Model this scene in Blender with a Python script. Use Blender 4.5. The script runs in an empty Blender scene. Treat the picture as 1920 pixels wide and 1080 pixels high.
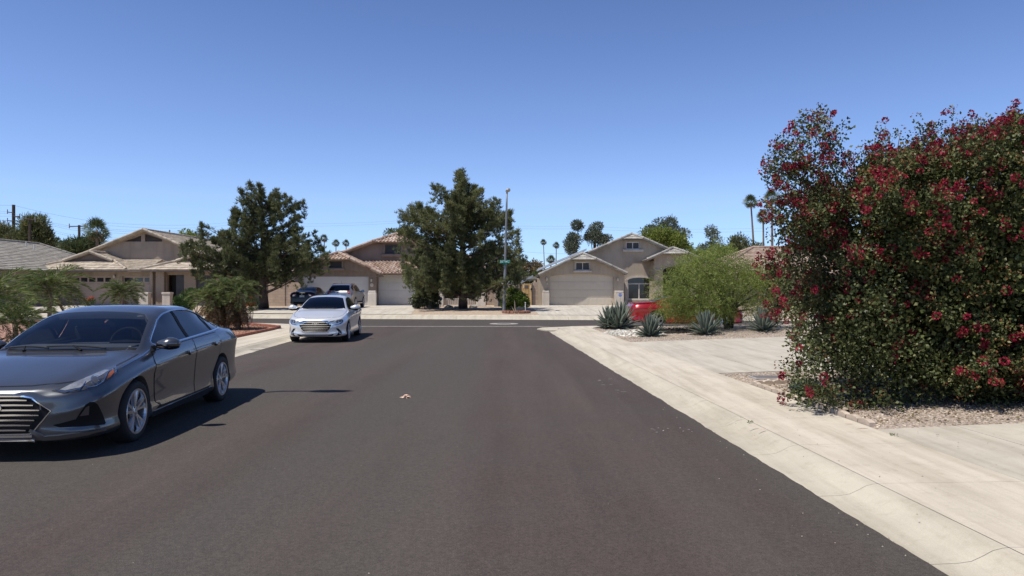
import bpy, bmesh, math, random
import numpy as np
from mathutils import Vector, Matrix
from mathutils.bvhtree import BVHTree
from mathutils.geometry import tessellate_polygon
random.seed(7)
RNG = np.random.default_rng(7)
SC = bpy.context.scene
COL = SC.collection
F = 1340.0          # focal length in photo pixels
H = 1.68            # eye height
PI = math.pi

# ---------------------------------------------------------------- pixel helpers (photo 1920x1080 -> world)
def P(px, py, d):
    return Vector(((px-960)/F*d, d, H-(py-540)/F*d))
def X(px, d): return (px-960)/F*d
def Z(py, d): return H-(py-540)/F*d
def G(px, py, z=0.0):
    d = (H-z)*F/(py-540)
    return Vector(((px-960)/F*d, d, z))
def zf(y):                                   # ground height of the lots across the cross street
    return .17+.17*min(1, max(0, (y-40.6)/5))
def GF(px, py):
    d = 45.0
    for i in range(30): d = (H-zf(d))*F/(py-540)
    return Vector(((px-960)/F*d, d, zf(d)))
SL = 0.0485
def S(off, y, z=0.0):                        # street coordinates: lateral offset, depth
    return Vector((off-SL*y, y, z))
def zr(off):                                 # ground height of the yards on the right side
    return .12+.035*min(9, max(0, off-4.4))

# ---------------------------------------------------------------- materials
MATS = {}
def nt(name):
    m = bpy.data.materials.new(name); m.use_nodes = True
    n = m.node_tree.nodes; l = m.node_tree.links
    n.clear()
    out = n.new('ShaderNodeOutputMaterial')
    return m, n, l, out
def ramp2(n, l, fac, c0, c1, p0=.3, p1=.7):
    r = n.new('ShaderNodeValToRGB')
    r.color_ramp.elements[0].position = p0; r.color_ramp.elements[1].position = p1
    r.color_ramp.elements[0].color = (*c0, 1); r.color_ramp.elements[1].color = (*c1, 1)
    l.new(fac, r.inputs[0]); return r.outputs[0]
def noise(n, l, vec, scale, detail=4, rough=.55):
    t = n.new('ShaderNodeTexNoise'); t.inputs['Scale'].default_value = scale
    t.inputs['Detail'].default_value = detail; t.inputs['Roughness'].default_value = rough
    if vec is not None: l.new(vec, t.inputs['Vector'])
    return t.outputs['Fac']
def mapping(n, l, vec, scale, rotz=0):
    mp = n.new('ShaderNodeMapping'); mp.inputs['Scale'].default_value = scale
    mp.inputs['Rotation'].default_value = (0, 0, rotz)
    l.new(vec, mp.inputs['Vector']); return mp.outputs[0]
def mixc(n, l, fac, a, b, mode='MIX'):
    m = n.new('ShaderNodeMix'); m.data_type = 'RGBA'; m.blend_type = mode
    if isinstance(fac, (int, float)): m.inputs[0].default_value = fac
    else: l.new(fac, m.inputs[0])
    for i, v in ((6, a), (7, b)):
        if isinstance(v, tuple): m.inputs[i].default_value = (*v, 1)
        else: l.new(v, m.inputs[i])
    return m.outputs[2]
def coords(n):
    return n.new('ShaderNodeTexCoord').outputs['Object']
def bump(n, l, h, strength, dist=.01):
    b = n.new('ShaderNodeBump'); b.inputs['Strength'].default_value = strength
    b.inputs['Distance'].default_value = dist; l.new(h, b.inputs['Height'])
    return b.outputs[0]
def mat(name, col, rough=.6, metal=0, var=.12, vs=3.0, bmp=0, bs=60, bd=.01, coat=0, spec=.5, fine=0, fs=90):
    """plain surface with two octaves of tone variation and an optional bump"""
    if name in MATS: return MATS[name]
    m, n, l, out = nt(name)
    b = n.new('ShaderNodeBsdfPrincipled'); l.new(b.outputs[0], out.inputs[0])
    co = coords(n)
    c0 = tuple(max(0, c*(1-var)) for c in col); c1 = tuple(min(1, c*(1+var)) for c in col)
    c = ramp2(n, l, noise(n, l, co, vs), c0, c1)
    if fine:
        d0 = tuple(1-fine for _ in range(3)); d1 = (1, 1, 1)
        c = mixc(n, l, 1.0, c, ramp2(n, l, noise(n, l, co, fs, 2), d0, d1), 'MULTIPLY')
    l.new(c, b.inputs['Base Color'])
    b.inputs['Roughness'].default_value = rough; b.inputs['Metallic'].default_value = metal
    b.inputs['Specular IOR Level'].default_value = spec
    if coat:
        b.inputs['Coat Weight'].default_value = coat; b.inputs['Coat Roughness'].default_value = .015
    if bmp: l.new(bump(n, l, noise(n, l, co, bs, 3), bmp, bd), b.inputs['Normal'])
    MATS[name] = m; return m
def mat_leaf(name, c0, c1, c2=None, trans=.25, rough=.5, gloss=.06):
    """leaf material: each leaf (mesh island) has its own tone"""
    if name in MATS: return MATS[name]
    m, n, l, out = nt(name)
    g = n.new('ShaderNodeNewGeometry')
    r = n.new('ShaderNodeValToRGB')
    r.color_ramp.elements[0].color = (*c0, 1); r.color_ramp.elements[1].color = (*c1, 1)
    if c2:
        e = r.color_ramp.elements.new(.86); e.color = (*c1, 1)
        r.color_ramp.elements[2].color = (*c2, 1)
        r.color_ramp.elements[1].position = .86; r.color_ramp.elements[2].position = .97
    l.new(g.outputs['Random Per Island'], r.inputs[0])
    big = ramp2(n, l, noise(n, l, coords(n), .9, 2), (.72, .74, .7), (1.15, 1.12, 1.05), .35, .65)
    c = mixc(n, l, 1.0, r.outputs[0], big, 'MULTIPLY')
    d = n.new('ShaderNodeBsdfPrincipled'); l.new(c, d.inputs['Base Color'])
    d.inputs['Roughness'].default_value = rough; d.inputs['Specular IOR Level'].default_value = gloss*5
    t = n.new('ShaderNodeBsdfTranslucent'); l.new(c, t.inputs['Color'])
    mx = n.new('ShaderNodeMixShader'); mx.inputs[0].default_value = trans
    l.new(d.outputs[0], mx.inputs[1]); l.new(t.outputs[0], mx.inputs[2]); l.new(mx.outputs[0], out.inputs[0])
    MATS[name] = m; return m
def mat_glass(name, tint, ior=1.5, rough=.01):
    if name in MATS: return MATS[name]
    m, n, l, out = nt(name)
    t = n.new('ShaderNodeBsdfTransparent'); t.inputs[0].default_value = (*tint, 1)
    g = n.new('ShaderNodeBsdfGlossy'); g.inputs['Roughness'].default_value = rough
    g.inputs['Color'].default_value = (.95, .97, 1, 1)
    fr = n.new('ShaderNodeFresnel'); fr.inputs[0].default_value = ior
    mx = n.new('ShaderNodeMixShader')
    l.new(fr.outputs[0], mx.inputs[0]); l.new(t.outputs[0], mx.inputs[1]); l.new(g.outputs[0], mx.inputs[2])
    l.new(mx.outputs[0], out.inputs[0])
    MATS[name] = m; return m

# ---------------------------------------------------------------- object helpers
def thing(name, label, cat, loc=(0, 0, 0), rotz=0, group=None):
    o = bpy.data.objects.new(name, None); COL.objects.link(o)
    o.empty_display_size = .2
    o.location = loc; o.rotation_euler = (0, 0, rotz)
    o['label'] = label; o['category'] = cat
    if group: o['group'] = group
    return o
def tag(o, label, cat, group=None):
    o['label'] = label; o['category'] = cat
    if group: o['group'] = group
    return o
def struct(o, kind='structure'):
    o['kind'] = kind; return o
def link(name, me, mats, parent=None, world=True, smooth=False, label=None):
    o = bpy.data.objects.new(name, me); COL.objects.link(o)
    if not isinstance(mats, (list, tuple)): mats = [mats]
    for m in mats: me.materials.append(m)
    if smooth: me.polygons.foreach_set('use_smooth', [True]*len(me.polygons))
    if parent is not None:
        o.parent = parent
        if world:
            off = Vector((0, 0, 0)); q = parent
            while q is not None: off += Vector(q.location); q = q.parent
            o.location = -off
    if label: o['label'] = label
    return o
def copy_tree(o, parent=None):
    c = o.copy(); COL.objects.link(c)
    if parent is not None: c.parent = parent
    for ch in list(o.children): copy_tree(ch, c)
    return c

class MB:
    """collects faces of one mesh"""
    def __init__(s): s.v = []; s.f = []; s.mi = []
    def add(s, vs, fs, mi=0):
        b = len(s.v); s.v += [tuple(v) for v in vs]
        for f in fs: s.f.append([b+i for i in f]); s.mi.append(mi)
        return s
    def quad(s, a, b, c, d, mi=0): return s.add([a, b, c, d], [(0, 1, 2, 3)], mi)
    def poly(s, pts, mi=0): return s.add(pts, [list(range(len(pts)))], mi)
    def box(s, c, size, rotz=0, mi=0, M=None, bev=0):
        hx, hy, hz = size[0]/2, size[1]/2, size[2]/2
        if bev: return s.rbox(c, size, bev, rotz, mi)
        vs = []
        cr, sr = math.cos(rotz), math.sin(rotz)
        for z in (-hz, hz):
            for x, y in ((-hx, -hy), (hx, -hy), (hx, hy), (-hx, hy)):
                v = Vector((c[0]+x*cr-y*sr, c[1]+x*sr+y*cr, c[2]+z))
                vs.append(M @ v if M else v)
        return s.add(vs, [(3, 2, 1, 0), (4, 5, 6, 7), (0, 1, 5, 4), (1, 2, 6, 5), (2, 3, 7, 6), (3, 0, 4, 7)], mi)
    def rbox(s, c, size, bev, rotz=0, mi=0):
        bm = bmesh.new(); bmesh.ops.create_cube(bm, size=1)
        bmesh.ops.scale(bm, vec=size, verts=bm.verts)
        bmesh.ops.bevel(bm, geom=bm.edges[:], offset=bev, segments=2, affect='EDGES', profile=.5)
        R = Matrix.Translation(c) @ Matrix.Rotation(rotz, 4, 'Z')
        bm.verts.ensure_lookup_table()
        s.add([R @ v.co for v in bm.verts], [[v.index for v in f.verts] for f in bm.faces], mi); bm.free(); return s
    def bx(s, x0, x1, y0, y1, z0, z1, mi=0):
        return s.box(((x0+x1)/2, (y0+y1)/2, (z0+z1)/2), (abs(x1-x0), abs(y1-y0), abs(z1-z0)), mi=mi)
    def prism(s, pts, vec, mi=0):
        """extrude a planar polygon (list of 3D points) along vec"""
        vec = Vector(vec); n = len(pts); pts = [Vector(p) for p in pts]
        vs = pts+[p+vec for p in pts]
        fs = [list(range(n))[::-1], list(range(n, 2*n))]+[(i, (i+1) % n, n+(i+1) % n, n+i) for i in range(n)]
        return s.add(vs, fs, mi)
    def tube(s, pts, radii, seg=8, cap=True, mi=0):
        pts = [Vector(p) for p in pts]
        if not isinstance(radii, (list, tuple)): radii = [radii]*len(pts)
        rings = []; vs = []
        ref = Vector((0, 0, 1))
        for i, p in enumerate(pts):
            t = (pts[min(i+1, len(pts)-1)]-pts[max(i-1, 0)]).normalized()
            a = ref if abs(t.dot(ref)) < .95 else Vector((1, 0, 0))
            u = t.cross(a).normalized(); w = u.cross(t).normalized()
            for k in range(seg):
                an = 2*PI*k/seg
                vs.append(p+(u*math.cos(an)+w*math.sin(an))*radii[i])
        fs = []
        for i in range(len(pts)-1):
            for k in range(seg):
                fs.append((i*seg+k, i*seg+(k+1) % seg, (i+1)*seg+(k+1) % seg, (i+1)*seg+k))
        if cap: fs += [list(range(seg))[::-1], list(range((len(pts)-1)*seg, len(pts)*seg))]
        return s.add(vs, fs, mi)
    def lathe(s, prof, c=(0, 0, 0), axis='Z', seg=32, mi=0):
        """prof: list of (r, h) revolved round axis"""
        vs = []; n = len(prof)
        for k in range(seg):
            a = 2*PI*k/seg; ca, sa = math.cos(a), math.sin(a)
            for r, h in prof:
                p = {'Z': (r*ca, r*sa, h), 'Y': (r*ca, h, r*sa), 'X': (h, r*ca, r*sa)}[axis]
                vs.append((c[0]+p[0], c[1]+p[1], c[2]+p[2]))
        fs = [(k*n+i, ((k+1) % seg)*n+i, ((k+1) % seg)*n+i+1, k*n+i+1) for k in range(seg) for i in range(n-1)]
        return s.add(vs, fs, mi)
    def mesh(s, name='m'):
        me = bpy.data.meshes.new(name)
        me.from_pydata(s.v, [], s.f); me.update()
        if any(s.mi): me.polygons.foreach_set('material_index', s.mi)
        return me
    def build(s, name, mats, parent=None, world=True, smooth=False, fix=True, label=None):
        me = s.mesh(name)
        if fix:
            bm = bmesh.new(); bm.from_mesh(me); bmesh.ops.recalc_face_normals(bm, faces=bm.faces); bm.to_mesh(me); bm.free()
        return link(name, me, mats, parent, world, smooth, label)
def tess(pts2, holes=()):
    """triangulate a 2D polygon with holes -> verts, tris"""
    loops = [[Vector((p[0], p[1], 0)) for p in pts2]]+[[Vector((p[0], p[1], 0)) for p in h] for h in holes]
    flat = [p for lp in loops for p in lp]
    return [(p.x, p.y) for p in flat], tessellate_polygon(loops), loops
def sheet(name, pts, z, m, parent=None, thick=0):
    """flat polygon; z a number or a function of (x,y)"""
    zz = z if callable(z) else (lambda x, y: z)
    vs, tr, _ = tess(pts)
    mb = MB()
    mb.add([(p[0], p[1], zz(*p)) for p in vs], tr)
    o = mb.build(name, m, parent, fix=False)
    me = o.data
    if me.polygons and me.polygons[0].normal.z < 0: me.flip_normals()
    return o
def np_mesh(name, V, FA):
    """V (n,3) float, FA (m,k) int -> mesh"""
    me = bpy.data.meshes.new(name)
    m, k = FA.shape
    me.vertices.add(len(V)); me.vertices.foreach_set('co', np.ascontiguousarray(V, dtype=np.float32).ravel())
    me.loops.add(m*k); me.loops.foreach_set('vertex_index', np.ascontiguousarray(FA, dtype=np.int32).ravel())
    me.polygons.add(m); me.polygons.foreach_set('loop_start', np.arange(0, m*k, k, dtype=np.int32))
    me.polygons.foreach_set('loop_total', np.full(m, k, dtype=np.int32))
    me.update(calc_edges=True); me.validate(); return me
def unit(a):
    return a/np.maximum(1e-9, np.linalg.norm(a, axis=-1, keepdims=True))
def rand_dir(n):
    return unit(RNG.normal(size=(n, 3)))
def leaf_arrays(pos, dirv, L, W, roll=None, diamond=True, fold=.0):
    """one quad per leaf, base at pos, pointing along dirv"""
    n = len(pos); d = unit(dirv)
    a = roll if roll is not None else rand_dir(n)
    w = unit(np.cross(d, a)); nn = unit(np.cross(w, d))
    L = np.broadcast_to(np.asarray(L, float).reshape(-1, 1), (n, 1)); W = np.broadcast_to(np.asarray(W, float).reshape(-1, 1), (n, 1))
    if diamond:
        v0 = pos; v1 = pos+d*L*.45+w*W*.5+nn*fold*W; v2 = pos+d*L; v3 = pos+d*L*.45-w*W*.5+nn*fold*W
    else:
        v0 = pos-w*W*.5; v1 = pos+w*W*.5; v2 = pos+d*L+w*W*.25; v3 = pos+d*L-w*W*.25
    V = np.stack([v0, v1, v2, v3], axis=1).reshape(-1, 3)
    FA = np.arange(4*n).reshape(n, 4)
    return V, FA
# ================================================================= CARS
def pchip(xs, ys, xq):
    xs = np.asarray(xs, float); ys = np.asarray(ys, float); xq = np.asarray(xq, float)
    h = np.diff(xs); dl = np.diff(ys)/h
    m = np.zeros_like(ys)
    for i in range(1, len(xs)-1):
        if dl[i-1]*dl[i] > 0:
            w1 = 2*h[i]+h[i-1]; w2 = h[i]+2*h[i-1]
            m[i] = (w1+w2)/(w1/dl[i-1]+w2/dl[i])
    m[0] = dl[0]; m[-1] = dl[-1]
    k = np.clip(np.searchsorted(xs, xq)-1, 0, len(xs)-2)
    t = (xq-xs[k])/h[k]
    return ((2*t**3-3*t**2+1)*ys[k]+(t**3-2*t**2+t)*h[k]*m[k]+(-2*t**3+3*t**2)*ys[k+1]+(t**3-t**2)*h[k]*m[k+1])

class Body:
    def __init__(s, sp, step=.05, nsec=34):
        s.sp = sp; s.L = sp['L']
        st = np.array(sp['s'])
        q = np.unique(np.round(np.concatenate([np.arange(.3, s.L-.3, step), np.linspace(0, .3, 13)**1.0, s.L-np.linspace(0, .3, 11), st]), 4))
        q = q[(q >= 0) & (q <= s.L)]
        s.q = q
        par = {k: pchip(st, sp[k], q) for k in ('zt', 'w', 'zb', 'zs', 'wb', 'wr', 'dr')}
        bm = bmesh.new(); rings = []
        for i, ss in enumerate(q):
            zt, w, zb, zs, wb, wr, dr = [par[k][i] for k in ('zt', 'w', 'zb', 'zs', 'wb', 'wr', 'dr')]
            zc = zs-.155                                    # character line
            hgt = zc-zb
            pts = [(0, zb), (.8*w, zb), (w-.05, zb+.02), (w-.012, zb+.09), (w-.034, zb+.30*hgt+.05), (w-.022, zb+.78*hgt),
                   (w, zc), (w-.022, zc+.05), (wb+.02, zs-.02), (wb, zs), (wr+(wb-wr)*.45, zs+(zt-dr-zs)*.52), (wr, zt-dr), (wr*.86, zt-dr*.42), (wr*.5, zt-dr*.1), (0, zt)]
            pts = np.array(pts)
            d = np.concatenate([[0], np.cumsum(np.maximum(1e-4, np.linalg.norm(np.diff(pts, axis=0), axis=1)))])
            t = np.unique(np.concatenate([d, *[np.linspace(d[j], d[j+1], 4)[1:-1] for j in range(len(d)-1)]])) if len(q) else d
            t = np.concatenate([np.linspace(d[j], d[j+1], 4)[:-1] for j in range(len(d)-1)]+[[d[-1]]])
            yy = pchip(d, pts[:, 0], t); zz = pchip(d, pts[:, 1], t)
            x = s.L/2-ss
            ring = [bm.verts.new((x, yy[j], zz[j])) for j in range(len(t))]
            ring += [bm.verts.new((x, -yy[j], zz[j])) for j in range(len(t)-2, 0, -1)]
            rings.append(ring)
        n = len(rings[0])
        for a, b in zip(rings, rings[1:]):
            for j in range(n): bm.faces.new((a[j], a[(j+1) % n], b[(j+1) % n], b[j]))
        bm.faces.new(rings[0][::-1]); bm.faces.new(rings[-1])
        bmesh.ops.recalc_face_normals(bm, faces=bm.faces)
        for f in bm.faces: f.smooth = True
        s.bm = bm; s.bvh = BVHTree.FromBMesh(bm)
        s.par = par
    def val(s, k, ss): return float(np.interp(ss, s.q, s.par[k]))

class Car:
    """body surface + the pieces laid on it; everything in the car's own frame (x forward, y left, z up)"""
    def __init__(s, root, body, paint, M):
        s.root, s.b, s.paint, s.M = root, body, paint, M
        s.Mi = M.inverted(); s.eye = s.Mi @ Vector((0, 0, H))
    def ray(s, view, u, v):
        L = s.b.L
        if view == 'L': o, d = Vector((L/2-u, 3, v)), Vector((0, -1, 0))
        elif view == 'F': o, d = Vector((5, u, v)), Vector((-1, 0, 0))
        elif view == 'B': o, d = Vector((-5, u, v)), Vector((1, 0, 0))
        elif view == 'T': o, d = Vector((L/2-u, v, 3)), Vector((0, 0, -1))
        else:                                            # 'C': photo pixels, seen from the photographer
            w = s.M.to_3x3().inverted() @ Vector(((u-960)/F, 1, -(v-540)/F)); o, d = s.eye, w.normalized()
        h = s.b.bvh.ray_cast(o, d)
        if h[0] is None:
            # slide to the nearest point of the surface
            t = max(0, (Vector((0, 0, .6))-o).dot(d)); p = o+d*t
            h = s.b.bvh.find_nearest(p if view == 'C' else o+d*(2.3 if view == 'L' else 2.9))
        return h[0], h[1]
    def patch(s, mb, poly, view, off=.003, res=None, solid=0, mirror=True, mi=0):
        res = res or (6.0 if view == 'C' else .05)
        bm = bmesh.new()
        f = bm.faces.new([bm.verts.new((p[0], p[1], 0)) for p in poly])
        us = [p[0] for p in poly]; vs = [p[1] for p in poly]
        for ax, lo, hi in ((0, min(us), max(us)), (1, min(vs), max(vs))):
            k = math.floor(lo/res)+1
            while k*res < hi:
                co = Vector((0, 0, 0)); co[ax] = k*res; no = Vector((0, 0, 0)); no[ax] = 1
                bmesh.ops.bisect_plane(bm, geom=bm.verts[:]+bm.edges[:]+bm.faces[:], plane_co=co, plane_no=no); k += 1
        bm.verts.index_update()
        base = []; top = []
        for v in bm.verts:
            p, n = s.ray(view, v.co.x, v.co.y)
            top.append(p+n*(off+solid)); base.append(p+n*(-.004))
        faces = [[v.index for v in f.verts] for f in bm.faces]
        if solid:
            nv = len(top); ed = [e for e in bm.edges if len(e.link_faces) == 1]
            for e in ed:
                a, b = e.verts[0].index, e.verts[1].index
                faces.append([a, b, b+nv, a+nv])
            top = top+base
        bm.free()
        mb.add(top, faces, mi)
        if mirror: mb.add([(p[0], -p[1], p[2]) for p in top], [f[::-1] for f in faces], mi)
        return mb
    def put(s, name, mb, m, parent=None, smooth=True, fix=True, label=None):
        ys = [[mb.v[i][1] for i in f] for f in mb.f]
        L_ = [k for k, y in enumerate(ys) if min(y) > .02]; R_ = [k for k, y in enumerate(ys) if max(y) < -.02]
        if L_ and R_ and len(L_)+len(R_) == len(ys):         # a left and a right piece: two parts
            o = None
            for ks in (L_, R_):
                q = MB(); q.v = mb.v; q.f = [mb.f[k] for k in ks]; q.mi = [0]*len(ks)
                used = sorted({i for f in q.f for i in f}); mp = {i: j for j, i in enumerate(used)}
                q.v = [mb.v[i] for i in used]; q.f = [[mp[i] for i in f] for f in q.f]
                o = s.put1(name, q, m, parent, smooth, fix, label)
            return o
        return s.put1(name, mb, m, parent, smooth, fix, label)
    def put1(s, name, mb, m, parent=None, smooth=True, fix=True, label=None):
        o = mb.build(name, m, parent or s.root, world=False, smooth=False, fix=fix, label=label)
        if smooth:
            me = o.data
            me.polygons.foreach_set('use_smooth', [True]*len(me.polygons))
            me.set_sharp_from_angle(angle=math.radians(38))
        return o
def strip(pts, w):
    """polyline -> thin polygon of width w (2D)"""
    L, R = [], []
    for i, p in enumerate(pts):
        a = Vector(pts[max(0, i-1)]); b = Vector(pts[min(len(pts)-1, i+1)])
        t = (b-a).normalized(); n = Vector((-t.y, t.x))
        ww = w[i] if isinstance(w, (list, tuple)) else w
        L.append(tuple(Vector(p)+n*ww/2)); R.append(tuple(Vector(p)-n*ww/2))
    return L+R[::-1]
def dens(pts, closed=True, n=3):
    """smooth a polygon a little (Chaikin)"""
    for _ in range(n):
        out = []
        m = len(pts)
        for i in range(m if closed else m-1):
            a, b = pts[i], pts[(i+1) % m]
            out += [(a[0]*.75+b[0]*.25, a[1]*.75+b[1]*.25), (a[0]*.25+b[0]*.75, a[1]*.25+b[1]*.75)]
        pts = out
    return pts
def cutter(mb):
    bm = bmesh.new(); me = mb.mesh('cut'); bm.from_mesh(me)
    bmesh.ops.remove_doubles(bm, verts=bm.verts, dist=1e-5)
    bmesh.ops.recalc_face_normals(bm, faces=bm.faces); bm.to_mesh(me); bm.free()
    o = bpy.data.objects.new('cut', me); COL.objects.link(o); return o
def carve(body, cutters, mats, name, parent):
    me = bpy.data.meshes.new('tmp'); body.bm.to_mesh(me)
    for m in mats: me.materials.append(m)
    o = bpy.data.objects.new('tmp', me); COL.objects.link(o)
    tmp = []
    for mb in cutters:
        c = cutter(mb); c.data.materials.append(mats[1]); tmp.append(c)
        md = o.modifiers.new('b', 'BOOLEAN'); md.operation = 'DIFFERENCE'; md.object = c; md.solver = 'EXACT'; md.material_mode = 'TRANSFER'
    bpy.context.view_layer.update()
    dg = bpy.context.evaluated_depsgraph_get()
    res = bpy.data.meshes.new_from_object(o.evaluated_get(dg)); res.name = name
    for t in tmp+[o]: bpy.data.objects.remove(t)
    r = bpy.data.objects.new(name, res); COL.objects.link(r); r.parent = parent
    res.polygons.foreach_set('use_smooth', [True]*len(res.polygons))
    res.set_sharp_from_angle(angle=math.radians(32))
    return r

M_TYRE = mat('tyre_rubber', (.012, .012, .013), .75, var=.2)
M_RIM = mat('wheel_alloy', (.52, .53, .55), .28, .9, var=.05)
M_RIMD = mat('wheel_dark_metal', (.05, .05, .055), .5, .5)  # dark metal of the brake discs
M_CHROME = mat('chrome_trim', (.75, .76, .78), .09, 1.0, var=.03)
M_BLACKPL = mat('black_trim', (.008, .008, .009), .55, var=.2, spec=.15)
M_INT = mat('cabin_lining', (.085, .088, .095), .8, var=.2)
M_SEAT = mat('grey_seat_cloth', (.19, .19, .195), .9, var=.15)
M_LAMP = mat('headlamp_reflector', (.40, .40, .385), .15, .6, var=.35, vs=14, coat=1)
M_LAMPD = mat('headlamp_dark', (.055, .055, .056), .1, .2, var=.3, coat=1)
M_AMBER = mat('amber_lens', (.22, .06, .014), .12, coat=1)
M_RED = mat('red_lens', (.26, .008, .010), .12, coat=1)
M_GLASS_W = mat_glass('windscreen_glass', (.66, .70, .74), 1.72)
M_GLASS_S = mat_glass('tinted_glass', (.10, .105, .115), 1.62)
M_GLASS_D = mat_glass('dark_tinted_glass', (.03, .032, .036), 1.6)
M_PLATE = mat('licence_plate', (.62, .62, .60), .5)

def wheel(car, s_, side, R, spokes=5, width=.215, yout=None, style='double'):
    """tyre and rim standing at station s_, outer face at yout"""
    L = car.b.L; x = L/2-s_; y1 = yout*side; sg = side
    rr = R*.71
    w = thing('wheel', '', '', (0, 0, 0)); del w['label']; del w['category']
    w.parent = car.root; w.location = (x, y1, R)
    t = MB().lathe([(rr-.005, -.012), (rr+.012, .0), (R-.045, .008), (R-.016, -.006), (R-.004, -.03), (R, -.06), (R, -width+.05), (R-.016, -width+.01), (R-.05, -width), (rr-.01, -width+.01)], axis='Y', seg=44)
    t.v = [(a, b*sg, c) for a, b, c in t.v]
    t.build('tyre', M_TYRE, w, world=False, smooth=True)
    r = MB()
    r.lathe([(rr+.012, -.004), (rr+.006, .004), (rr-.012, .002), (rr-.02, -.02), (rr-.03, -.11), (rr-.03, -width+.02)], axis='Y', seg=44)
    r.lathe([(0.0, -.010), (.026, -.011), (.030, -.016), (.062, -.024), (.075, -.05), (.06, -.10)], axis='Y', seg=24)
    for k in range(spokes):
        a0 = 2*PI*k/spokes+.3
        for da in ((-.17, .17) if style == 'double' else (0,)):
            def pt(rad, dw, dep, aa):
                c, s2 = math.cos(aa), math.sin(aa)
                return (rad*c-dw*s2, dep, rad*s2+dw*c)
            a_in = a0+da*.55; a_out = a0+da*(1.25 if style == 'double' else 1)
            for (wi, wo, di, do, bk) in ((.021, .027 if style == 'double' else .04, -.020, -.004, -.03),):
                vs = []
                for rad, dw, dp, aa in ((.045, wi, di, a_in), (rr-.012, wo, do, a_out)):
                    for sgn, back in ((-1, 1), (-.55, 0), (.55, 0), (1, 1)):
                        vs.append(pt(rad, dw*sgn, dp+(bk if back else 0), aa))
                r.add(vs, [(0, 1, 5, 4), (1, 2, 6, 5), (2, 3, 7, 6)])
    for k in range(5):
        a = 2*PI*k/5
        r.lathe([(0, -.014), (.009, -.014), (.01, -.03)], (.045*math.cos(a), 0, .045*math.sin(a)), 'Y', 8)
    r.v = [(a, b*sg, c) for a, b, c in r.v]
    r.build('rim', M_RIM, w, world=False, smooth=False)
    d = MB().lathe([(0, -.075), (rr*.78, -.075), (rr*.8, -.10), (0, -.12)], axis='Y', seg=32)
    d.v = [(a, b*sg, c) for a, b, c in d.v]
    d.build('brake_disc', M_RIMD, w, world=False)
    return w

def arches(car, sf, sr, R):
    mb = MB()
    for s_ in (sf, sr):
        for sg in (1, -1):
            x = car.b.L/2-s_
            n = 40; vs = []
            for yy in (.56*sg, 1.3*sg):
                for k in range(n):
                    a = 2*PI*k/n; vs.append((x+R*math.cos(a), yy, R*.92+R*math.sin(a)))
            mb.add(vs, [list(range(n)), list(range(n, 2*n))[::-1]]+[(k, (k+1) % n, n+(k+1) % n, n+k) for k in range(n)])
    return mb
def side_prism(car, poly):
    L = car.b.L
    return MB().prism([(L/2-u, -1.6, v) for u, v in poly], (0, 3.2, 0))
def top_prism(car, poly, z0):
    L = car.b.L
    return MB().prism([(L/2-u, v, z0) for u, v in poly], (0, 0, 2.4-z0))
def ell(c, r, seg=20, M=None, cut=None):
    bm = bmesh.new(); bmesh.ops.create_uvsphere(bm, u_segments=seg, v_segments=seg//2, radius=1)
    vs = []
    for v in bm.verts:
        p = Vector((v.co.x*r[0], v.co.y*r[1], v.co.z*r[2]))
        if cut: p = cut(p)
        if M: p = M @ p
        vs.append(Vector(c)+p)
    fs = [[v.index for v in f.verts] for f in bm.faces]; bm.free(); return vs, fs
def mirror_parts(car, s_, y, z, size, m, parent=None):
    for sg in (1, -1):
        mb = MB(); x = car.b.L/2-s_
        def cut(p):
            if p.x < 0: p.x *= .45                       # flat glass side to the rear
            if p.y < 0: p.z *= .72+.0*p.y; p.x *= .9
            return p
        v, f = ell((x, (y+size[1]*.8), z), size, 20, cut=cut)
        mb.add(v, f)
        mb.v = [(a, b*sg, c) for a, b, c in mb.v]
        o = car.put('mirror', mb, m)
        st = MB().add([(x-.02, (y-.08), z-.065), (x+.06, (y-.08), z-.065), (x+.05, y+.1, z-.04), (x-.02, y+.1, z-.04), (x-.02, (y-.08), z-.03), (x+.06, (y-.08), z-.03), (x+.05, y+.1, z-.012), (x-.02, y+.1, z-.012)],
                      [(0, 1, 2, 3), (7, 6, 5, 4), (0, 4, 5, 1), (1, 5, 6, 2), (2, 6, 7, 3), (3, 7, 4, 0)])
        # a slim dark skirt under the shell
        v, f = ell((x+.005, (y+size[1]*.78), z-size[2]*.55), (size[0]*.92, size[1]*.94, size[2]*.5), 16, cut=cut); st.add(v, f)
        st.v = [(a, b*sg, c) for a, b, c in st.v]
        car.put('mirror_base', st, M_BLACKPL, o)
        gl = MB().add([(x-size[0]*.455, (y+size[1]*(.8+cy))*sg, z+size[2]*cz) for cy, cz in ((-.7, -.45), (.7, -.5), (.8, .3), (-.5, .5))], [(0, 1, 2, 3)])
        car.put('mirror_glass', gl, M_CHROME, o, smooth=False)
def handle(car, s_, z, parent, w=.17):
    mb = MB()
    car.patch(mb, dens([(s_-w/2, z-.014), (s_+w/2, z-.018), (s_+w/2, z+.020), (s_-w/2, z+.018)], n=2), 'L', .012, .04, solid=.022, mirror=False)
    car.put('handle', mb, car.paint, parent)
    mb = MB()
    car.patch(mb, dens([(s_-.05, z-.034), (s_+.05, z-.034), (s_+.05, z+.0), (s_-.05, z+.0)], n=2), 'L', .006, .05, mirror=False)
    car.put('handle_recess', mb, M_BLACKPL, parent)
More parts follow.
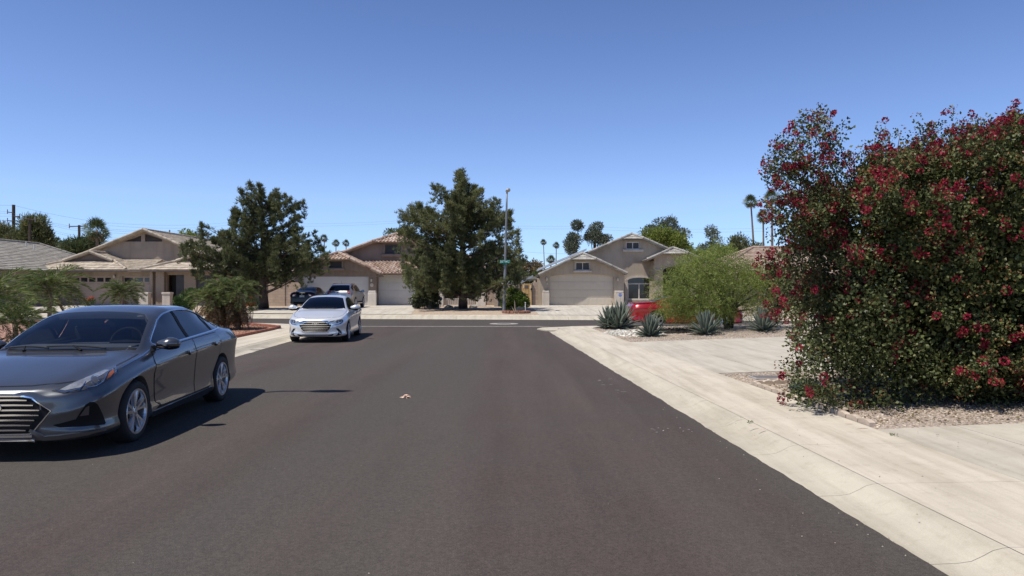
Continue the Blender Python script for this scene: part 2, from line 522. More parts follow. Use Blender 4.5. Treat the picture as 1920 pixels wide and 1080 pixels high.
def door(car, poly, hs, hz, hw=.17):
    for sg in (1, -1):
        mb = MB(); car.patch(mb, poly, 'L', .0035, .06, mirror=False)
        if sg < 0: mb.v = [(a, -b, c) for a, b, c in mb.v]
        o = car.put('door', mb, car.paint, fix=False) if sg > 0 else None
        if sg < 0:
            mb.f = [f[::-1] for f in mb.f]; o = car.put('door', mb, car.paint, fix=False)
        sm = MB(); car.patch(sm, strip(poly+[poly[0]], .007), 'L', .0045, .07, mirror=False)
        if sg < 0: sm.v = [(a, -b, c) for a, b, c in sm.v]
        car.put('door_gap', sm, M_BLACKPL, o, smooth=False)
        if sg > 0: handle(car, hs, hz, o, hw)
def badge_ring(car, mb, view, c, w, h, tw, off, n=28):
    pts = [(c[0]+w*math.cos(2*PI*k/n), c[1]+h*math.sin(2*PI*k/n)) for k in range(n+1)]
    for i in range(n): car.patch(mb, strip([pts[i], pts[i+1]], tw), view, off, .5, solid=.006, mirror=False)
def badge_h(car, mb, view, c, w, h, off):
    """an italic letter H inside an oval ring"""
    badge_ring(car, mb, view, c, w, h, w*.16, off)
    for sx in (-1, 1):
        car.patch(mb, strip([(c[0]+sx*w*.42+w*.12, c[1]+h*.78), (c[0]+sx*w*.42-w*.12, c[1]-h*.78)], w*.2), view, off, .5, solid=.006, mirror=False)
    car.patch(mb, strip([(c[0]-w*.40, c[1]-h*.16), (c[0]+w*.40, c[1]+h*.16)], h*.3), view, off, .5, solid=.006, mirror=False)
def seats(car, sfront, srear, zfl, mb=None):
    L = car.b.L
    for ss, hh in ((sfront, .16), (srear, .10)):
        for yy in (.36, -.36):
            mb = MB(); mb.rbox((L/2-ss, yy, zfl+hh*.5), (.11, .46, hh+.1), .04); o = car.put1('seat', mb, M_SEAT)
            mb = MB(); mb.rbox((L/2-ss-.02, yy, zfl+hh+.10), (.09, .25, .16), .04); car.put1('headrest', mb, M_SEAT, o)
def steering(car, ss, z, y=.36, r=.185):
    mb = MB(); L = car.b.L
    c = Vector((L/2-ss, y, z)); u = Vector((0, 1, 0)); w = Vector((-.42, 0, .9)).normalized()
    pts = [c+(u*math.cos(a)+w*math.sin(a))*r for a in np.linspace(0, 2*PI, 26)]
    mb.tube(pts, .016, 8)
    mb.tube([c-u*r, c, c+u*r], [.014, .03, .014], 8); mb.tube([c, c-w*r], .02, 8)
    car.put('steering_wheel', mb, M_BLACKPL)

# ---------------------------------------------------------------- the grey saloon in the foreground
PAINT_GREY = mat('grey_metallic_paint', (.108, .113, .124), .29, .72, var=.04, vs=2, coat=.9, fine=.12, fs=900)
PAINT_SILVER = mat('silver_metallic_paint', (.72, .73, .735), .30, .45, var=.03, vs=2, coat=.8)
PAINT_BLACK = mat('black_paint', (.006, .006, .007), .3, .0, var=.1, coat=.35, spec=.35)
PAINT_SUV = mat('warm_silver_paint', (.36, .34, .32), .28, .7, var=.05, coat=.8)
PAINT_RED = mat('red_paint', (.30, .006, .010), .3, .2, var=.06, coat=.9)
def place(root, body, loc, fwd):
    root.location = loc; root.rotation_euler = (0, 0, math.atan2(fwd[1], fwd[0]))
    return Matrix.Translation(Vector(loc)) @ Matrix.Rotation(math.atan2(fwd[1], fwd[0]), 4, 'Z')

def grey_sedan():
    sp = dict(L=4.855,
      s =[0.0, .02, .06, .14, .28, .50, .90, 1.20, 1.34, 1.70, 2.12, 2.55, 3.10, 3.60, 4.05, 4.35, 4.60, 4.74, 4.82, 4.855],
      zt=[.67, .695, .715, .745, .785, .838, .922, .965, 1.025, 1.230, 1.395, 1.457, 1.452, 1.368, 1.235, 1.145, 1.095, 1.06, 1.00, .93],
      w =[.46, .56, .67, .775, .865, .915, .930, .932, .932, .932, .932, .932, .932, .932, .930, .915, .865, .79, .70, .60],
      zb=[.235, .215, .20, .19, .185, .18, .18, .18, .18, .18, .18, .18, .18, .19, .205, .225, .25, .27, .29, .31],
      zs=[.60, .62, .64, .68, .735, .795, .872, .915, .930, .952, .980, .995, 1.015, 1.035, 1.045, 1.04, 1.02, .985, .93, .87],
      wb=[.40, .50, .60, .70, .785, .830, .850, .855, .855, .857, .860, .862, .862, .857, .840, .81, .75, .68, .60, .52],
      wr=[.25, .34, .42, .50, .57, .64, .70, .745, .755, .705, .645, .622, .615, .600, .590, .60, .58, .52, .45, .36],
      dr=[.012, .014, .016, .020, .026, .032, .036, .030, .042, .060, .068, .064, .064, .062, .055, .036, .028, .026, .024, .02])
    b = Body(sp)
    root = thing('parked_car', 'dark grey four door sedan parked nearest on the left, chrome slatted grille towards us', 'car')
    M = place(root, b, (-5.117, 9.23, 0), (.072, -1))
    car = Car(root, b, PAINT_GREY, M)
    R = .335
    sf, sr = .935, .935+2.805
    side = dens([(1.46, .972), (1.84, 1.19), (2.16, 1.335), (2.60, 1.392), (3.10, 1.385), (3.50, 1.315), (3.98, 1.135), (4.02, 1.085), (3.60, 1.062), (2.60, 1.020)], n=2)
    wind = dens([(1.235, 0.0), (1.245, .40), (1.345, .745), (1.48, .722), (2.05, .590), (2.09, .30), (2.10, 0)], closed=False, n=1)
    wind = wind+[(a, -c) for a, c in wind[::-1] if c > .001]
    rear = [(3.40, 0), (3.42, .42), (3.46, .50), (4.02, .53), (4.14, .40), (4.17, 0)]
    rear = rear+[(a, -c) for a, c in rear[::-1] if c > .001]
    arch = arches(car, sf, sr, .375)
    carve(b, [arch, side_prism(car, side), top_prism(car, wind, .97), top_prism(car, rear, 1.04)], [PAINT_GREY, M_INT], 'body', root)
    g = MB(); car.patch(g, wind, 'T', -.004, .08, mirror=False); car.put('windscreen', g, M_GLASS_W)
    g = MB(); car.patch(g, rear, 'T', -.004, .08, mirror=False); car.put('rear_window', g, M_GLASS_D)
    # side panes between pillars
    def sub(poly, u0, u1):
        bm = bmesh.new(); bm.faces.new([bm.verts.new((p[0], p[1], 0)) for p in poly])
        bmesh.ops.bisect_plane(bm, geom=bm.verts[:]+bm.edges[:]+bm.faces[:], plane_co=(u0[0], u0[1], 0), plane_no=(u0[2], u0[3], 0), clear_inner=True)
        bmesh.ops.bisect_plane(bm, geom=bm.verts[:]+bm.edges[:]+bm.faces[:], plane_co=(u1[0], u1[1], 0), plane_no=(u1[2], u1[3], 0), clear_outer=True)
        f = max(bm.faces, key=lambda f: f.calc_area()); r = [(v.co.x, v.co.y) for v in f.verts]; bm.free(); return r
    for (a, c, m) in (((1, 1, 1, 0), (2.585, 1.0, 1, .13), M_GLASS_S), ((2.675, 1.0, 1, .13), (3.545, 1.05, 1, -.28), M_GLASS_D), ((3.60, 1.05, 1, -.28), (5, 1, 1, 0), M_GLASS_D)):
        for sg in (1, -1):
            g = MB(); car.patch(g, sub(side, a, c), 'L', -.006, .1, mirror=False)
            if sg < 0: g.v = [(x, -y, z) for x, y, z in g.v]
            car.put('side_window', g, m)
    g = MB()                                                    # black pillars between the panes
    car.patch(g, [(2.575, 1.01), (2.665, 1.012), (2.63, 1.397), (2.54, 1.39)], 'L', -.002, .1); car.put('pillar_cover', g, M_BLACKPL); g = MB()
    car.patch(g, strip([(3.56, 1.055), (3.50, 1.32)][::1], .06), 'L', -.002, .1)
    car.put('pillar_cover', g, M_BLACKPL)
    g = MB()                                                    # bright line round the side glass, running on along the bonnet edge
    ring = side+[side[0]]
    car.patch(g, strip(side+[side[0]], .014), 'L', .002, .3, solid=.004); car.put('window_trim', g, M_CHROME, smooth=False); g = MB()
    car.patch(g, strip([(1.46, .962), (1.22, .918), (.95, .878), (.72, .838)], [.007, .006, .006, .005]), 'L', .001, .2, solid=.002)
    car.put('window_trim', g, M_CHROME, smooth=False)
    # doors
    door(car, [(1.42, .935), (1.38, .70), (1.43, .36), (1.56, .30), (2.62, .30), (2.66, .60), (2.66, 1.0), (2.0, .972)], 2.43, .845)
    door(car, [(2.675, 1.0), (2.675, .60), (2.64, .30), (3.22, .31), (3.42, .52), (3.62, .72), (3.66, .90), (3.60, 1.035)], 3.42, .885)
    # bonnet shut line and crease ribs
    g = MB()
    car.patch(g, strip([(1.24, .80), (.95, .805), (.55, .775), (.30, .66), (.17, .50), (.10, .30), (.085, 0.0)], .006), 'T', .002, .2)
    car.put('bonnet_gap', g, M_BLACKPL, smooth=False)
    g = MB(); hp = [(1.20, 0), (1.21, .45), (1.225, .79), (.95, .79), (.55, .76), (.31, .65), (.18, .49), (.11, .29), (.095, 0)]
    car.patch(g, hp+[(u, -v) for u, v in hp[-2:0:-1]], 'T', .0025, .06, mirror=False); car.put('bonnet', g, PAINT_GREY)
    g = MB()
    car.patch(g, [(1.195, 0), (1.205, .4), (1.30, .74), (1.345, .735), (1.25, .41), (1.24, 0)], 'T', .002, .1)
    car.put('cowl', g, M_BLACKPL, smooth=False)
    # wipers
    for y0, y1 in ((.44, -.22), (-.18, -.66)):
        g = MB(); pts = []
        for t in np.linspace(0, 1, 8):
            y = y0+(y1-y0)*t; ss = 1.245+.10*t*(1-t)+.035*t
            p, n = car.ray('T', ss+.01, y); pts.append(p+n*.022)
        g.tube(pts, .009, 6)
        p, n = car.ray('T', 1.215, y0-.25); q = pts[4]
        g.tube([p+n*.012, (p+q)/2+n*.012, q+n*.004], [.014, .011, .008], 6)
        car.put('wiper', g, M_BLACKPL)
    # grille
    half = [(0, .648), (.28, .645), (.355, .625), (.520, .500), (.365, .300), (.335, .285), (0, .282)]
    full = half+[(-a, c) for a, c in half[::-1] if a > 0]
    g = MB(); car.patch(g, full, 'F', .002, .05, mirror=False); gr = car.put('grille', g, M_BLACKPL)
    for i, z in enumerate(np.linspace(.612, .325, 7)):
        hw = np.interp(z, [.28, .50, .65], [.30, .48, .30])-.03
        g = MB(); car.patch(g, strip([(-hw, z-.004), (-.2, z), (.2, z), (hw, z-.004)], [.010, .016, .016, .010]), 'F', .010, .08, solid=.012, mirror=False)
        car.put('slat', g, M_CHROME, gr)
    g = MB(); car.patch(g, strip(half, .011), 'F', .003, .06, solid=.009); car.put('grille_frame', g, M_CHROME, gr)
    g = MB(); badge_h(car, g, 'F', (0, .535), .085, .043, .026); car.put('badge', g, M_CHROME, gr, smooth=False)
    # bright lower bars
    g = MB(); car.patch(g, strip([(0, .262), (.36, .264)], .022), 'F', .002, .06, solid=.014); car.put('lower_trim', g, M_CHROME)
    g = MB(); car.patch(g, [(0, .250), (.38, .250), (.45, .20), (0, .20)], 'F', .003, .05); lo = car.put('lower_intake', g, M_BLACKPL)
    g = MB(); car.patch(g, strip([(0, .225), (.38, .225)], .016), 'F', .002, .06, solid=.016); car.put('chin_bar', g, M_CHROME, lo)
    # lamps, fog pockets and lip: outlines measured on the photo, laid on the body
    hl = [(96, 733), (108, 736), (120, 738.5), (150, 733), (188, 722), (208, 711), (219, 697), (219, 688), (214, 685), (196, 692), (164, 705), (130, 720), (112, 728)]
    fog = [(99, 797), (120, 792), (142, 786), (160, 759), (168, 754), (176, 753.5), (183, 758), (191, 774), (198, 793), (196, 796), (150, 800), (112, 801.5)]
    for sg in (1, -1):
        def flip(mb):
            if sg < 0: mb.v = [(a, -b_, c) for a, b_, c in mb.v]
            return mb
        g = MB(); car.patch(g, hl, 'C', .003, 6, mirror=False); hd = car.put('headlight', flip(g), M_LAMPD)
        g = MB(); car.patch(g, [(112, 731), (122, 732.5), (150, 727), (168, 715), (190, 704), (205, 694), (196, 694), (164, 707), (130, 722)], 'C', .005, 5, mirror=False); car.put('reflector', flip(g), M_LAMP, hd)
        g = MB()
        car.patch(g, strip([(104, 731), (114, 735), (124, 735.5), (150, 729.5), (156, 724), (161, 716)], [.7, 1.2, 1.2, 1.2, 1.1, .8]), 'C', .008, 7, solid=.004, mirror=False)
        car.patch(g, strip([(158, 723.5), (164, 726.5), (180, 723.5), (192, 716), (198, 706), (204, 696.5), (215, 690)], 1.3), 'C', .008, 7, solid=.004, mirror=False)
        car.patch(g, strip([(217, 686), (218.2, 692), (216, 700)], 1.1), 'C', .008, 7, solid=.004, mirror=False)
        ring = [(178.5+8*math.cos(a), 712.5+8*math.sin(a)) for a in np.linspace(0, 2*PI, 17)]
        for i in range(16): car.patch(g, strip([ring[i], ring[i+1]], .8), 'C', .007, 9, solid=.003, mirror=False)
        car.put('lamp_trim', flip(g), M_CHROME, hd, smooth=False)
        g = MB(); car.patch(g, [(171+7.5+6.6*math.cos(a), 712.5+6.6*math.sin(a)) for a in np.linspace(0, 2*PI, 15)[:-1]], 'C', .007, 5, mirror=False); car.put('projector', flip(g), M_LAMPD, hd)
        g = MB(); car.patch(g, [(196, 714), (206, 707), (213, 699), (213, 693), (206, 698.5), (200, 707)], 'C', .007, 5, mirror=False); car.put('indicator', flip(g), M_AMBER, hd)
        g = MB(); car.patch(g, fog, 'C', .004, 5, mirror=False); fg = car.put('fog_pocket', flip(g), M_BLACKPL)
        g = MB(); car.patch(g, [(149, 780), (160, 764), (167, 760), (166, 778)], 'C', .006, 5, mirror=False); car.put('fog_lamp', flip(g), M_LAMPD, fg)
    g = MB(); car.patch(g, strip([(58, 806), (84, 820.5), (110, 818), (160, 811), (196, 804)], [5, 7, 6, 5, 3]), 'C', .0, 5, solid=.03)
    car.put('front_lip', g, PAINT_GREY)
    # sill
    g = MB(); car.patch(g, [(1.42, .275), (1.55, .315), (3.05, .355), (3.20, .30), (3.15, .285)], 'L', .002, .1); car.put('sill_shade', g, M_BLACKPL)  # black strip painted for the shading below the door crease
    g = MB(); car.patch(g, [(1.36, .20), (1.36, .265), (3.28, .285), (3.28, .20)], 'L', .0, .1, solid=.012); car.put('sill', g, PAINT_GREY)
    mirror_parts(car, 1.60, .87, 1.025, (.11, .145, .074), PAINT_GREY)
    for s_ in (sf, sr):
        for sg in (1, -1): wheel(car, s_, sg, R, 5, .22, yout=.918)
    # inside
    seats(car, 2.60, 3.45, .98); steering(car, 1.92, 1.02)
    g = MB(); L = b.L
    g.rbox((L/2-1.55, 0, .985), (.42, 1.36, .06), .025); car.put('dashboard', g, M_INT)
    g = MB(); g.rbox((L/2-2.12, 0, 1.315), (.03, .24, .06), .012); car.put('rear_view_mirror', g, M_BLACKPL)
    g = MB(); p, n = car.ray('T', 2.02, .48); g.rbox(p-n*.02, (.05, .06, .005), .002); car.put('windscreen_sticker', g, M_PLATE)
    # tail lamp and aerial
    g = MB(); car.patch(g, [(4.42, .90), (4.60, .86), (4.78, .84), (4.80, .95), (4.60, .985), (4.46, .96)], 'L', .004, .06); car.put('tail_light', g, M_RED)
    return root, car
# ---------------------------------------------------------------- the other four cars
def cab(sp_side, k0, k1): pass
def other_car(root, b, paint, loc, fwd, R, sf, sr, side, wind, rear, splits, glass, yout, wt=.21, detail=True, spokes=5, rview='T'):
    M = place(root, b, loc, fwd); car = Car(root, b, paint, M)
    car.M = M
    wind = wind+[(a, -c) for a, c in wind[::-1] if c > .001]
    rear = rear+([(a, -c) for a, c in rear[::-1] if c > .001] if rview == 'T' else [(-a, c) for a, c in rear[::-1] if a > .001])
    cuts = [arches(car, sf, sr, R*1.12)]
    if detail: cuts += [side_prism(car, side), top_prism(car, wind, side[0][1]-.01), top_prism(car, rear, side[-1][1]+.04)]
    carve(b, cuts, [paint, M_INT], 'body', root)
    off = -.004 if detail else .003
    g = MB(); car.patch(g, wind, 'T', off, .1, mirror=False); car.put('windscreen', g, glass[0])
    g = MB(); car.patch(g, rear, rview, off+(.010 if rview == 'B' else 0), .04 if rview == 'B' else .1, mirror=False); car.put('rear_window', g, glass[2])
    lo = min(p[0] for p in side)-1
    bounds = [lo]+[x for x in splits]+[9]
    for i in range(len(bounds)-1):
        bm = bmesh.new(); bm.faces.new([bm.verts.new((p[0], p[1], 0)) for p in side])
        a0 = bounds[i]+(.03 if i else 0); a1 = bounds[i+1]-.03
        bmesh.ops.bisect_plane(bm, geom=bm.verts[:]+bm.edges[:]+bm.faces[:], plane_co=(a0, 0, 0), plane_no=(1, 0, 0), clear_inner=True)
        bmesh.ops.bisect_plane(bm, geom=bm.verts[:]+bm.edges[:]+bm.faces[:], plane_co=(a1, 0, 0), plane_no=(1, 0, 0), clear_outer=True)
        if bm.faces:
            f = max(bm.faces, key=lambda f: f.calc_area()); poly = [(v.co.x, v.co.y) for v in f.verts]
            for sg in (1, -1):
                g = MB(); car.patch(g, poly, 'L', off, .1, mirror=False)
                if sg < 0: g.v = [(x, -y, z) for x, y, z in g.v]
                car.put('side_window', g, glass[1])
        bm.free()
    for x in splits:
        zz = [p[1] for p in side]
        for sg in (1, -1):
            g = MB(); car.patch(g, [(x-.035, side[0][1]+.02), (x+.035, side[0][1]+.02), (x+.03, max(zz)-.01), (x-.03, max(zz)-.01)], 'L', .001, .1, mirror=False)
            if sg < 0: g.v = [(x_, -y, z) for x_, y, z in g.v]
            car.put('pillar_cover', g, M_BLACKPL)
    for s_ in (sf, sr):
        for sg in (1, -1): wheel(car, s_, sg, R, spokes, wt, yout=yout)
    return car

def white_sedan():
    sp = dict(L=4.57,
      s =[0.0, .02, .06, .14, .28, .50, .86, 1.16, 1.28, 1.62, 2.02, 2.42, 2.95, 3.45, 3.85, 4.12, 4.34, 4.47, 4.54, 4.57],
      zt=[.70, .725, .750, .785, .830, .885, .965, 1.005, 1.055, 1.245, 1.395, 1.440, 1.430, 1.345, 1.21, 1.135, 1.10, 1.06, 1.00, .93],
      w =[.44, .55, .66, .765, .840, .880, .895, .90, .90, .90, .90, .90, .90, .90, .895, .88, .835, .77, .69, .60],
      zb=[.23, .21, .20, .19, .185, .18, .18, .18, .18, .18, .18, .18, .18, .19, .205, .225, .25, .27, .29, .31],
      zs=[.62, .65, .68, .72, .775, .83, .90, .935, .95, .965, .985, 1.00, 1.02, 1.04, 1.045, 1.04, 1.02, .985, .93, .87],
      wb=[.38, .48, .58, .68, .76, .80, .815, .82, .82, .822, .825, .826, .826, .82, .805, .78, .725, .66, .59, .52],
      wr=[.24, .33, .41, .49, .55, .61, .675, .71, .72, .655, .59, .575, .57, .56, .56, .58, .56, .51, .45, .36],
      dr=[.012, .014, .016, .020, .026, .034, .038, .034, .042, .058, .066, .064, .064, .062, .055, .036, .028, .026, .024, .02])
    b = Body(sp)
    root = thing('parked_car', 'silver white four door sedan facing us at the left kerb further up the street', 'car')
    side = dens([(1.40, .985), (1.76, 1.20), (2.06, 1.318), (2.45, 1.362), (2.95, 1.352), (3.32, 1.29), (3.75, 1.125), (3.78, 1.08), (3.40, 1.062), (2.45, 1.025)], n=1)
    wind = [(1.20, 0.0), (1.215, .40), (1.315, .705), (1.44, .67), (1.96, .535), (2.0, .30), (2.01, 0)]
    rear = [(3.25, 0), (3.27, .42), (3.32, .49), (3.82, .51), (3.93, .40), (3.96, 0)]
    car = other_car(root, b, PAINT_SILVER, (-6.155, 23.95, 0), (.085, -1), .325, .855, 3.555, side, wind, rear, [2.50, 3.42], (M_GLASS_D, M_GLASS_S, M_GLASS_D), .885)
    door(car, [(1.34, .95), (1.31, .70), (1.36, .36), (1.48, .31), (2.46, .31), (2.50, .60), (2.50, 1.01), (1.9, .985)], 2.28, .86)
    door(car, [(2.515, 1.01), (2.515, .60), (2.48, .31), (3.05, .32), (3.24, .52), (3.42, .72), (3.46, .90), (3.40, 1.04)], 3.24, .90)
    g = MB(); car.patch(g, strip([(1.20, .77), (.80, .77), (.5, .745), (.30, .66), (.17, .50), (.10, .30), (.085, 0.0)], .007), 'T', .002, .2); car.put('bonnet_gap', g, M_BLACKPL, smooth=False)
    g = MB(); car.patch(g, [(1.165, 0), (1.175, .4), (1.27, .71), (1.315, .705), (1.22, .41), (1.21, 0)], 'T', .002, .1); car.put('cowl', g, M_BLACKPL, smooth=False)
    half = [(0, .675), (.36, .672), (.50, .585), (.42, .43), (.33, .345), (0, .34)]
    full = half+[(-a, c) for a, c in half[::-1] if a > 0]
    g = MB(); car.patch(g, full, 'F', .002, .05, mirror=False); gr = car.put('grille', g, M_BLACKPL)
    for z in np.linspace(.635, .375, 5):
        hw = np.interp(z, [.34, .585, .675], [.33, .50, .36])-.02
        g = MB(); car.patch(g, strip([(-hw, z), (-.2, z), (.2, z), (hw, z)], [.016, .028, .028, .016]), 'F', .008, .08, solid=.016, mirror=False); car.put('slat', g, M_CHROME, gr)
    g = MB(); badge_h(car, g, 'F', (0, .60), .085, .043, .028); car.put('badge', g, M_CHROME, gr, smooth=False)
    g = MB(); car.patch(g, strip(half, .014), 'F', .004, .06, solid=.012); car.put('grille_frame', g, M_CHROME, gr)
    g = MB(); car.patch(g, [(-.55, .285), (-.40, .255), (.40, .255), (.55, .285), (.50, .225), (-.50, .225)], 'F', .003, .05, mirror=False); lo = car.put('lower_intake', g, M_BLACKPL)
    g = MB(); car.patch(g, strip([(0, .295), (.46, .295), (.58, .32), (.72, .33)], [.02, .02, .02, .01]), 'F', .002, .05, solid=.02); car.put('front_lip', g, PAINT_SILVER)
    hl = [(611, 605.5), (620, 602), (632, 599.5), (641, 598.5), (643.6, 600), (643, 604), (638, 608), (628, 609.5), (618, 608)]
    fog = [(629.5, 615.5), (634, 615.5), (640, 621), (641, 626.5), (636, 628.5), (629, 630), (633, 626), (634.5, 622)]
    for sg in (1, -1):
        def flip(mb):
            if sg < 0: mb.v = [(a, -b_, c) for a, b_, c in mb.v]
            return mb
        g = MB(); car.patch(g, hl, 'C', .003, 3, mirror=False); hd = car.put('headlight', flip(g), M_LAMPD)
        g = MB(); car.patch(g, [(615, 605), (632, 601), (640, 600.2), (640, 604), (634, 607), (622, 607)], 'C', .005, 3, mirror=False); car.put('reflector', flip(g), M_LAMP, hd)
        g = MB(); car.patch(g, strip([(613, 606.5), (622, 608.2), (634, 607.4), (641, 603)], 1.0), 'C', .006, 4, solid=.004, mirror=False); car.put('lamp_trim', flip(g), M_CHROME, hd)
        for cx, cy in ((632, 603.6), (637.5, 602.4)):
            g = MB(); car.patch(g, [(cx+2.1*math.cos(a), cy+2.1*math.sin(a)) for a in np.linspace(0, 2*PI, 11)[:-1]], 'C', .006, 3, mirror=False); car.put('projector', flip(g), M_LAMPD, hd)
        g = MB(); car.patch(g, fog, 'C', .004, 3, mirror=False); car.put('fog_pocket', flip(g), M_BLACKPL)
    for y0, y1 in ((.42, -.2), (-.18, -.62)):
        g = MB(); pts = []
        for t in np.linspace(0, 1, 6):
            y = y0+(y1-y0)*t; ss = 1.215+.10*t*(1-t)+.035*t
            p, n = car.ray('T', ss+.01, y); pts.append(p+n*.02)
        g.tube(pts, .009, 5); car.put('wiper', g, M_BLACKPL)
    mirror_parts(car, 1.50, .86, 1.05, (.12, .15, .095), PAINT_SILVER)
    seats(car, 2.45, 3.25, 1.0); steering(car, 1.80, 1.03)
    g = MB(); car.patch(g, strip(side+[side[0]], .012), 'L', .002, .3, solid=.003); car.put('window_trim', g, M_BLACKPL, smooth=False)
    return root

def black_sedan():
    sp = dict(L=4.70,
      s =[0.0, .05, .14, .28, .50, .95, 1.30, 1.42, 1.75, 2.12, 2.55, 3.05, 3.50, 3.90, 4.15, 4.42, 4.58, 4.66, 4.70],
      zt=[.67, .72, .75, .79, .845, .945, 1.005, 1.055, 1.23, 1.375, 1.43, 1.42, 1.33, 1.18, 1.12, 1.10, 1.085, 1.03, .95],
      w =[.46, .64, .76, .84, .885, .90, .905, .905, .905, .905, .905, .905, .905, .90, .895, .87, .83, .79, .74],
      zb=[.235, .20, .19, .185, .18, .18, .18, .18, .18, .18, .18, .18, .19, .205, .22, .24, .26, .28, .30],
      zs=[.60, .64, .68, .735, .80, .885, .935, .95, .965, .98, .995, 1.01, 1.03, 1.04, 1.04, 1.03, 1.01, .96, .88],
      wb=[.40, .58, .68, .76, .80, .82, .825, .825, .825, .83, .832, .832, .83, .815, .79, .76, .73, .69, .64],
      wr=[.25, .40, .48, .54, .60, .64, .67, .68, .63, .585, .57, .565, .56, .57, .60, .61, .60, .56, .50],
      dr=[.012, .016, .02, .026, .032, .036, .03, .042, .06, .066, .064, .064, .062, .055, .036, .024, .02, .02, .02])
    b = Body(sp, step=.08)
    root = thing('parked_car', 'black sedan seen from behind on the driveway of the red tiled house', 'car')
    side = dens([(1.58, .985), (1.90, 1.17), (2.20, 1.30), (2.55, 1.355), (3.05, 1.345), (3.42, 1.27), (3.82, 1.11), (3.60, 1.06), (2.60, 1.02)], n=1)
    wind = [(1.35, 0), (1.42, .65), (2.05, .53), (2.1, 0)]
    rear = [(3.25, 0), (3.28, .48), (3.84, .56), (3.93, .40), (3.96, 0)]
    car = other_car(root, b, PAINT_BLACK, (-13.95, 49.8, zf(49.8)), (.0, 1), .33, .93, 3.68, side, wind, rear, [2.62, 3.5], (M_GLASS_D, M_GLASS_D, M_GLASS_D), .89, detail=False)
    g = MB(); car.patch(g, [(.40, .93), (.72, .91), (.775, .80), (.60, .76), (.44, .80)], 'B', .004, .1); 
    for sg in (1, -1):
        g = MB(); car.patch(g, [(.40, .94), (.68, .93), (.76, .82), (.60, .77), (.44, .82)], 'B', .004, .1, mirror=False)
        if sg < 0: g.v = [(x, -y, z) for x, y, z in g.v]
        t = car.put('tail_light', g, M_RED)
        g = MB(); car.patch(g, [(.46, .90), (.60, .89), (.64, .81), (.52, .80)], 'B', .007, .1, mirror=False)
        if sg < 0: g.v = [(x, -y, z) for x, y, z in g.v]
        car.put('lens', g, mat('clear_lens', (.75, .74, .72), .15, .3), t)
    g = MB(); car.patch(g, [(-.16, .86), (.16, .86), (.16, .73), (-.16, .73)], 'B', .006, .2, mirror=False); car.put('number_plate', g, M_PLATE)
    g = MB(); badge_ring(car, g, 'B', (0, .96), .045, .035, .012, .004, 14); car.put('badge', g, M_CHROME)
    g = MB(); car.patch(g, [(-.6, .42), (.6, .42), (.5, .32), (-.5, .32)], 'B', .004, .1, mirror=False); car.put('rear_skirt', g, M_BLACKPL)
    g = MB(); car.patch(g, strip([(-.70, .70), (-.6, .66), (.6, .66), (.70, .70)], .01), 'B', .003, .2, mirror=False); car.put('boot_gap', g, M_BLACKPL)
    mirror_parts(car, 1.72, .84, 1.03, (.11, .12, .075), PAINT_BLACK)
    return root

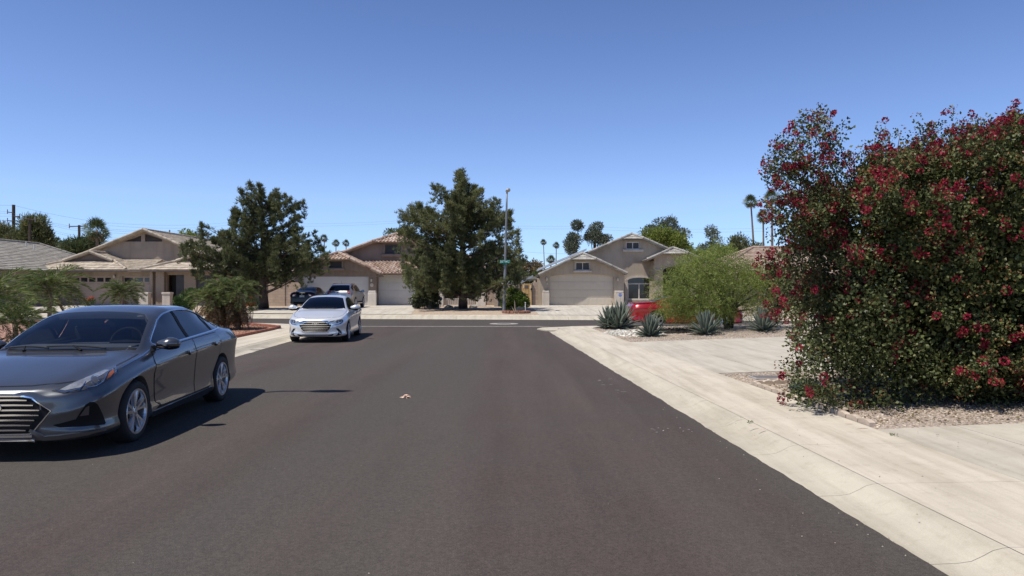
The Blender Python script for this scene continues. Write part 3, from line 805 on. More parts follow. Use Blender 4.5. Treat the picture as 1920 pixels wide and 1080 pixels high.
def silver_suv():
    sp = dict(L=4.60,
      s =[0.0, .05, .14, .30, .55, 1.00, 1.20, 1.32, 1.65, 2.00, 2.45, 3.10, 3.75, 4.05, 4.28, 4.42, 4.52, 4.57, 4.60],
      zt=[.80, .90, .96, 1.00, 1.04, 1.10, 1.13, 1.18, 1.40, 1.57, 1.64, 1.64, 1.60, 1.54, 1.44, 1.26, 1.12, 1.05, .95],
      w =[.50, .68, .80, .87, .905, .92, .92, .92, .92, .92, .92, .92, .92, .91, .90, .885, .86, .83, .78],
      zb=[.34, .30, .28, .27, .26, .26, .26, .26, .26, .26, .26, .26, .27, .29, .31, .33, .36, .38, .40],
      zs=[.74, .82, .88, .92, .96, 1.02, 1.04, 1.05, 1.06, 1.08, 1.09, 1.11, 1.13, 1.14, 1.14, 1.10, 1.03, .98, .88],
      wb=[.44, .62, .73, .79, .825, .845, .85, .85, .85, .852, .855, .855, .845, .83, .81, .79, .77, .74, .70],
      wr=[.28, .44, .54, .60, .65, .68, .69, .70, .67, .64, .63, .62, .60, .585, .60, .63, .65, .62, .55],
      dr=[.015, .02, .025, .03, .034, .036, .034, .045, .06, .066, .064, .064, .066, .07, .07, .04, .025, .02, .02])
    b = Body(sp, step=.08)
    root = thing('parked_car', 'silver grey sport utility vehicle with roof rails, rear towards us before the white garage door', 'car')
    side = dens([(1.50, 1.08), (1.84, 1.34), (2.15, 1.49), (2.50, 1.535), (3.15, 1.535), (3.75, 1.49), (4.05, 1.38), (4.0, 1.20), (3.1, 1.14), (2.4, 1.11)], n=1)
    wind = [(1.24, 0), (1.33, .66), (1.95, .57), (1.98, 0)]
    rear = [(0, 1.17), (.60, 1.17), (.66, 1.22), (.575, 1.49), (.52, 1.52), (0, 1.525)]
    car = other_car(root, b, PAINT_SUV, (-11.25, 48.55, zf(48.5)), (-.015, 1), .36, .92, 3.58, side, wind, rear, [2.45, 3.35], (M_GLASS_D, M_GLASS_D, M_GLASS_D), .905, detail=False, rview='B')
    for sg in (1, -1):
        def flip(mb):
            if sg < 0: mb.v = [(a, -b_, c) for a, b_, c in mb.v]
            return mb
        g = MB(); car.patch(g, [(.52, 1.16), (.66, 1.16), (.79, 1.02), (.80, .93), (.62, .95), (.55, 1.04)], 'B', .004, .1, mirror=False); car.put('tail_light', flip(g), M_RED)
        g = MB(); pts = []
        for ss in np.linspace(2.05, 3.85, 9):
            p, n = car.ray('T', ss, .58); pts.append(p+Vector((0, 0, .045 if 2.1 < ss < 3.8 else 0)))
        g.tube(pts, .018, 6); car.put('roof_rail', flip(g), M_CHROME)
        g = MB(); car.patch(g, strip([(1.30, .33), (1.42, .42), (3.05, .42), (3.20, .34)], .10), 'L', .004, .1, mirror=False); car.put('sill_cladding', flip(g), M_BLACKPL)
    g = MB(); car.patch(g, strip([(-.5, .955), (.5, .955)], .035), 'B', .004, .1, solid=.012, mirror=False); car.put('tailgate_trim', g, M_CHROME)
    g = MB(); car.patch(g, [(-.16, .90), (.16, .90), (.16, .78), (-.16, .78)], 'B', .006, .2, mirror=False); car.put('number_plate', g, M_PLATE)
    g = MB(); car.patch(g, [(-.72, .62), (.72, .62), (.66, .44), (-.66, .44)], 'B', .004, .1, mirror=False); car.put('rear_bumper', g, M_BLACKPL)
    door(car, [(1.44, 1.05), (1.40, .75), (1.46, .46), (2.42, .46), (2.44, 1.10)], 2.26, .96)
    door(car, [(2.46, 1.10), (2.44, .46), (2.98, .46), (3.20, .68), (3.36, .88), (3.36, 1.12)], 3.20, .99)
    mirror_parts(car, 1.66, .86, 1.14, (.11, .13, .09), M_BLACKPL)
    g = MB(); p, n = car.ray('T', 3.7, .0); g.tube([p, p+Vector((-.12, 0, .22))], [.006, .003], 5); car.put('aerial', g, M_BLACKPL)
    return root

def red_coupe():
    sp = dict(L=4.80,
      s =[0.0, .05, .14, .30, .60, 1.10, 1.50, 1.64, 2.00, 2.35, 2.70, 3.10, 3.55, 4.00, 4.25, 4.50, 4.66, 4.75, 4.80],
      zt=[.66, .74, .79, .84, .90, .97, 1.00, 1.045, 1.20, 1.30, 1.335, 1.32, 1.225, 1.075, 1.045, 1.05, 1.035, .97, .88],
      w =[.50, .70, .82, .89, .93, .935, .93, .93, .925, .925, .925, .93, .945, .95, .94, .905, .86, .81, .74],
      zb=[.22, .19, .18, .17, .17, .17, .17, .17, .17, .17, .17, .17, .18, .20, .22, .24, .26, .29, .32],
      zs=[.60, .66, .72, .78, .83, .90, .925, .935, .95, .96, .97, .985, 1.0, 1.0, .99, .985, .96, .90, .82],
      wb=[.44, .62, .74, .80, .84, .845, .84, .84, .835, .83, .83, .835, .85, .86, .85, .81, .76, .71, .64],
      wr=[.28, .44, .54, .60, .66, .69, .70, .70, .63, .57, .55, .545, .55, .62, .66, .66, .63, .58, .50],
      dr=[.012, .02, .024, .028, .034, .036, .034, .042, .056, .062, .062, .062, .058, .04, .03, .026, .024, .02, .02])
    b = Body(sp, step=.08)
    root = thing('parked_car', 'bright red two door coupe parked behind the agaves and the feathery green tree', 'car')
    side = dens([(1.80, .975), (2.10, 1.12), (2.40, 1.215), (2.75, 1.25), (3.10, 1.225), (3.48, 1.10), (3.42, 1.04), (3.0, 1.02), (2.4, .995)], n=1)
    wind = [(1.55, 0), (1.64, .66), (2.30, .52), (2.34, 0)]
    rear = [(3.12, 0), (3.15, .46), (3.92, .56), (4.0, .40), (4.02, 0)]
    car = other_car(root, b, PAINT_RED, (7.45, 31.0, 0), (1, .04), .355, .95, 3.80, side, wind, rear, [3.02], (M_GLASS_D, M_GLASS_D, M_GLASS_D), .92, wt=.25, detail=False)
    for sg in (1, -1):
        g = MB(); car.patch(g, [(.30, .83), (.70, .83), (.72, .74), (.34, .72)], 'B', .004, .1, mirror=False)
        if sg < 0: g.v = [(x, -y, z) for x, y, z in g.v]
        car.put('tail_light', g, M_RED)
    g = MB(); car.patch(g, strip([(-.74, 1.035), (0, 1.05), (.74, 1.035)], .05), 'B', .0, .1, solid=.05, mirror=False); car.put('spoiler', g, PAINT_RED)
    door(car, [(1.72, .93), (1.70, .60), (1.78, .33), (2.95, .33), (3.10, .60), (3.12, .98)], 2.92, .84)
    mirror_parts(car, 1.98, .83, 1.0, (.11, .12, .07), PAINT_RED)
    return root
# ================================================================= SETTING
def far(x): return 38.0-.105*x                # far kerb of the cross street
def near(x): return 30.3-.15*x                # its near kerb
# -- asphalt
def mat_asphalt(name, c0, c1, c2):
    m, n, l, out = nt(name); b = n.new('ShaderNodeBsdfPrincipled'); l.new(b.outputs[0], out.inputs[0])
    co = coords(n)
    streak = noise(n, l, mapping(n, l, co, (1.1, .07, 1), -.048), 1.0, 4, .6)
    c = ramp2(n, l, streak, c0, c1, .38, .66)
    dust = noise(n, l, mapping(n, l, co, (.35, .35, 1)), 1.0, 5, .6)
    c = mixc(n, l, ramp2(n, l, dust, (0, 0, 0), (.35, .35, .35), .5, .75), c, (.088, .073, .064))
    lane = noise(n, l, mapping(n, l, co, (.55, .018, 1), -.048), 1.0, 2, .5)
    c = mixc(n, l, ramp2(n, l, lane, (0, 0, 0), (.85, .85, .85), .44, .60), c, c2)
    oil = noise(n, l, mapping(n, l, co, (.8, .25, 1), -.048), 1.6, 6, .7)
    c = mixc(n, l, ramp2(n, l, oil, (0, 0, 0), (.45, .45, .45), .60, .74), c, tuple(v*.62 for v in c0))
    c = mixc(n, l, ramp2(n, l, noise(n, l, co, .9, 5, .65), (0, 0, 0), (.5, .5, .5), .42, .7), c, c2)
    grain = noise(n, l, co, 150, 3, .75)
    c = mixc(n, l, 1.0, c, ramp2(n, l, grain, (.50, .50, .50), (1.45, 1.43, 1.40), .32, .70), 'MULTIPLY')
    c = mixc(n, l, 1.0, c, ramp2(n, l, noise(n, l, co, 38, 4, .8), (.74, .74, .74), (1.24, 1.23, 1.22), .34, .66), 'MULTIPLY')
    v = n.new('ShaderNodeTexVoronoi'); v.inputs['Scale'].default_value = 26; l.new(co, v.inputs['Vector'])
    lt = n.new('ShaderNodeMath'); lt.operation = 'LESS_THAN'; lt.inputs[1].default_value = .045; l.new(v.outputs['Distance'], lt.inputs[0])
    wn_ = n.new('ShaderNodeTexWhiteNoise'); l.new(v.outputs['Position'], wn_.inputs['Vector'])
    gt = n.new('ShaderNodeMath'); gt.operation = 'GREATER_THAN'; gt.inputs[1].default_value = .8; l.new(wn_.outputs['Value'], gt.inputs[0])
    mu = n.new('ShaderNodeMath'); mu.operation = 'MULTIPLY'; l.new(lt.outputs[0], mu.inputs[0]); l.new(gt.outputs[0], mu.inputs[1])
    c = mixc(n, l, mu.outputs[0], c, (.30, .27, .24))
    l.new(c, b.inputs['Base Color']); b.inputs['Roughness'].default_value = .92; b.inputs['Specular IOR Level'].default_value = .25
    l.new(bump(n, l, noise(n, l, co, 110, 3, .8), .55, .006), b.inputs['Normal'])
    return m
M_ASPH = mat_asphalt('asphalt', (.061, .0465, .041), (.085, .066, .0585), (.068, .061, .053))
M_ASPH2 = mat_asphalt('cross_street_asphalt', (.060, .050, .0455), (.074, .062, .056), (.065, .058, .052))
def mat_concrete(name, c, dirt=(.70, .68, .64)):
    m, n, l, out = nt(name); b = n.new('ShaderNodeBsdfPrincipled'); l.new(b.outputs[0], out.inputs[0])
    co = coords(n)
    cc = ramp2(n, l, noise(n, l, co, 1.3, 6, .65), tuple(v*.91 for v in c), tuple(v*1.04 for v in c), .32, .64)
    st = ramp2(n, l, noise(n, l, mapping(n, l, co, (4.5, .35, 1), -.048), 1, 5, .65), dirt, (1, 1, 1), .30, .58)
    cc = mixc(n, l, .8, cc, st, 'MULTIPLY')
    sp = ramp2(n, l, noise(n, l, co, 7, 8, .8), (.86, .85, .83), (1.02, 1.02, 1.02), .34, .48)
    cc = mixc(n, l, .8, cc, sp, 'MULTIPLY')
    fine_ = ramp2(n, l, noise(n, l, co, 140, 2), (.88, .88, .88), (1.05, 1.05, 1.05), .3, .7)
    cc = mixc(n, l, 1.0, cc, fine_, 'MULTIPLY')
    l.new(cc, b.inputs['Base Color']); b.inputs['Roughness'].default_value = .88; b.inputs['Specular IOR Level'].default_value = .3
    l.new(bump(n, l, noise(n, l, co, 70, 4, .7), .25, .004), b.inputs['Normal'])
    return m
M_CONC = mat_concrete('pavement_concrete', (.515, .460, .370))
M_KERB = mat_concrete('kerb_concrete', (.455, .41, .325), (.76, .74, .71))
M_DRIVE = mat_concrete('driveway_concrete', (.455, .415, .340), (.72, .70, .68))
M_FARDRIVE = mat_concrete('far_driveway_concrete', (.50, .455, .38), (.66, .64, .62))
def mat_gravel(name, cols, scale, bd=.03):
    m, n, l, out = nt(name); b = n.new('ShaderNodeBsdfPrincipled'); l.new(b.outputs[0], out.inputs[0])
    co = coords(n)
    v = n.new('ShaderNodeTexVoronoi'); v.inputs['Scale'].default_value = scale; l.new(co, v.inputs['Vector'])
    wn_ = n.new('ShaderNodeTexWhiteNoise'); l.new(v.outputs['Position'], wn_.inputs['Vector'])
    r = n.new('ShaderNodeValToRGB'); l.new(wn_.outputs['Value'], r.inputs[0])
    els = r.color_ramp.elements
    els[0].color = (*cols[0], 1); els[1].color = (*cols[-1], 1)
    for i, c in enumerate(cols[1:-1]):
        e = els.new((i+1)/(len(cols)-1)); e.color = (*c, 1)
    l.new(r.outputs[0], b.inputs['Base Color']); b.inputs['Roughness'].default_value = .9
    iv = n.new('ShaderNodeMath'); iv.operation = 'SUBTRACT'; iv.inputs[0].default_value = 1; l.new(v.outputs['Distance'], iv.inputs[1])
    l.new(bump(n, l, iv.outputs[0], 1.0, bd), b.inputs['Normal'])
    return m
M_GRAVEL = mat_gravel('pink_gravel', [(.17, .135, .105), (.36, .29, .23), (.43, .34, .27), (.50, .43, .36), (.29, .225, .175)], 32)
M_REDGRAVEL = mat_gravel('red_gravel', [(.13, .055, .035), (.30, .14, .09), (.36, .20, .14), (.42, .27, .20), (.22, .10, .065)], 22)
M_LOT = mat_gravel('lot_gravel', [(.26, .19, .13), (.40, .31, .225), (.46, .36, .265), (.33, .25, .175)], 18)
M_GROUND = mat('dry_ground', (.30, .25, .20), .95, var=.25, vs=.2, fine=.3, fs=40)

struct(sheet('ground', [(-1200, -300), (1200, -300), (1200, 1800), (-1200, 1800)], -.12, M_GROUND))
# street with a slightly ragged edge of the overlay
rg = random.Random(3)
def edge(off, y0, y1, amp=.009, stp=.09):
    out = []; y = y0; w_ = 0
    while y < y1:
        w_ = w_*.7+rg.uniform(-amp, amp); out.append((off+w_-SL*y, y)); y += stp
    out.append((off-SL*y1, y1)); return out
right_e = edge(2.74, -8, 28.0); left_e = edge(-5.85, -8, 27.6)
pts = right_e+[(2.74-SL*28+.5, 29.4), (2.74-SL*28+1.6, 30.9), (-9.6, 31.0), (-8.2, 29.4)]+left_e[::-1]
mb = MB(); vs, tr, _ = tess(pts); mb.add([(p[0], p[1], .012) for p in vs], tr)
for L_ in (right_e, left_e):
    for a, b in zip(L_, L_[1:]): mb.quad((*a, .012), (*b, .012), (*b, -.02), (*a, -.02))
struct(mb.build('street', M_ASPH))
xs = np.linspace(-90, 90, 61)
struct(sheet('cross_street', [(x, near(x)-1.2) for x in xs]+[(x, far(x)+.15) for x in xs[::-1]], -.004, M_ASPH2))
struct(sheet('valley_gutter', [(-9.9, 30.95), (0.6, 30.9), (1.9, 29.8), (2.9, 30.3), (1.2, 31.35), (-9.9, 31.40)], .006, mat_concrete('gutter_concrete', (.30, .275, .24), (.6, .58, .55))))

# -- kerb with roll, in lengths with open joints
def SP_(o, y): v = S(o, y); return (v.x, v.y)
def run(name, prof, ys, m, gap=.006):
    """prof: (offset, z) points swept along the street between the joints ys"""
    mb = MB()
    for y0, y1 in zip(ys, ys[1:]):
        y0 += gap/2; y1 -= gap/2
        n = len(prof); k = max(1, int((y1-y0)/.7)); yy = np.linspace(y0, y1, k+1)
        for a, b in zip(yy, yy[1:]):
            for i in range(n-1):
                mb.quad(S(prof[i][0], a, prof[i][1]), S(prof[i+1][0], a, prof[i+1][1]), S(prof[i+1][0], b, prof[i+1][1]), S(prof[i][0], b, prof[i][1]))
        for yq in (y0, y1):
            mb.poly([S(o, yq, z) for o, z in prof]+[S(prof[-1][0], yq, -.1), S(prof[0][0], yq, -.1)])
    o = mb.build(name, m, smooth=False); return struct(o)
joints = [-6]+[-5.6+1.42*k for k in range(0, 24)]
joints = [j for j in joints if j < 27.3]+[27.5]
kp = [(2.66, -.02), (2.72, .0), (2.92, .008), (3.0, .02), (3.07, .052), (3.13, .085), (3.19, .100), (3.225, .104)]
run('kerb', kp, joints, M_KERB)
run('pavement', [(3.230, .105), (4.402, .122)], joints, M_CONC, .004)
struct(sheet('pavement_base', [SP_(3.18, -6), SP_(4.5, -6), SP_(4.5, 27.5), SP_(3.18, 27.5)], .078, M_KERB))
lk = [(-o+(-3.11), z) for o, z in kp]
run('kerb', [(-3.11-o, z) for o, z in kp][::-1], joints, M_KERB)
run('pavement', [(-7.55, .125), (-6.35, .105)], joints, M_CONC)
# corner pavements
def slab(name, pts, z, m, th=.2):
    mb = MB(); zz = z if callable(z) else (lambda x, y: z)
    vs, tr, _ = tess(pts); mb.add([(p[0], p[1], zz(*p)) for p in vs], tr)
    for i in range(len(pts)):
        a, b = pts[i], pts[(i+1) % len(pts)]
        mb.quad((*a, zz(*a)), (*b, zz(*b)), (*b, zz(*b)-th), (*a, zz(*a)-th))
    return struct(mb.build(name, m))
def arc(c, r, a0, a1, n=10):
    return [(c[0]+r*math.cos(math.radians(a)), c[1]+r*math.sin(math.radians(a))) for a in np.linspace(a0, a1, n)]
q0 = S(3.24, 27.5); q1 = S(4.395, 27.5)
slab('corner_pavement', [(q0.x, q0.y+.008), (1.80, 28.3), (2.05, 28.9), (2.5, 29.35), (3.2, 29.6), (4.0, near(4)), (60, near(60)), (60, near(60)-1.6), (4.2, near(4.2)-1.7), (3.45, 28.1), (q1.x, q1.y+.008)], .112, M_CONC)
slab('corner_kerb', [(S(2.66, 27.5).x, 27.508), (1.0, 28.6), (1.25, 29.5), (2.0, 30.0), (3.0, near(3)+.45), (60, near(60)+.45), (60, near(60)+.008), (4.0, near(4)+.008), (3.2, 29.61), (2.49, 29.36), (2.04, 28.9), (1.79, 28.3), (q0.x-.008, 27.508)], .05, M_KERB)
q0 = S(-6.35, 27.5); q1 = S(-7.55, 27.5)
slab('corner_pavement', [(q0.x, 27.508), (-7.75, 28.6), (-8.15, 29.6), (-9.0, 30.6), (-10.2, 31.4), (-11.7, near(-11.7)), (-60, near(-60)), (-60, near(-60)-1.5), (-11.3, near(-11.3)-1.5), (-9.75, 29.4), (-9.15, 28.4), (q1.x, 27.508)], .117, M_CONC)
slab('corner_kerb', [(S(-5.77, 27.5).x, 27.508), (-7.25, 28.8), (-7.75, 29.9), (-8.7, 31.0), (-10.0, 31.85), (-11.7, near(-11.7)+.45), (-60, near(-60)+.45), (-60, near(-60)+.008), (-11.7, near(-11.7)+.008), (-10.2, 31.41), (-9.0, 30.61), (-8.14, 29.6), (-7.74, 28.6), (q0.x+.008, 27.508)], .045, M_KERB)
# far kerb, pavement and lots
def frun(name, prof, m, step=1.5, x0=-60, x1=60, gap=.012):
    mb = MB(); x = x0
    while x < x1:
        a, b = x+gap/2, x+step-gap/2
        for i in range(len(prof)-1):
            (o0, z0), (o1, z1) = prof[i], prof[i+1]
            mb.quad((a, far(a)+o0, z0), (b, far(b)+o0, z0), (b, far(b)+o1, z1), (a, far(a)+o1, z1))
        x += step
    return struct(mb.build(name, m))
frun('far_kerb', [(0, -.01), (.04, .012), (.32, .02), (.42, .07), (.52, .135), (.62, .15)], M_KERB, 3.0)
frun('far_pavement', [(.632, .151), (2.0, .168)], M_CONC, 1.6)
mb = MB(); yy = [39, 41, 42, 43, 44, 45, 45.6, 60, 90, 130, 260]
lotx = np.linspace(-130, 130, 27)
for xa, xb in zip(lotx, lotx[1:]):
    for i in range(len(yy)-1):
        def yv(x, i): return far(max(-60, min(60, x)))+1.99 if i == 0 else max(yy[i], far(max(-60, min(60, x)))+2.0+i*.5)
        mb.quad(*[(x, yv(x, j), zf(yv(x, j))-(0.012 if j == 0 else 0)) for x, j in ((xa, i), (xb, i), (xb, i+1), (xa, i+1))])
struct(mb.build('far_lots', M_LOT))
def far_strip(name, xa0, xb0, xa1, xb1, y1, m, off=.012, joints_=3):
    """driveway from the far pavement to the garage, following the ground"""
    mb = MB(); N = 10
    for i in range(N):
        t0, t1 = i/N, (i+1)/N
        g = .0
        def pt(s_, t):
            x = (xa0+(xa1-xa0)*t)*(1-s_)+(xb0+(xb1-xb0)*t)*s_
            ys = far(x)+2.0; y = ys+(y1-ys)*t
            return (x, y, zf(y)+off)
        for k in range(2):
            mb.quad(pt(k/2+.002, t0+(.002 if i % 3 == 0 else 0)), pt((k+1)/2-.002, t0+(.002 if i % 3 == 0 else 0)), pt((k+1)/2-.002, t1), pt(k/2+.002, t1))
    return struct(mb.build(name, m))
far_strip('driveway', -15.6, -5.7, -15.3, -7.0, 54.6, M_FARDRIVE)
far_strip('driveway', 1.5, 8.6, 1.2, 8.6, 55.4, M_FARDRIVE)
far_strip('driveway', -35.5, -26.3, -33.6, -27.0, 54.0, M_FARDRIVE)

# -- yards on the right
def yard(name, pts, m, off=0.0, th=.25):
    return slab(name, pts, lambda x, y: zr(x+SL*y)+off, m, th)
def SP(off, y): v = S(off, y); return (v.x, v.y)
def yardpoly(y0, y1, o1=14): return [SP(4.41, y0), SP(6.5, y0), SP(9, y0), SP(o1, y0), SP(o1, y1), SP(9, y1), SP(6.5, y1), SP(4.41, y1)]
yard('driveway', [SP(4.41, .5), SP(5.30, .5), SP(5.30, 7.93), SP(4.41, 7.88)], M_DRIVE)
yard('driveway', [SP(5.312, .5), SP(14, .5), SP(14, 8.12), SP(5.312, 7.935)], M_DRIVE)
yard('gravel_bed', [SP(4.40, 7.9), SP(14, 8.14), SP(14, 13.1), SP(4.40, 13.1)], M_GRAVEL, -.012)
yard('driveway', [SP(4.41, 13.1), SP(5.35, 13.1), SP(5.35, 20.6), SP(4.41, 20.6)], M_DRIVE)
yard('driveway', [SP(5.362, 13.1), SP(9.0, 13.1), SP(9.0, 20.6), SP(5.362, 20.6)], M_DRIVE)
yard('driveway', [SP(9.012, 13.1), SP(18, 13.1), SP(18, 20.6), SP(9.012, 20.6)], M_DRIVE)
yard('gravel_bed', [SP(4.40, 20.62), SP(16, 20.62), SP(16, 26.8), (5.2, near(5.2)-1.72), (4.2, near(4.2)-1.72), (3.45, 28.0), SP(4.40, 27.3)], M_GRAVEL, -.012)
# left side beds
slab('yard_ground', [SP(-7.56, -4), SP(-7.56, 21.2), (-45, 21.2), (-45, -4)], .10, M_DRIVE)
slab('red_gravel_bed', [SP(-7.60, 21.25), SP(-7.62, 27.6), (-9.55, 28.6), (-10.6, 29.6), (-11.6, near(-11.6)-1.55), (-45, near(-45)-1.55), (-45, 21.25)], .11, M_REDGRAVEL)
M_TERRA = mat('terracotta_edging', (.26, .095, .06), .85, var=.3, vs=5, bmp=.3, bs=40)
mb = MB()
el_ = [SP(-7.57, 21.3), SP(-7.57, 24), SP(-7.59, 26.6), (-9.10, 28.0), (-9.7, 28.75), (-10.6, 29.75), (-11.4, near(-11.4)-1.6), (-20, near(-20)-1.6), (-30, near(-30)-1.6)]
for (a, b) in zip(el_, el_[1:]):
    d = Vector((b[0]-a[0], b[1]-a[1])); n = max(1, int(d.length/.4)); 
    for i in range(n):
        t = (i+.5)/n; mb.rbox((a[0]+d.x*t, a[1]+d.y*t, .15), (d.length/n-.012, .10, .13), .02, math.atan2(d.y, d.x))
tag(mb.build('edging', M_TERRA), 'low terracotta edging curb round the red gravel bed on the left corner', 'edging')
# scalloped concrete edging of the gravel bed under the bougainvillea
M_SCAL = mat('edging_concrete', (.44, .36, .28), .9, var=.2, vs=6, bmp=.3, bs=60)
mb = MB()
def scallop(a, b, n, h=.09):
    for i in range(n):
        t0, t1 = i/n+.004, (i+1)/n-.004
        p0 = Vector(a).lerp(Vector(b), t0); p1 = Vector(a).lerp(Vector(b), t1); nn = Vector((p1.y-p0.y, p0.x-p1.x, 0)).normalized()*.035
        prof = [(0, -.03), (0, h*.62), (.2, h*.9), (.5, h), (.8, h*.9), (1, h*.62), (1, -.03)]
        pp = [p0.lerp(p1, u)+Vector((0, 0, zz)) for u, zz in prof]
        mb.prism([p-nn for p in pp], nn*2)
a = S(4.46, 11.55, .125); b = S(4.46, 8.05, .125); scallop(a, b, 13, .055)
c = S(5.1, 11.6, .145); scallop(a, c, 4, .055)
tag(mb.build('edging', M_SCAL), 'scalloped concrete edging between the pavement and the gravel by the bougainvillea', 'edging')
# meter lid in the gravel
t = thing('meter_box', 'flat rectangular meter box lid set in the gravel by the edging', 'utility lid', S(5.05, 12.35, zr(5.0)))
p = S(5.05, 12.35, zr(5.05)-.014)
mb = MB(); mb.rbox(p, (.62, .40, .03), .006); mb.build('frame', mat('lid_frame', (.30, .28, .26), .8), t)
mb = MB(); mb.rbox(p+Vector((0, 0, .008)), (.54, .32, .026), .005); mb.build('lid', mat('lid_grey', (.13, .115, .11), .75, bmp=.3, bs=120), t)
# manhole in the cross street
p = Vector((-.38, 33.6, 0))
t = thing('manhole', 'round manhole with a pale concrete collar in the cross street', 'manhole', p)
mb = MB(); mb.lathe([(.34, .004), (.36, .008), (.66, .007), (.68, .0)], p, 'Z', 40); mb.build('collar', mat('collar_concrete', (.30, .275, .25), .9, var=.2, vs=6), t)
mb = MB(); mb.lathe([(0, .010), (.33, .010), (.338, .0)], p, 'Z', 36); mb.build('cover', mat('cast_iron', (.10, .09, .085), .7, .3), t)
# small marks: utility paint and chalk on the street, gutter and pavement
M_WHITEP = mat('faded_white_paint', (.34, .32, .30), .9, var=.4, vs=30)
M_REDP = mat('faded_red_paint', (.52, .30, .25), .9, var=.25, vs=20)
def marks(name, lst, m, label, cat):
    """thin flat dabs of paint: (px, py, ground z, length, width, angle)"""
    mb = MB()
    for px, py, z, L_, W_, an in lst:
        c = G(px, py, z)
        u = Vector((math.cos(an), math.sin(an), 0))*L_/2; v = Vector((-math.sin(an), math.cos(an), 0))*W_/2
        pts = []
        for k in range(10):
            a = 2*PI*k/10; rr = rg.uniform(.75, 1.1)
            pts.append(c+u*math.cos(a)*rr+v*math.sin(a)*rr+Vector((0, 0, .005)))
        mb.poly(pts)
    return struct(mb.build(name, m))
marks('paint_mark', [(x+rg.uniform(-2, 2), y, .012, rg.uniform(.02, .06), .016, rg.uniform(-1.2, 1.2)) for x, y in ((1222, 805), (1229, 807), (1236, 803), (1243, 808), (1251, 804), (1232, 811), (1275, 803), (1282, 809), (1290, 806), (1296, 810))], M_WHITEP, 'broken white utility marks on the asphalt near the right kerb', 'paint mark')
marks('paint_mark', [(x+rg.uniform(-5, 5), y, .012, rg.uniform(.05, .11), .022, rg.uniform(-.4, .4)) for x, y in ((1128, 714), (1141, 711), (1136, 722), (1150, 721), (1160, 732), (1172, 735), (1120, 713))], M_WHITEP, 'faint white scuffs on the asphalt further up by the right kerb', 'paint mark')
marks('paint_mark', [(1412, 799.5, .118, .12, .018, -.2), (1428, 806.5, .112, .13, .018, .35), (1592, 795, .122, .10, .018, -.1), (1617, 803.5, .122, .12, .022, .0)], M_REDP, 'short faded red strokes across the right pavement slab', 'paint mark')
marks('paint_mark', [(455, 657, .02, .25, .16, .9), (482, 655, .02, .5, .16, .9), (497, 650, .02, .25, .10, .9), (470, 662, .02, .2, .08, .9)], M_WHITEP, 'splashed white paint on the left gutter behind the grey car', 'paint mark')
# ================================================================= HOUSES
def mat_tile(name, cols, rough=.85):
    if name in MATS: return MATS[name]
    m, n, l, out = nt(name); b = n.new('ShaderNodeBsdfPrincipled'); l.new(b.outputs[0], out.inputs[0])
    g = n.new('ShaderNodeNewGeometry'); r = n.new('ShaderNodeValToRGB'); l.new(g.outputs['Random Per Island'], r.inputs[0])
    els = r.color_ramp.elements; els[0].color = (*cols[0], 1); els[1].color = (*cols[-1], 1)
    for i, c in enumerate(cols[1:-1]):
        e = els.new((i+1)/(len(cols)-1)); e.color = (*c, 1)
    co = coords(n)
    st = ramp2(n, l, noise(n, l, co, 2.2, 5, .7), (.72, .71, .70), (1.06, 1.06, 1.06), .34, .62)
    c = mixc(n, l, 1.0, r.outputs[0], st, 'MULTIPLY')
    l.new(c, b.inputs['Base Color']); b.inputs['Roughness'].default_value = rough; b.inputs['Specular IOR Level'].default_value = .25
    l.new(bump(n, l, noise(n, l, co, 30, 4), .3, .01), b.inputs['Normal'])
    MATS[name] = m; return m
T_GREY = mat_tile('grey_roof_tile', [(.25, .235, .21), (.33, .31, .28), (.38, .36, .32), (.30, .285, .255)])
T_TAN = mat_tile('tan_roof_tile', [(.36, .305, .235), (.45, .385, .30), (.50, .435, .345), (.41, .345, .27)])
T_DUST = mat_tile('dusty_roof_tile', [(.27, .25, .215), (.33, .305, .265), (.36, .335, .29), (.30, .28, .24)])
T_RED = mat_tile('red_barrel_tile', [(.24, .155, .115), (.37, .265, .205), (.48, .385, .315), (.32, .215, .165), (.43, .34, .27)])
T_PINK = mat_tile('pinkish_roof_tile', [(.29, .21, .16), (.37, .275, .215), (.42, .32, .255), (.33, .24, .19)])
def mat_stucco(name, col):
    m, n, l, out = nt(name); b = n.new('ShaderNodeBsdfPrincipled'); l.new(b.outputs[0], out.inputs[0])
    co = coords(n)
    c = ramp2(n, l, noise(n, l, co, .8, 5, .6), tuple(v*.88 for v in col), tuple(v*1.07 for v in col), .35, .65)
    st = ramp2(n, l, noise(n, l, mapping(n, l, co, (3, 3, .35)), 1, 4), (.86, .85, .84), (1.02, 1.02, 1.02), .35, .6)
    c = mixc(n, l, .8, c, st, 'MULTIPLY')
    c = mixc(n, l, 1.0, c, ramp2(n, l, noise(n, l, co, 24, 3, .7), (.86, .86, .86), (1.06, 1.06, 1.06), .35, .65), 'MULTIPLY')
    l.new(c, b.inputs['Base Color']); b.inputs['Roughness'].default_value = .92; b.inputs['Specular IOR Level'].default_value = .2
    l.new(bump(n, l, noise(n, l, co, 45, 4, .7), .5, .012), b.inputs['Normal'])
    return m
W_R = mat_stucco('taupe_stucco', (.425, .358, .278)); W_M = mat_stucco('brown_stucco', (.285, .225, .180)); W_L = mat_stucco('rosy_tan_stucco', (.36, .292, .228))
W_TRIM = mat_stucco('cream_trim_stucco', (.58, .52, .44)); W_MT = mat_stucco('pale_pillar_stucco', (.66, .61, .54))
M_FASC = mat('fascia_board', (.20, .16, .13), .8, var=.15); M_FASCT = mat('tan_fascia_board', (.30, .24, .19), .8, var=.15)
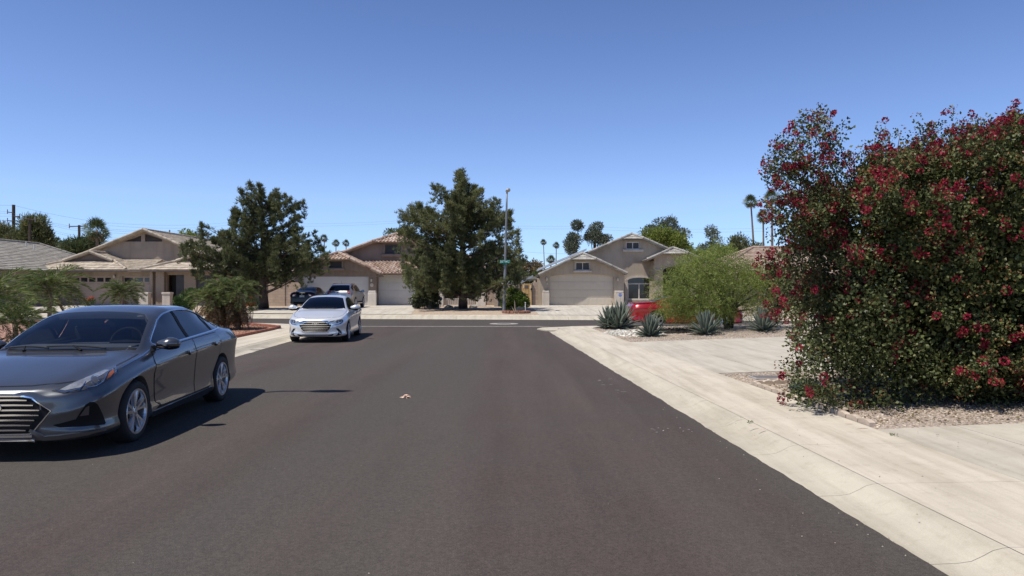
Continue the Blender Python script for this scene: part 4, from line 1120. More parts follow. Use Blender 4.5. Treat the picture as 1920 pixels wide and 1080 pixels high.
M_GDOOR = mat('cream_garage_door', (.53, .465, .37), .6, var=.06, vs=.8); M_GDOORW = mat('white_garage_door', (.58, .56, .53), .55, var=.06, vs=.8)
M_GDOORL = mat('tan_garage_door', (.40, .315, .26), .65, var=.06)
M_PANE = mat('dark_window_pane', (.022, .024, .028), .06, var=.3, spec=.6); M_SCREEN = mat('window_screen', (.045, .042, .042), .5, var=.2)
M_VINYL = mat('white_window_frame', (.62, .60, .57), .5); M_DARKFR = mat('dark_window_frame', (.10, .085, .075), .6)
M_DARK = mat('porch_shade', (.025, .022, .02), .8)  # near-black colour stands in for the shade inside the entries
def ymat(name, col): return mat(name, col)

def tiles(name, poly, style, m, parent, pitch=.36, cell=.30):
    """one roof slope laid with tiles. poly: coplanar convex outline, first edge = eave"""
    P_ = [Vector(p) for p in poly]
    u = (P_[1]-P_[0]).normalized(); n = u.cross(P_[2]-P_[0]).normalized()
    if n.z < 0: n = -n; 
    v = n.cross(u).normalized()
    if v.z < 0: v = -v
    o = P_[0]; q = [((p-o).dot(u), (p-o).dot(v)) for p in P_]
    u0, u1 = min(a for a, _ in q)-.01, max(a for a, _ in q)+.01; v1 = max(b for _, b in q)
    mb = MB(); r = random.Random(int(abs(o.x*91+o.y*37))+5)
    k = 0; vv = -.03
    while vv < v1:
        uu = u0-(cell*.5 if (k % 2 and style == 'flat') else 0)
        while uu < u1:
            h = r.uniform(-.005, .007)
            if style == 'flat':
                a, b, lo, hi = uu+.004, uu+cell-.004, .052+h, .012+h
                mb.add([(a, vv, lo), (b, vv, lo), (b, vv+pitch+.04, hi), (a, vv+pitch+.04, hi), (a, vv, 0), (b, vv, 0)], [(0, 1, 2, 3), (4, 5, 1, 0)])
            else:
                NS = 7; top = []; 
                for j in range(NS+1):
                    t = j/NS; a = uu+cell*t
                    hh = .075*max(0, math.sin(PI*min(1, t/.62)))+(.0 if t < .62 else -.012*math.sin(PI*(t-.62)/.38))
                    top.append((a, hh))
                V = [(a, vv, hh+.045+h) for a, hh in top]+[(a, vv+pitch+.05, hh*.9+.005+h) for a, hh in top]+[(a, vv, 0) for a, hh in top]
                Fc = [(j, j+1, NS+2+j, NS+1+j) for j in range(NS)]+[(2*NS+2+j, 2*NS+3+j, j+1, j) for j in range(NS)]
                mb.add(V, Fc)
            uu += cell
        vv += pitch; k += 1
    bm = bmesh.new(); me = mb.mesh('t'); bm.from_mesh(me); bpy.data.meshes.remove(me)
    c = (sum(a for a, _ in q)/len(q), sum(b for _, b in q)/len(q))
    for i in range(len(q)):
        a, b = Vector((*q[i], 0)), Vector((*q[(i+1) % len(q)], 0))
        if i == 0: continue
        e = b-a; no = Vector((e.y, -e.x, 0))
        if no.dot(Vector((*c, 0))-a) > 0: no = -no
        if no.length < 1e-6: continue
        bmesh.ops.bisect_plane(bm, geom=bm.verts[:]+bm.edges[:]+bm.faces[:], plane_co=a, plane_no=no.normalized(), clear_outer=True)
    for w_ in bm.verts: w_.co = o+u*w_.co.x+v*w_.co.y+n*w_.co.z
    # deck under the tiles
    lo = [p-n*.002 for p in P_]; hi = [p-n*.08 for p in P_]
    lv = [bm.verts.new(p) for p in lo]; hv = [bm.verts.new(p) for p in hi]
    bm.faces.new(lv); bm.faces.new(hv[::-1])
    for i in range(len(lv)):
        j = (i+1) % len(lv); bm.faces.new((lv[i], hv[i], hv[j], lv[j]))
    me = bpy.data.meshes.new(name); bm.to_mesh(me); bm.free()
    return link(name, me, m, parent)
def caps(name, lines, m, parent, r=.10, ln=.40):
    """row of overlapping half round tiles along ridges, hips and rakes"""
    mb = MB()
    for a, b in lines:
        a, b = Vector(a), Vector(b); d = (b-a).length; k = max(1, int(d/ln))
        for i in range(k):
            p, q = a.lerp(b, i/k), a.lerp(b, min(1, (i+1.12)/k))
            mb.tube([p, q], [r*1.12, r*.9], 8)
    return mb.build(name, m, parent)
def facade(name, outline, y, th, m, parent, holes=()):
    """wall in a plane y=const from an outline in x,z with openings; th = thickness towards the back"""
    vs, tr, loops = tess(outline, holes)
    mb = MB(); mb.add([(a, y, b) for a, b in vs], tr); mb.add([(a, y+th, b) for a, b in vs], [t[::-1] for t in tr])
    for lp in loops:
        k = len(lp)
        for i in range(k):
            p, q = lp[i], lp[(i+1) % k]
            mb.quad((p.x, y, p.y), (q.x, y, q.y), (q.x, y+th, q.y), (p.x, y+th, p.y))
    return mb.build(name, m, parent)
def archpts(x0, x1, z0, zs, za, n=12):
    """opening with a shallow arched head: springing zs, crown za"""
    return [(x0, z0), (x1, z0)]+[((x0+x1)/2+(x1-x0)/2*math.cos(t), zs+(za-zs)*math.sin(t)) for t in np.linspace(0, PI, n)]
def window(parent, x0, x1, z0, z1, y, frame=M_VINYL, pane=M_PANE, mull=1, t=.055, sill=None, trans=0):
    mb = MB(); 
    mb.bx(x0, x1, y-.03, y+.05, z0, z0+t); mb.bx(x0, x1, y-.03, y+.05, z1-t, z1)
    mb.bx(x0, x0+t, y-.03, y+.05, z0+t, z1-t); mb.bx(x1-t, x1, y-.03, y+.05, z0+t, z1-t)
    for i in range(mull):
        xm = x0+(x1-x0)*(i+1)/(mull+1); mb.bx(xm-t*.45, xm+t*.45, y-.028, y+.05, z0+t, z1-t)
    o = mb.build('window', frame, parent)
    mb = MB(); mb.bx(x0+.01, x1-.01, y+.02, y+.035, z0+.01, z1-.01); mb.build('pane', pane, o)
    if sill:
        mb = MB(); mb.rbox(((x0+x1)/2, y-.09, z0-.09), (x1-x0+.28, .2, .15), .02); mb.build('sill', sill, o)
    return o
def surround(parent, x0, x1, z0, z1, y, w_, m, proud=.06):
    mb = MB()
    mb.bx(x0-w_, x0, y-proud, y+.02, z0, z1); mb.bx(x1, x1+w_, y-proud, y+.02, z0, z1); mb.bx(x0-w_, x1+w_, y-proud, y+.02, z1, z1+w_)
    return mb.build('window_surround', m, parent)
def garage(parent, x0, x1, z0, z1, y, m, rows=4, cols=8, wins=0):
    mb = MB(); hh = (z1-z0)/rows
    for r in range(rows):
        zb, zt = z0+r*hh+.006, z0+(r+1)*hh-.006
        mb.bx(x0, x1, y, y+.045, zb, zt)
        cw = (x1-x0)/cols
        for c in range(cols):
            if wins and r == rows-1: continue
            a, b = x0+c*cw+.07, x0+(c+1)*cw-.07
            # raised panel with sloping border
            V = [(a, y-.001, zb+.07), (b, y-.001, zb+.07), (b, y-.001, zt-.07), (a, y-.001, zt-.07), (a+.03, y-.007, zb+.10), (b-.03, y-.007, zb+.10), (b-.03, y-.007, zt-.10), (a+.03, y-.007, zt-.10)]
            mb.add(V, [(4, 5, 6, 7), (0, 1, 5, 4), (1, 2, 6, 5), (2, 3, 7, 6), (3, 0, 4, 7)])
    mb.bx(x0, x1, y+.046, y+.06, z0, z1)
    o = mb.build('garage_door', m, parent)
    if wins:
        cw = (x1-x0)/wins
        for c in range(wins):
            a, b = x0+c*cw+.07, x0+(c+1)*cw-.07; zb = z0+(rows-1)*hh
            mb = MB(); mb.bx(a, b, y-.008, y+.01, zb+.13, zb+hh-.13); mb.build('pane', M_PANE, o)
    return o
def fascia(parent, lines, m, h=.20, t=.04):
    """boards along eaves: (a, b) points at the top edge"""
    mb = MB()
    for a, b in lines:
        a, b = Vector(a), Vector(b); d = (b-a); nn = Vector((-d.y, d.x, 0))
        nn = nn.normalized()*t if nn.length > 1e-6 else Vector((0, t, 0))
        if d.x != 0 and abs(d.y) < 1e-4: nn = Vector((0, -t, 0))
        mb.prism([a-Vector((0, 0, .01)), b-Vector((0, 0, .01)), b-Vector((0, 0, h)), a-Vector((0, 0, h))], nn)
    return mb.build('fascia', m, parent)
def wall_lamp(parent, x, y, z, m=None):
    mb = MB(); mb.rbox((x, y-.02, z), (.10, .04, .16), .01); mb.tube([(x, y-.03, z+.04), (x, y-.12, z+.10), (x, y-.16, z+.06)], .012, 6)
    o = mb.build('wall_lamp', mat('lamp_metal', (.12, .10, .085), .5, .6), parent)
    mb = MB(); mb.lathe([(.0, .10), (.045, .06), (.075, -.02), (.06, -.16), (.0, -.18)], (x, y-.16, z), 'Z', 10); mb.build('lamp_shade', mat('lamp_glass', (.55, .50, .40), .3), o)
def jerkin(parent, xr, zr_, xl, xe, zl, ze, yf, yb, zc, style, m, capm, capr=.10, pitch=.36, cell=.30):
    """gabled roof, front peak clipped by a small hip. left eave (xl,zl), right eave (xe,ze), ridge (xr,zr)"""
    xcl = xr-(zr_-zc)*(xr-xl)/(zr_-zl); xcr = xr+(zr_-zc)*(xe-xr)/(zr_-ze)
    cd = (zr_-zc)*1.5
    L = [(xl, yb, zl), (xl, yf, zl), (xcl, yf, zc), (xr, yf+cd, zr_), (xr, yb, zr_)]
    R = [(xe, yf, ze), (xe, yb, ze), (xr, yb, zr_), (xr, yf+cd, zr_), (xcr, yf, zc)]
    Hh = [(xcl, yf, zc), (xcr, yf, zc), (xr, yf+cd, zr_)]
    for nm, p in (('roof', L), ('roof', R), ('roof', Hh)): tiles(nm, p, style, m, parent, pitch, cell)
    up = Vector((0, 0, .06))
    caps('ridge_tiles', [(Vector(a)+up, Vector(b)+up) for a, b in ((L[1], L[2]), (R[0], R[4]), (L[2], L[3]), (R[4], R[3]), (L[3], L[4]))], capm, parent, capr)
    return xcl, xcr
def gable_top(a, b, zbase, xr, zr_, xl, zl, xe, ze, zc=None, drop=.07):
    """wall outline that reaches into the underside of the roof"""
    def zt(x): return (zr_-(xr-x)*(zr_-zl)/(xr-xl) if x < xr else zr_-(x-xr)*(zr_-ze)/(xe-xr))-drop
    pts = [(a, zbase), (b, zbase), (b, zt(b))]
    if zc is None: pts += [(xr, zr_-drop)]
    else:
        xcl = xr-(zr_-zc)*(xr-xl)/(zr_-zl); xcr = xr+(zr_-zc)*(xe-xr)/(zr_-ze)
        pts += [(xcr, zc-drop), (xcl, zc-drop)]
    return pts+[(a, zt(a))]
def px2(D): return (lambda a: X(a, D)), (lambda b: Z(b, D))

# ---------------------------------------------------------------- house on the right: grey tiles
def house_right():
    D = 55.0; x, z = px2(D); zb = .31
    t = thing('house', 'taupe stucco house with grey tiled clipped gables and cream garage door, right of the lamp', 'house', (x(1100), D, zb))
    # garage wing
    yf = D-.45
    jerkin(t, X(1094, yf), Z(475, yf), X(1010, yf), X(1176, yf), Z(516.5, yf), Z(513.5, yf), yf, 64, Z(486.5, yf), 'flat', T_GREY, T_GREY)
    hole = archpts(x(1031), x(1151), zb, z(520), z(513.5))
    win = [(x(1079), z(507)), (x(1106), z(507)), (x(1106), z(491.5)), (x(1079), z(491.5))]
    zc = z(490.5)
    facade('wall', gable_top(x(1012), x(1170.5), zb-.3, X(1094, yf), Z(475, yf), X(1010, yf), Z(516.5, yf), X(1176, yf), Z(513.5, yf), Z(486.5, yf)), D, .3, W_R, t, [hole, win])
    garage(t, x(1030.5), x(1151.5), zb+.01, z(513), D+.22, M_GDOOR, 4, 8)
    window(t, x(1079), x(1106), z(507), z(491.5), D+.1, M_VINYL, M_SCREEN, 1, .06)
    mb = MB(); mb.rbox((x(1092.5), D-.06, z(508.8)), (x(1110)-x(1075), .18, .13), .02); mb.build('sill', W_TRIM, t)
    surround(t, x(1079), x(1106), z(506.6), z(491.5), D, .12, W_R, .05)
    # pillar bases each side of the door
    for a, b in ((1016.5, 1030), (1152, 1169)):
        mb = MB(); mb.rbox(((x(a)+x(b))/2, D-.10, (zb-.1+z(549))/2), (x(b)-x(a), .30, z(549)-zb+.1), .03)
        mb.rbox(((x(a)+x(b))/2, D-.11, z(547)), (x(b)-x(a)-.06, .30, .16), .03); mb.build('pillar_base', W_TRIM, t)
    wall_lamp(t, x(1025), D, z(522)); wall_lamp(t, x(1158), D, z(523))
    mb = MB(); mb.rbox((x(1026), D-.02, z(532)), (.10, .04, .16), .01); mb.build('number_plate', W_TRIM, t)
    mb = MB(); mb.bx(x(1008.9), x(1009)+.25, D+.3, 66, zb-.3, z(521)); mb.build('side_wall', W_R, t)
    mb = MB(); mb.bx(x(1170.5)-.26, x(1170.5)-.01, D+.3, 58, zb-.3, z(516)); mb.build('side_wall', W_R, t)
    # lean-to over the side gate
    tiles('side_roof', [(X(976, 56.6), 56.6, Z(524, 56.6)), (X(1012, 56.6), 56.6, Z(524, 56.6)+.001), (X(1012, 56.6), 61, Z(518, 56.6)), (X(976, 56.6), 61, Z(518, 56.6))], 'flat', T_GREY, t)
    mb = MB(); a = Vector((X(974, 56), 56.6, Z(530, 56))); b = Vector((X(1000, 56), 56.6, Z(515, 56)))
    mb.prism([a, b, b-Vector((0, 0, .16)), a-Vector((0, 0, .16))], (0, .5, 0)); mb.build('awning', mat('pale_metal', (.45, .48, .50), .4, .5), t)
    # main body
    D2 = 58.0; x2, z2 = px2(D2); y2 = D2-.45
    jerkin(t, X(1187, y2), Z(438.5, y2), X(1012, y2), X(1296, y2), Z(513, y2), Z(486.5, y2), y2, 72, Z(447.5, y2), 'flat', T_GREY, T_GREY)
    wn2 = [(x2(1173.5), z2(467.5)), (x2(1199.5), z2(467.5)), (x2(1199.5), z2(453.5)), (x2(1173.5), z2(453.5))]
    aw = archpts(x2(1177), x2(1220.5), z2(562), z2(526), z2(520.5))
    facade('wall', gable_top(x2(1050), x2(1290), zb-.3, X(1187, y2), Z(438.5, y2), X(1012, y2), Z(513, y2), X(1296, y2), Z(486.5, y2), Z(447.5, y2)), D2, .3, W_R, t, [wn2, aw])
    window(t, x2(1173.5), x2(1199.5), z2(467.5), z2(453.5), D2+.1, M_VINYL, M_SCREEN, 1, .07)
    mb = MB(); mb.rbox((x2(1186.5), D2-.08, z2(470)), (x2(1206)-x2(1167), .22, .20), .03); mb.build('sill', W_TRIM, t)
    surround(t, x2(1173.5), x2(1199.5), z2(467), z2(453.5), D2, .14, W_R, .05)
    window(t, x2(1177), x2(1220.5), z2(562), z2(531), D2+.18, M_VINYL, M_PANE, 1, .09)
    mb = MB(); mb.bx(x2(1177), x2(1220.5), D2+.2, D2+.23, z2(531), z2(519)); mb.build('fanlight', M_PANE, t)
    mb = MB()
    ap = [(x2(1198.7)+(x2(1226)-x2(1198.7))*math.cos(a), z2(527)+(z2(516.5)-z2(527))*math.sin(a)) for a in np.linspace(0, PI, 15)]
    ai = [(x2(1198.7)+(x2(1220.5)-x2(1198.7))*math.cos(a), z2(526)+(z2(520.5)-z2(526))*math.sin(a)) for a in np.linspace(0, PI, 15)]
    for i in range(14): mb.prism([(ap[i][0], D2-.07, ap[i][1]), (ap[i+1][0], D2-.07, ap[i+1][1]), (ai[i+1][0], D2-.07, ai[i+1][1]), (ai[i][0], D2-.07, ai[i][1])], (0, .067, 0))
    mb.bx(x2(1171.4), x2(1176.9), D2-.07, D2-.003, zb-.2, z2(527.2)); mb.bx(x2(1220.6), x2(1226), D2-.07, D2-.003, zb-.2, z2(527.2)); mb.build('window_surround', W_TRIM, t)
    # solar collector on the long left slope
    mb = MB()
    a = Vector((X(1010, 57.2), 57.2, Z(508, 57.2)+.05)); b = Vector((X(1100, 57.2), 57.2, Z(470.5, 57.2)+.05))
    mb.prism([a, b, b+Vector((0, 0, .16)), a+Vector((0, 0, .16))], (0, 3.2, 0)); mb.build('solar_panel', mat('panel_edge', (.60, .62, .64), .35, .4), t)
    # entry wing
    D3 = 56.0; x3, z3 = px2(D3); y3 = D3-.45
    jerkin(t, X(1266, y3), Z(464.5, y3), X(1213, y3), X(1320, y3), Z(487.5, y3), Z(488, y3), y3, 66, Z(475.5, y3), 'flat', T_GREY, T_GREY)
    eh = archpts(x3(1243), x3(1296), zb, z3(508), z3(499.5))
    facade('wall', gable_top(x3(1227), x3(1314), zb-.3, X(1266, y3), Z(464.5, y3), X(1213, y3), Z(487.5, y3), X(1320, y3), Z(488, y3), Z(475.5, y3)), D3, .35, W_R, t, [eh])
    mb = MB()
    for a, b in ((1228, 1242.5),):
        mb.bx(x3(a), x3(b), D3-.08, D3-.003, z3(516), z3(513)); mb.bx(x3(a), x3(b), D3-.06, D3-.003, z3(512.7), z3(508.5)); mb.bx(x3(a)-.02, x3(b), D3-.1, D3-.003, z3(508), z3(505))
    mb.build('column_capital', W_R, t)
    mb = MB(); mb.bx(x3(1236), x3(1310), D3+1.2, D3+1.25, zb, z3(495)); mb.build('doorway_shade', M_DARK, t)  # dark sheet behind the whole arch, the porch shade put into its colour
    for q in ((x3(1227), x3(1227)+.25, D3+.35, D2, zb-.3, z3(489)), (x2(1290)-.25, x2(1290), D2+.3, 71, zb-.3, z2(492)), (x(1010), x2(1290)-.26, 70.5, 70.8, zb-.3, z2(520))):
        mb = MB(); mb.bx(*q); mb.build('side_wall', W_R, t)
    return t

# ---------------------------------------------------------------- middle house: red barrel tiles
def house_middle():
    D = 54.3; x, z = px2(D); zb = .31
    t = thing('house', 'brown stucco house with red barrel tile roof and white garage doors behind the tall pine', 'house', (x(700), D, zb))
    yf = D-.5
    jerkin(t, X(630, yf), Z(473.5, yf), X(543, yf), X(714, yf), Z(512.5, yf), Z(513.5, yf), yf, 62, Z(486, yf), 'barrel', T_RED, T_RED, .12, .40, .28)
    hole = archpts(x(565), x(691), zb, z(516), z(506))
    vent = [(x(616.5), z(502.5)), (x(641), z(502.5)), (x(641), z(489.5)), (x(616.5), z(489.5))]
    facade('wall', gable_top(x(553), x(705.5), zb-.3, X(630, yf), Z(473.5, yf), X(543, yf), Z(512.5, yf), X(714, yf), Z(513.5, yf), Z(486, yf)), D, .35, W_M, t, [hole, vent])
    garage(t, x(565.5), x(690.5), zb+.01, z(518.5), D+.28, M_GDOORW, 4, 8)
    mb = MB(); mb.bx(x(564), x(692), D+.27, D+.34, z(518.3), z(504)); mb.build('garage_lintel', W_M, t)
    o = window(t, x(616.5), x(641), z(502.5), z(489.5), D+.12, M_DARKFR, M_SCREEN, 0, .06)
    surround(t, x(616.5), x(641), z(502), z(489.5), D, .14, W_M, .06)
    mb = MB(); mb.rbox((x(628.7), D-.05, z(505)), (x(646)-x(611), .16, .16), .02); mb.build('sill', W_M, t)
    mb = MB(); mb.rbox((x(699), D-.14, (zb-.1+z(549))/2), (x(707)-x(691.5), .40, z(549)-zb+.1), .03); mb.rbox((x(699), D-.14, z(547)), (x(706)-x(692.5), .36, .16), .03)
    mb.build('pillar_base', W_MT, t)
    wall_lamp(t, x(697), D, z(524))
    mb = MB(); mb.lathe([(0, -.02), (.13, -.02), (.14, 0)], (x(697), D-.02, z(534.5)), 'Y', 16); mb.build('number_plate', W_TRIM, t)
    # third garage under the lower slope
    D1 = 54.9; x1, z1 = px2(D1)
    facade('wall', [(x1(705.6), zb-.3), (x1(796), zb-.3), (x1(796), z1(512)), (x1(705.6), z1(512))], D1, .3, W_M, t, [[(x1(709), zb), (x1(778), zb), (x1(778), z1(516.5)), (x1(709), z1(516.5))]])
    garage(t, x1(708.5), x1(778.5), zb+.01, z1(516), D1+.2, M_GDOORW, 4, 4)
    y1 = D1-.55
    tiles('roof', [(X(700, y1), y1, Z(512.5, y1)), (X(786, y1), y1, Z(512.5, y1)), (X(772, 57.3), 57.3, Z(490.5, 57.3)), (X(672, 57.3), 57.3, Z(490.5, 57.3))], 'barrel', T_RED, t, .40, .28)
    fascia(t, [((X(703, y1), y1, Z(512.5, y1)-.12), (X(786, y1), y1, Z(512.5, y1)-.12))], M_FASC, .16)
    caps('ridge_tiles', [(Vector((X(786, y1), y1, Z(512, y1)+.08)), Vector((X(772, 57.3), 57.3, Z(490, 57.3)+.06)))], T_RED, t, .12)
    mb = MB(); mb.rbox((x1(785), D1-.15, (zb-.1+z1(550))/2), (.7, .36, z1(550)-zb+.1), .03); mb.build('pillar_base', W_MT, t)
    # upper body
    D2 = 57.5; x2, z2 = px2(D2); y2 = D2-.5
    jerkin(t, X(741, y2), Z(437.5, y2), X(622, y2), X(860, y2), Z(482, y2), Z(482, y2), y2, 68, Z(453.5, y2), 'barrel', T_RED, T_RED, .12, .40, .28)
    wn = [(x2(722), z2(476)), (x2(752), z2(476)), (x2(752), z2(458)), (x2(722), z2(458))]
    facade('wall', gable_top(x2(632), x2(850), zb, X(741, y2), Z(437.5, y2), X(622, y2), Z(482, y2), X(860, y2), Z(482, y2), Z(453.5, y2)), D2, .3, W_M, t, [wn])
    window(t, x2(722), x2(752), z2(476), z2(458), D2+.1, M_DARKFR, M_SCREEN, 0, .07)
    surround(t, x2(722), x2(752), z2(475.6), z2(458), D2, .16, W_M, .07)
    mb = MB(); mb.rbox((x2(737), D2-.08, z2(479)), (x2(757)-x2(716), .24, .22), .03); mb.build('sill', W_M, t)
    # right wing behind the pine with a porch
    D3 = 56.0; x3, z3 = px2(D3)
    pw = [[(x3(832), z3(562)), (x3(858), z3(562)), (x3(858), z3(530)), (x3(832), z3(530))], [(x3(872), z3(562)), (x3(892), z3(562)), (x3(892), z3(530)), (x3(872), z3(530))]]
    facade('wall', [(x3(796), zb-.3), (x3(912), zb-.3), (x3(912), z3(504)), (x3(796), z3(504))], D3, .3, W_M, t, pw)
    window(t, x3(832), x3(858), z3(562), z3(530), D3+.1, M_DARKFR, M_PANE, 1, .07); window(t, x3(872), x3(892), z3(562), z3(530), D3+.1, M_DARKFR, M_PANE, 0, .07)
    yy = D3-.5
    tiles('roof', [(X(786, yy), yy, Z(507, yy)), (X(921, yy), yy, Z(507, yy)), (X(880, 61), 61, Z(478, 61)), (X(800, 61), 61, Z(478, 61))], 'barrel', T_RED, t, .40, .28)
    tiles('roof', [(X(921, yy), yy, Z(507, yy)), (X(921, yy), 66, Z(507, yy)), (X(880, 61), 61, Z(478, 61))], 'barrel', T_RED, t, .40, .28)
    for q in ((x3(912)-.25, x3(912), D3+.3, 67, zb-.3, z3(505)), (x(553), x(553)+.25, D+.35, 66, zb-.3, z(515)), (x(553), x3(912)-.26, 66.5, 66.8, zb-.3, z3(505))):
        mb = MB(); mb.bx(*q); mb.build('side_wall', W_M, t)
    return t
def patio():
    """white half walls and low rail in front of the middle house"""
    D = 52.2; x, z = px2(D); zb = zf(D)
    for a, b, lab in ((817, 832, 'squat white pillar left of the pine trunk, blue sign before it'), (893, 911, 'squat white pillar right of the pine trunk beside the block wall')):
        o = thing('patio_pillar', lab, 'pillar', (x((a+b)/2), D, zb), group='white patio pillars')
        mb = MB(); mb.rbox(((x(a)+x(b))/2, D, (zb+z(551))/2), (x(b)-x(a), .5, z(551)-zb), .03); mb.build('shaft', W_MT, o)
        mb = MB(); mb.rbox(((x(a)+x(b))/2, D, z(549.3)), (x(b)-x(a)-.04, .46, .16), .03); mb.build('cap', W_MT, o)
    o = thing('patio_railing', 'low white picket railing between the two squat pillars', 'railing', (x(862), D, zb))
    m = mat('white_rail_paint', (.42, .38, .34), .7)
    mb = MB(); mb.bx(x(832), x(893), D-.03, D+.03, z(561.5), z(559.5)); mb.bx(x(832), x(893), D-.025, D+.025, z(572), z(570.6)); mb.build('rail', m, o)
    for p in np.arange(834.5, 892, 3.4):
        mb = MB(); mb.bx(x(p)-.035, x(p)+.035, D-.02, D+.02, z(570.6), z(561.5)); mb.build('picket', m, o)

# ---------------------------------------------------------------- left house: tan tiles
def dutch(parent, xr, zr_, xl, xe, ze, yf, yg, yb, zg, m, wallm):
    """hip roof whose upper end is a small upright gable"""
    xgl = xr-(zr_-zg)*(xr-xl)/(zr_-ze); xgr = xr+(zr_-zg)*(xe-xr)/(zr_-ze)
    y0 = yg-.25
    tiles('roof', [(xl, yf, ze), (xe, yf, ze), (xgr, yg, zg), (xgl, yg, zg)], 'flat', m, parent)
    tiles('roof', [(xl, yb, ze), (xl, yf, ze), (xgl, y0, zg), (xr, y0, zr_), (xr, yb, zr_)], 'flat', m, parent)
    tiles('roof', [(xe, yf, ze), (xe, yb, ze), (xr, yb, zr_), (xr, y0, zr_), (xgr, y0, zg)], 'flat', m, parent)
    facade('gablet_vent', [(xgl+.15, zg), (xgr-.15, zg), (xr, zr_-.12)], yg+.05, .1, wallm, parent)
    up = Vector((0, 0, .06))
    caps('ridge_tiles', [(Vector(a)+up, Vector(b)+up) for a, b in (((xgl, y0, zg), (xr, y0, zr_)), ((xgr, y0, zg), (xr, y0, zr_)), ((xl, yf, ze), (xgl, yg, zg)), ((xe, yf, ze), (xgr, yg, zg)), ((xr, y0, zr_), (xr, yb, zr_)))], m, parent, .10)
def house_left():
    D = 54.6; x, z = px2(D); zb = .31
    t = thing('house', 'tan tiled house with a broad front gable and two small gablets, behind the grey car', 'house', (x(260), D, zb))
    yf = 53.6; X_ = lambda a: X(a, yf); ze = Z(505.5, yf)
    M_VENT = mat('gable_louvre', (.16, .125, .10), .8, var=.2)
    dutch(t, X_(147), Z(473, 55.2), X_(48), X_(236), ze, yf, 55.2, 63, Z(490, 55.2), T_TAN, M_VENT)
    dutch(t, X_(360), Z(476, 55.2), X_(262), X_(470), ze, yf, 55.2, 63, Z(490, 55.2), T_TAN, M_VENT)
    tiles('roof', [(X_(226), yf+.02, ze-.01), (X_(274), yf+.02, ze-.01), (X(305, 57.4), 57.4, Z(487, 57.4)), (X(195, 57.4), 57.4, Z(487, 57.4))], 'flat', T_TAN, t)
    fascia(t, [((X_(50), yf+.05, ze-.06), (X_(468), yf+.05, ze-.06))], M_FASC, .09)
    # walls below the eave
    h1 = [(x(132), zb), (x(208), zb), (x(208), z(517.5)), (x(132), z(517.5))]; h2 = [(x(229), zb), (x(286), zb), (x(286), z(517.5)), (x(229), z(517.5))]
    pd = [(x(313), zb), (x(345), zb), (x(345), z(515.5)), (x(313), z(515.5))]; wd = [(x(367), z(553)), (x(405), z(553)), (x(405), z(516)), (x(367), z(516))]
    facade('wall', [(x(57), zb-.3), (x(460), zb-.3), (x(460), z(505)), (x(57), z(505))], D, .35, W_L, t, [h1, h2, pd, wd])
    garage(t, x(132), x(208), zb+.01, z(517.5), D+.22, M_GDOORL, 4, 8, wins=5)
    garage(t, x(229), x(286), zb+.01, z(517.5), D+.22, M_GDOORL, 4, 4, wins=3)
    wall_lamp(t, x(216), D, z(517))
    mb = MB(); mb.rbox((x(207), D-.3, z(507.5)), (.22, .3, .14), .02); mb.build('floodlight', M_VINYL, t)
    mb = MB(); mb.bx(x(313), x(345), D+.8, D+.85, zb, z(515)); mb.build('doorway_shade', M_DARK, t)  # dark sheet across the door recess, coloured as its shade
    mb = MB(); mb.bx(x(329), x(344), D+.1, D+.14, zb, z(516)); mb.build('security_screen', M_SCREEN, t)
    window(t, x(367), x(405), z(553), z(516), D+.12, M_DARKFR, M_SCREEN, 1, .07)
    mb = MB(); mb.bx(x(286.5), x(292), D-.5, D-.2, zb-.1, z(506)); mb.build('porch_post', W_L, t)
    mb = MB(); mb.bx(x(297), x(312), D-.42, D-.2, zb-.1, z(506)); mb.build('porch_post', W_L, t)
    for a, b in ((279, 296), (322, 336)):
        mb = MB(); mb.bx(x(a), x(b), D-1.5, D-1.0, zb-.1, z(551)); mb.rbox(((x(a)+x(b))/2, D-1.25, z(549.5)), (x(b)-x(a)+.08, .58, .14), .02); mb.build('porch_pier', W_TRIM, t)
    # main gable
    D2 = 57.5; x2, z2 = px2(D2); y2 = D2-.45
    xr, zr_ = X(268, y2), Z(431, y2); xl, xe = X(140, y2), X(392, y2); zl = Z(483, y2)
    tiles('roof', [(xl, 74, zl), (xl, y2, zl), (xr, y2, zr_), (xr, 74, zr_)], 'flat', T_TAN, t)
    tiles('roof', [(xe, y2, zl), (xe, 74, zl), (xr, 74, zr_), (xr, y2, zr_)], 'flat', T_TAN, t)
    up = Vector((0, 0, .06))
    caps('ridge_tiles', [(Vector(a)+up, Vector(b)+up) for a, b in (((xl, y2, zl), (xr, y2, zr_)), ((xe, y2, zl), (xr, y2, zr_)), ((xr, y2, zr_), (xr, 74, zr_)))], T_TAN, t)
    k = (zr_-zl)/(xr-xl)
    def zz(px): a = x2(px); return zr_-.14-abs(a-xr)*k
    vl = [(x2(232), z2(453)), (x2(264.5), z2(453)), (x2(264.5), zz(264)-.10), (x2(232), zz(232)-.04)]; vr = [(x2(271.5), z2(453)), (x2(304), z2(453)), (x2(304), zz(304)-.04), (x2(271.5), zz(272)-.10)]
    facade('wall', gable_top(x2(150), x2(382), zb, xr, zr_, xl, zl, xe, zl), D2, .3, W_L, t, [vl, vr])
    for v_ in (vl, vr):
        mb = MB(); z0 = v_[0][1]; z1 = max(p[1] for p in v_); xa, xb = v_[0][0], v_[1][0]
        for i in range(5):
            q = z0+(z1-z0)*i/5; mb.add([(xa, D2+.10, q), (xb, D2+.10, q), (xb, D2+.22, q+(z1-z0)/5), (xa, D2+.22, q+(z1-z0)/5)], [(0, 1, 2, 3)])
        mb.build('gable_vent', M_VENT, t)
    mb = MB(); p = P(318, 438, 62); mb.tube([p-Vector((0, 0, .8)), p+Vector((0, 0, .32))], .06, 8); mb.build('vent_pipe', M_FASC, t)
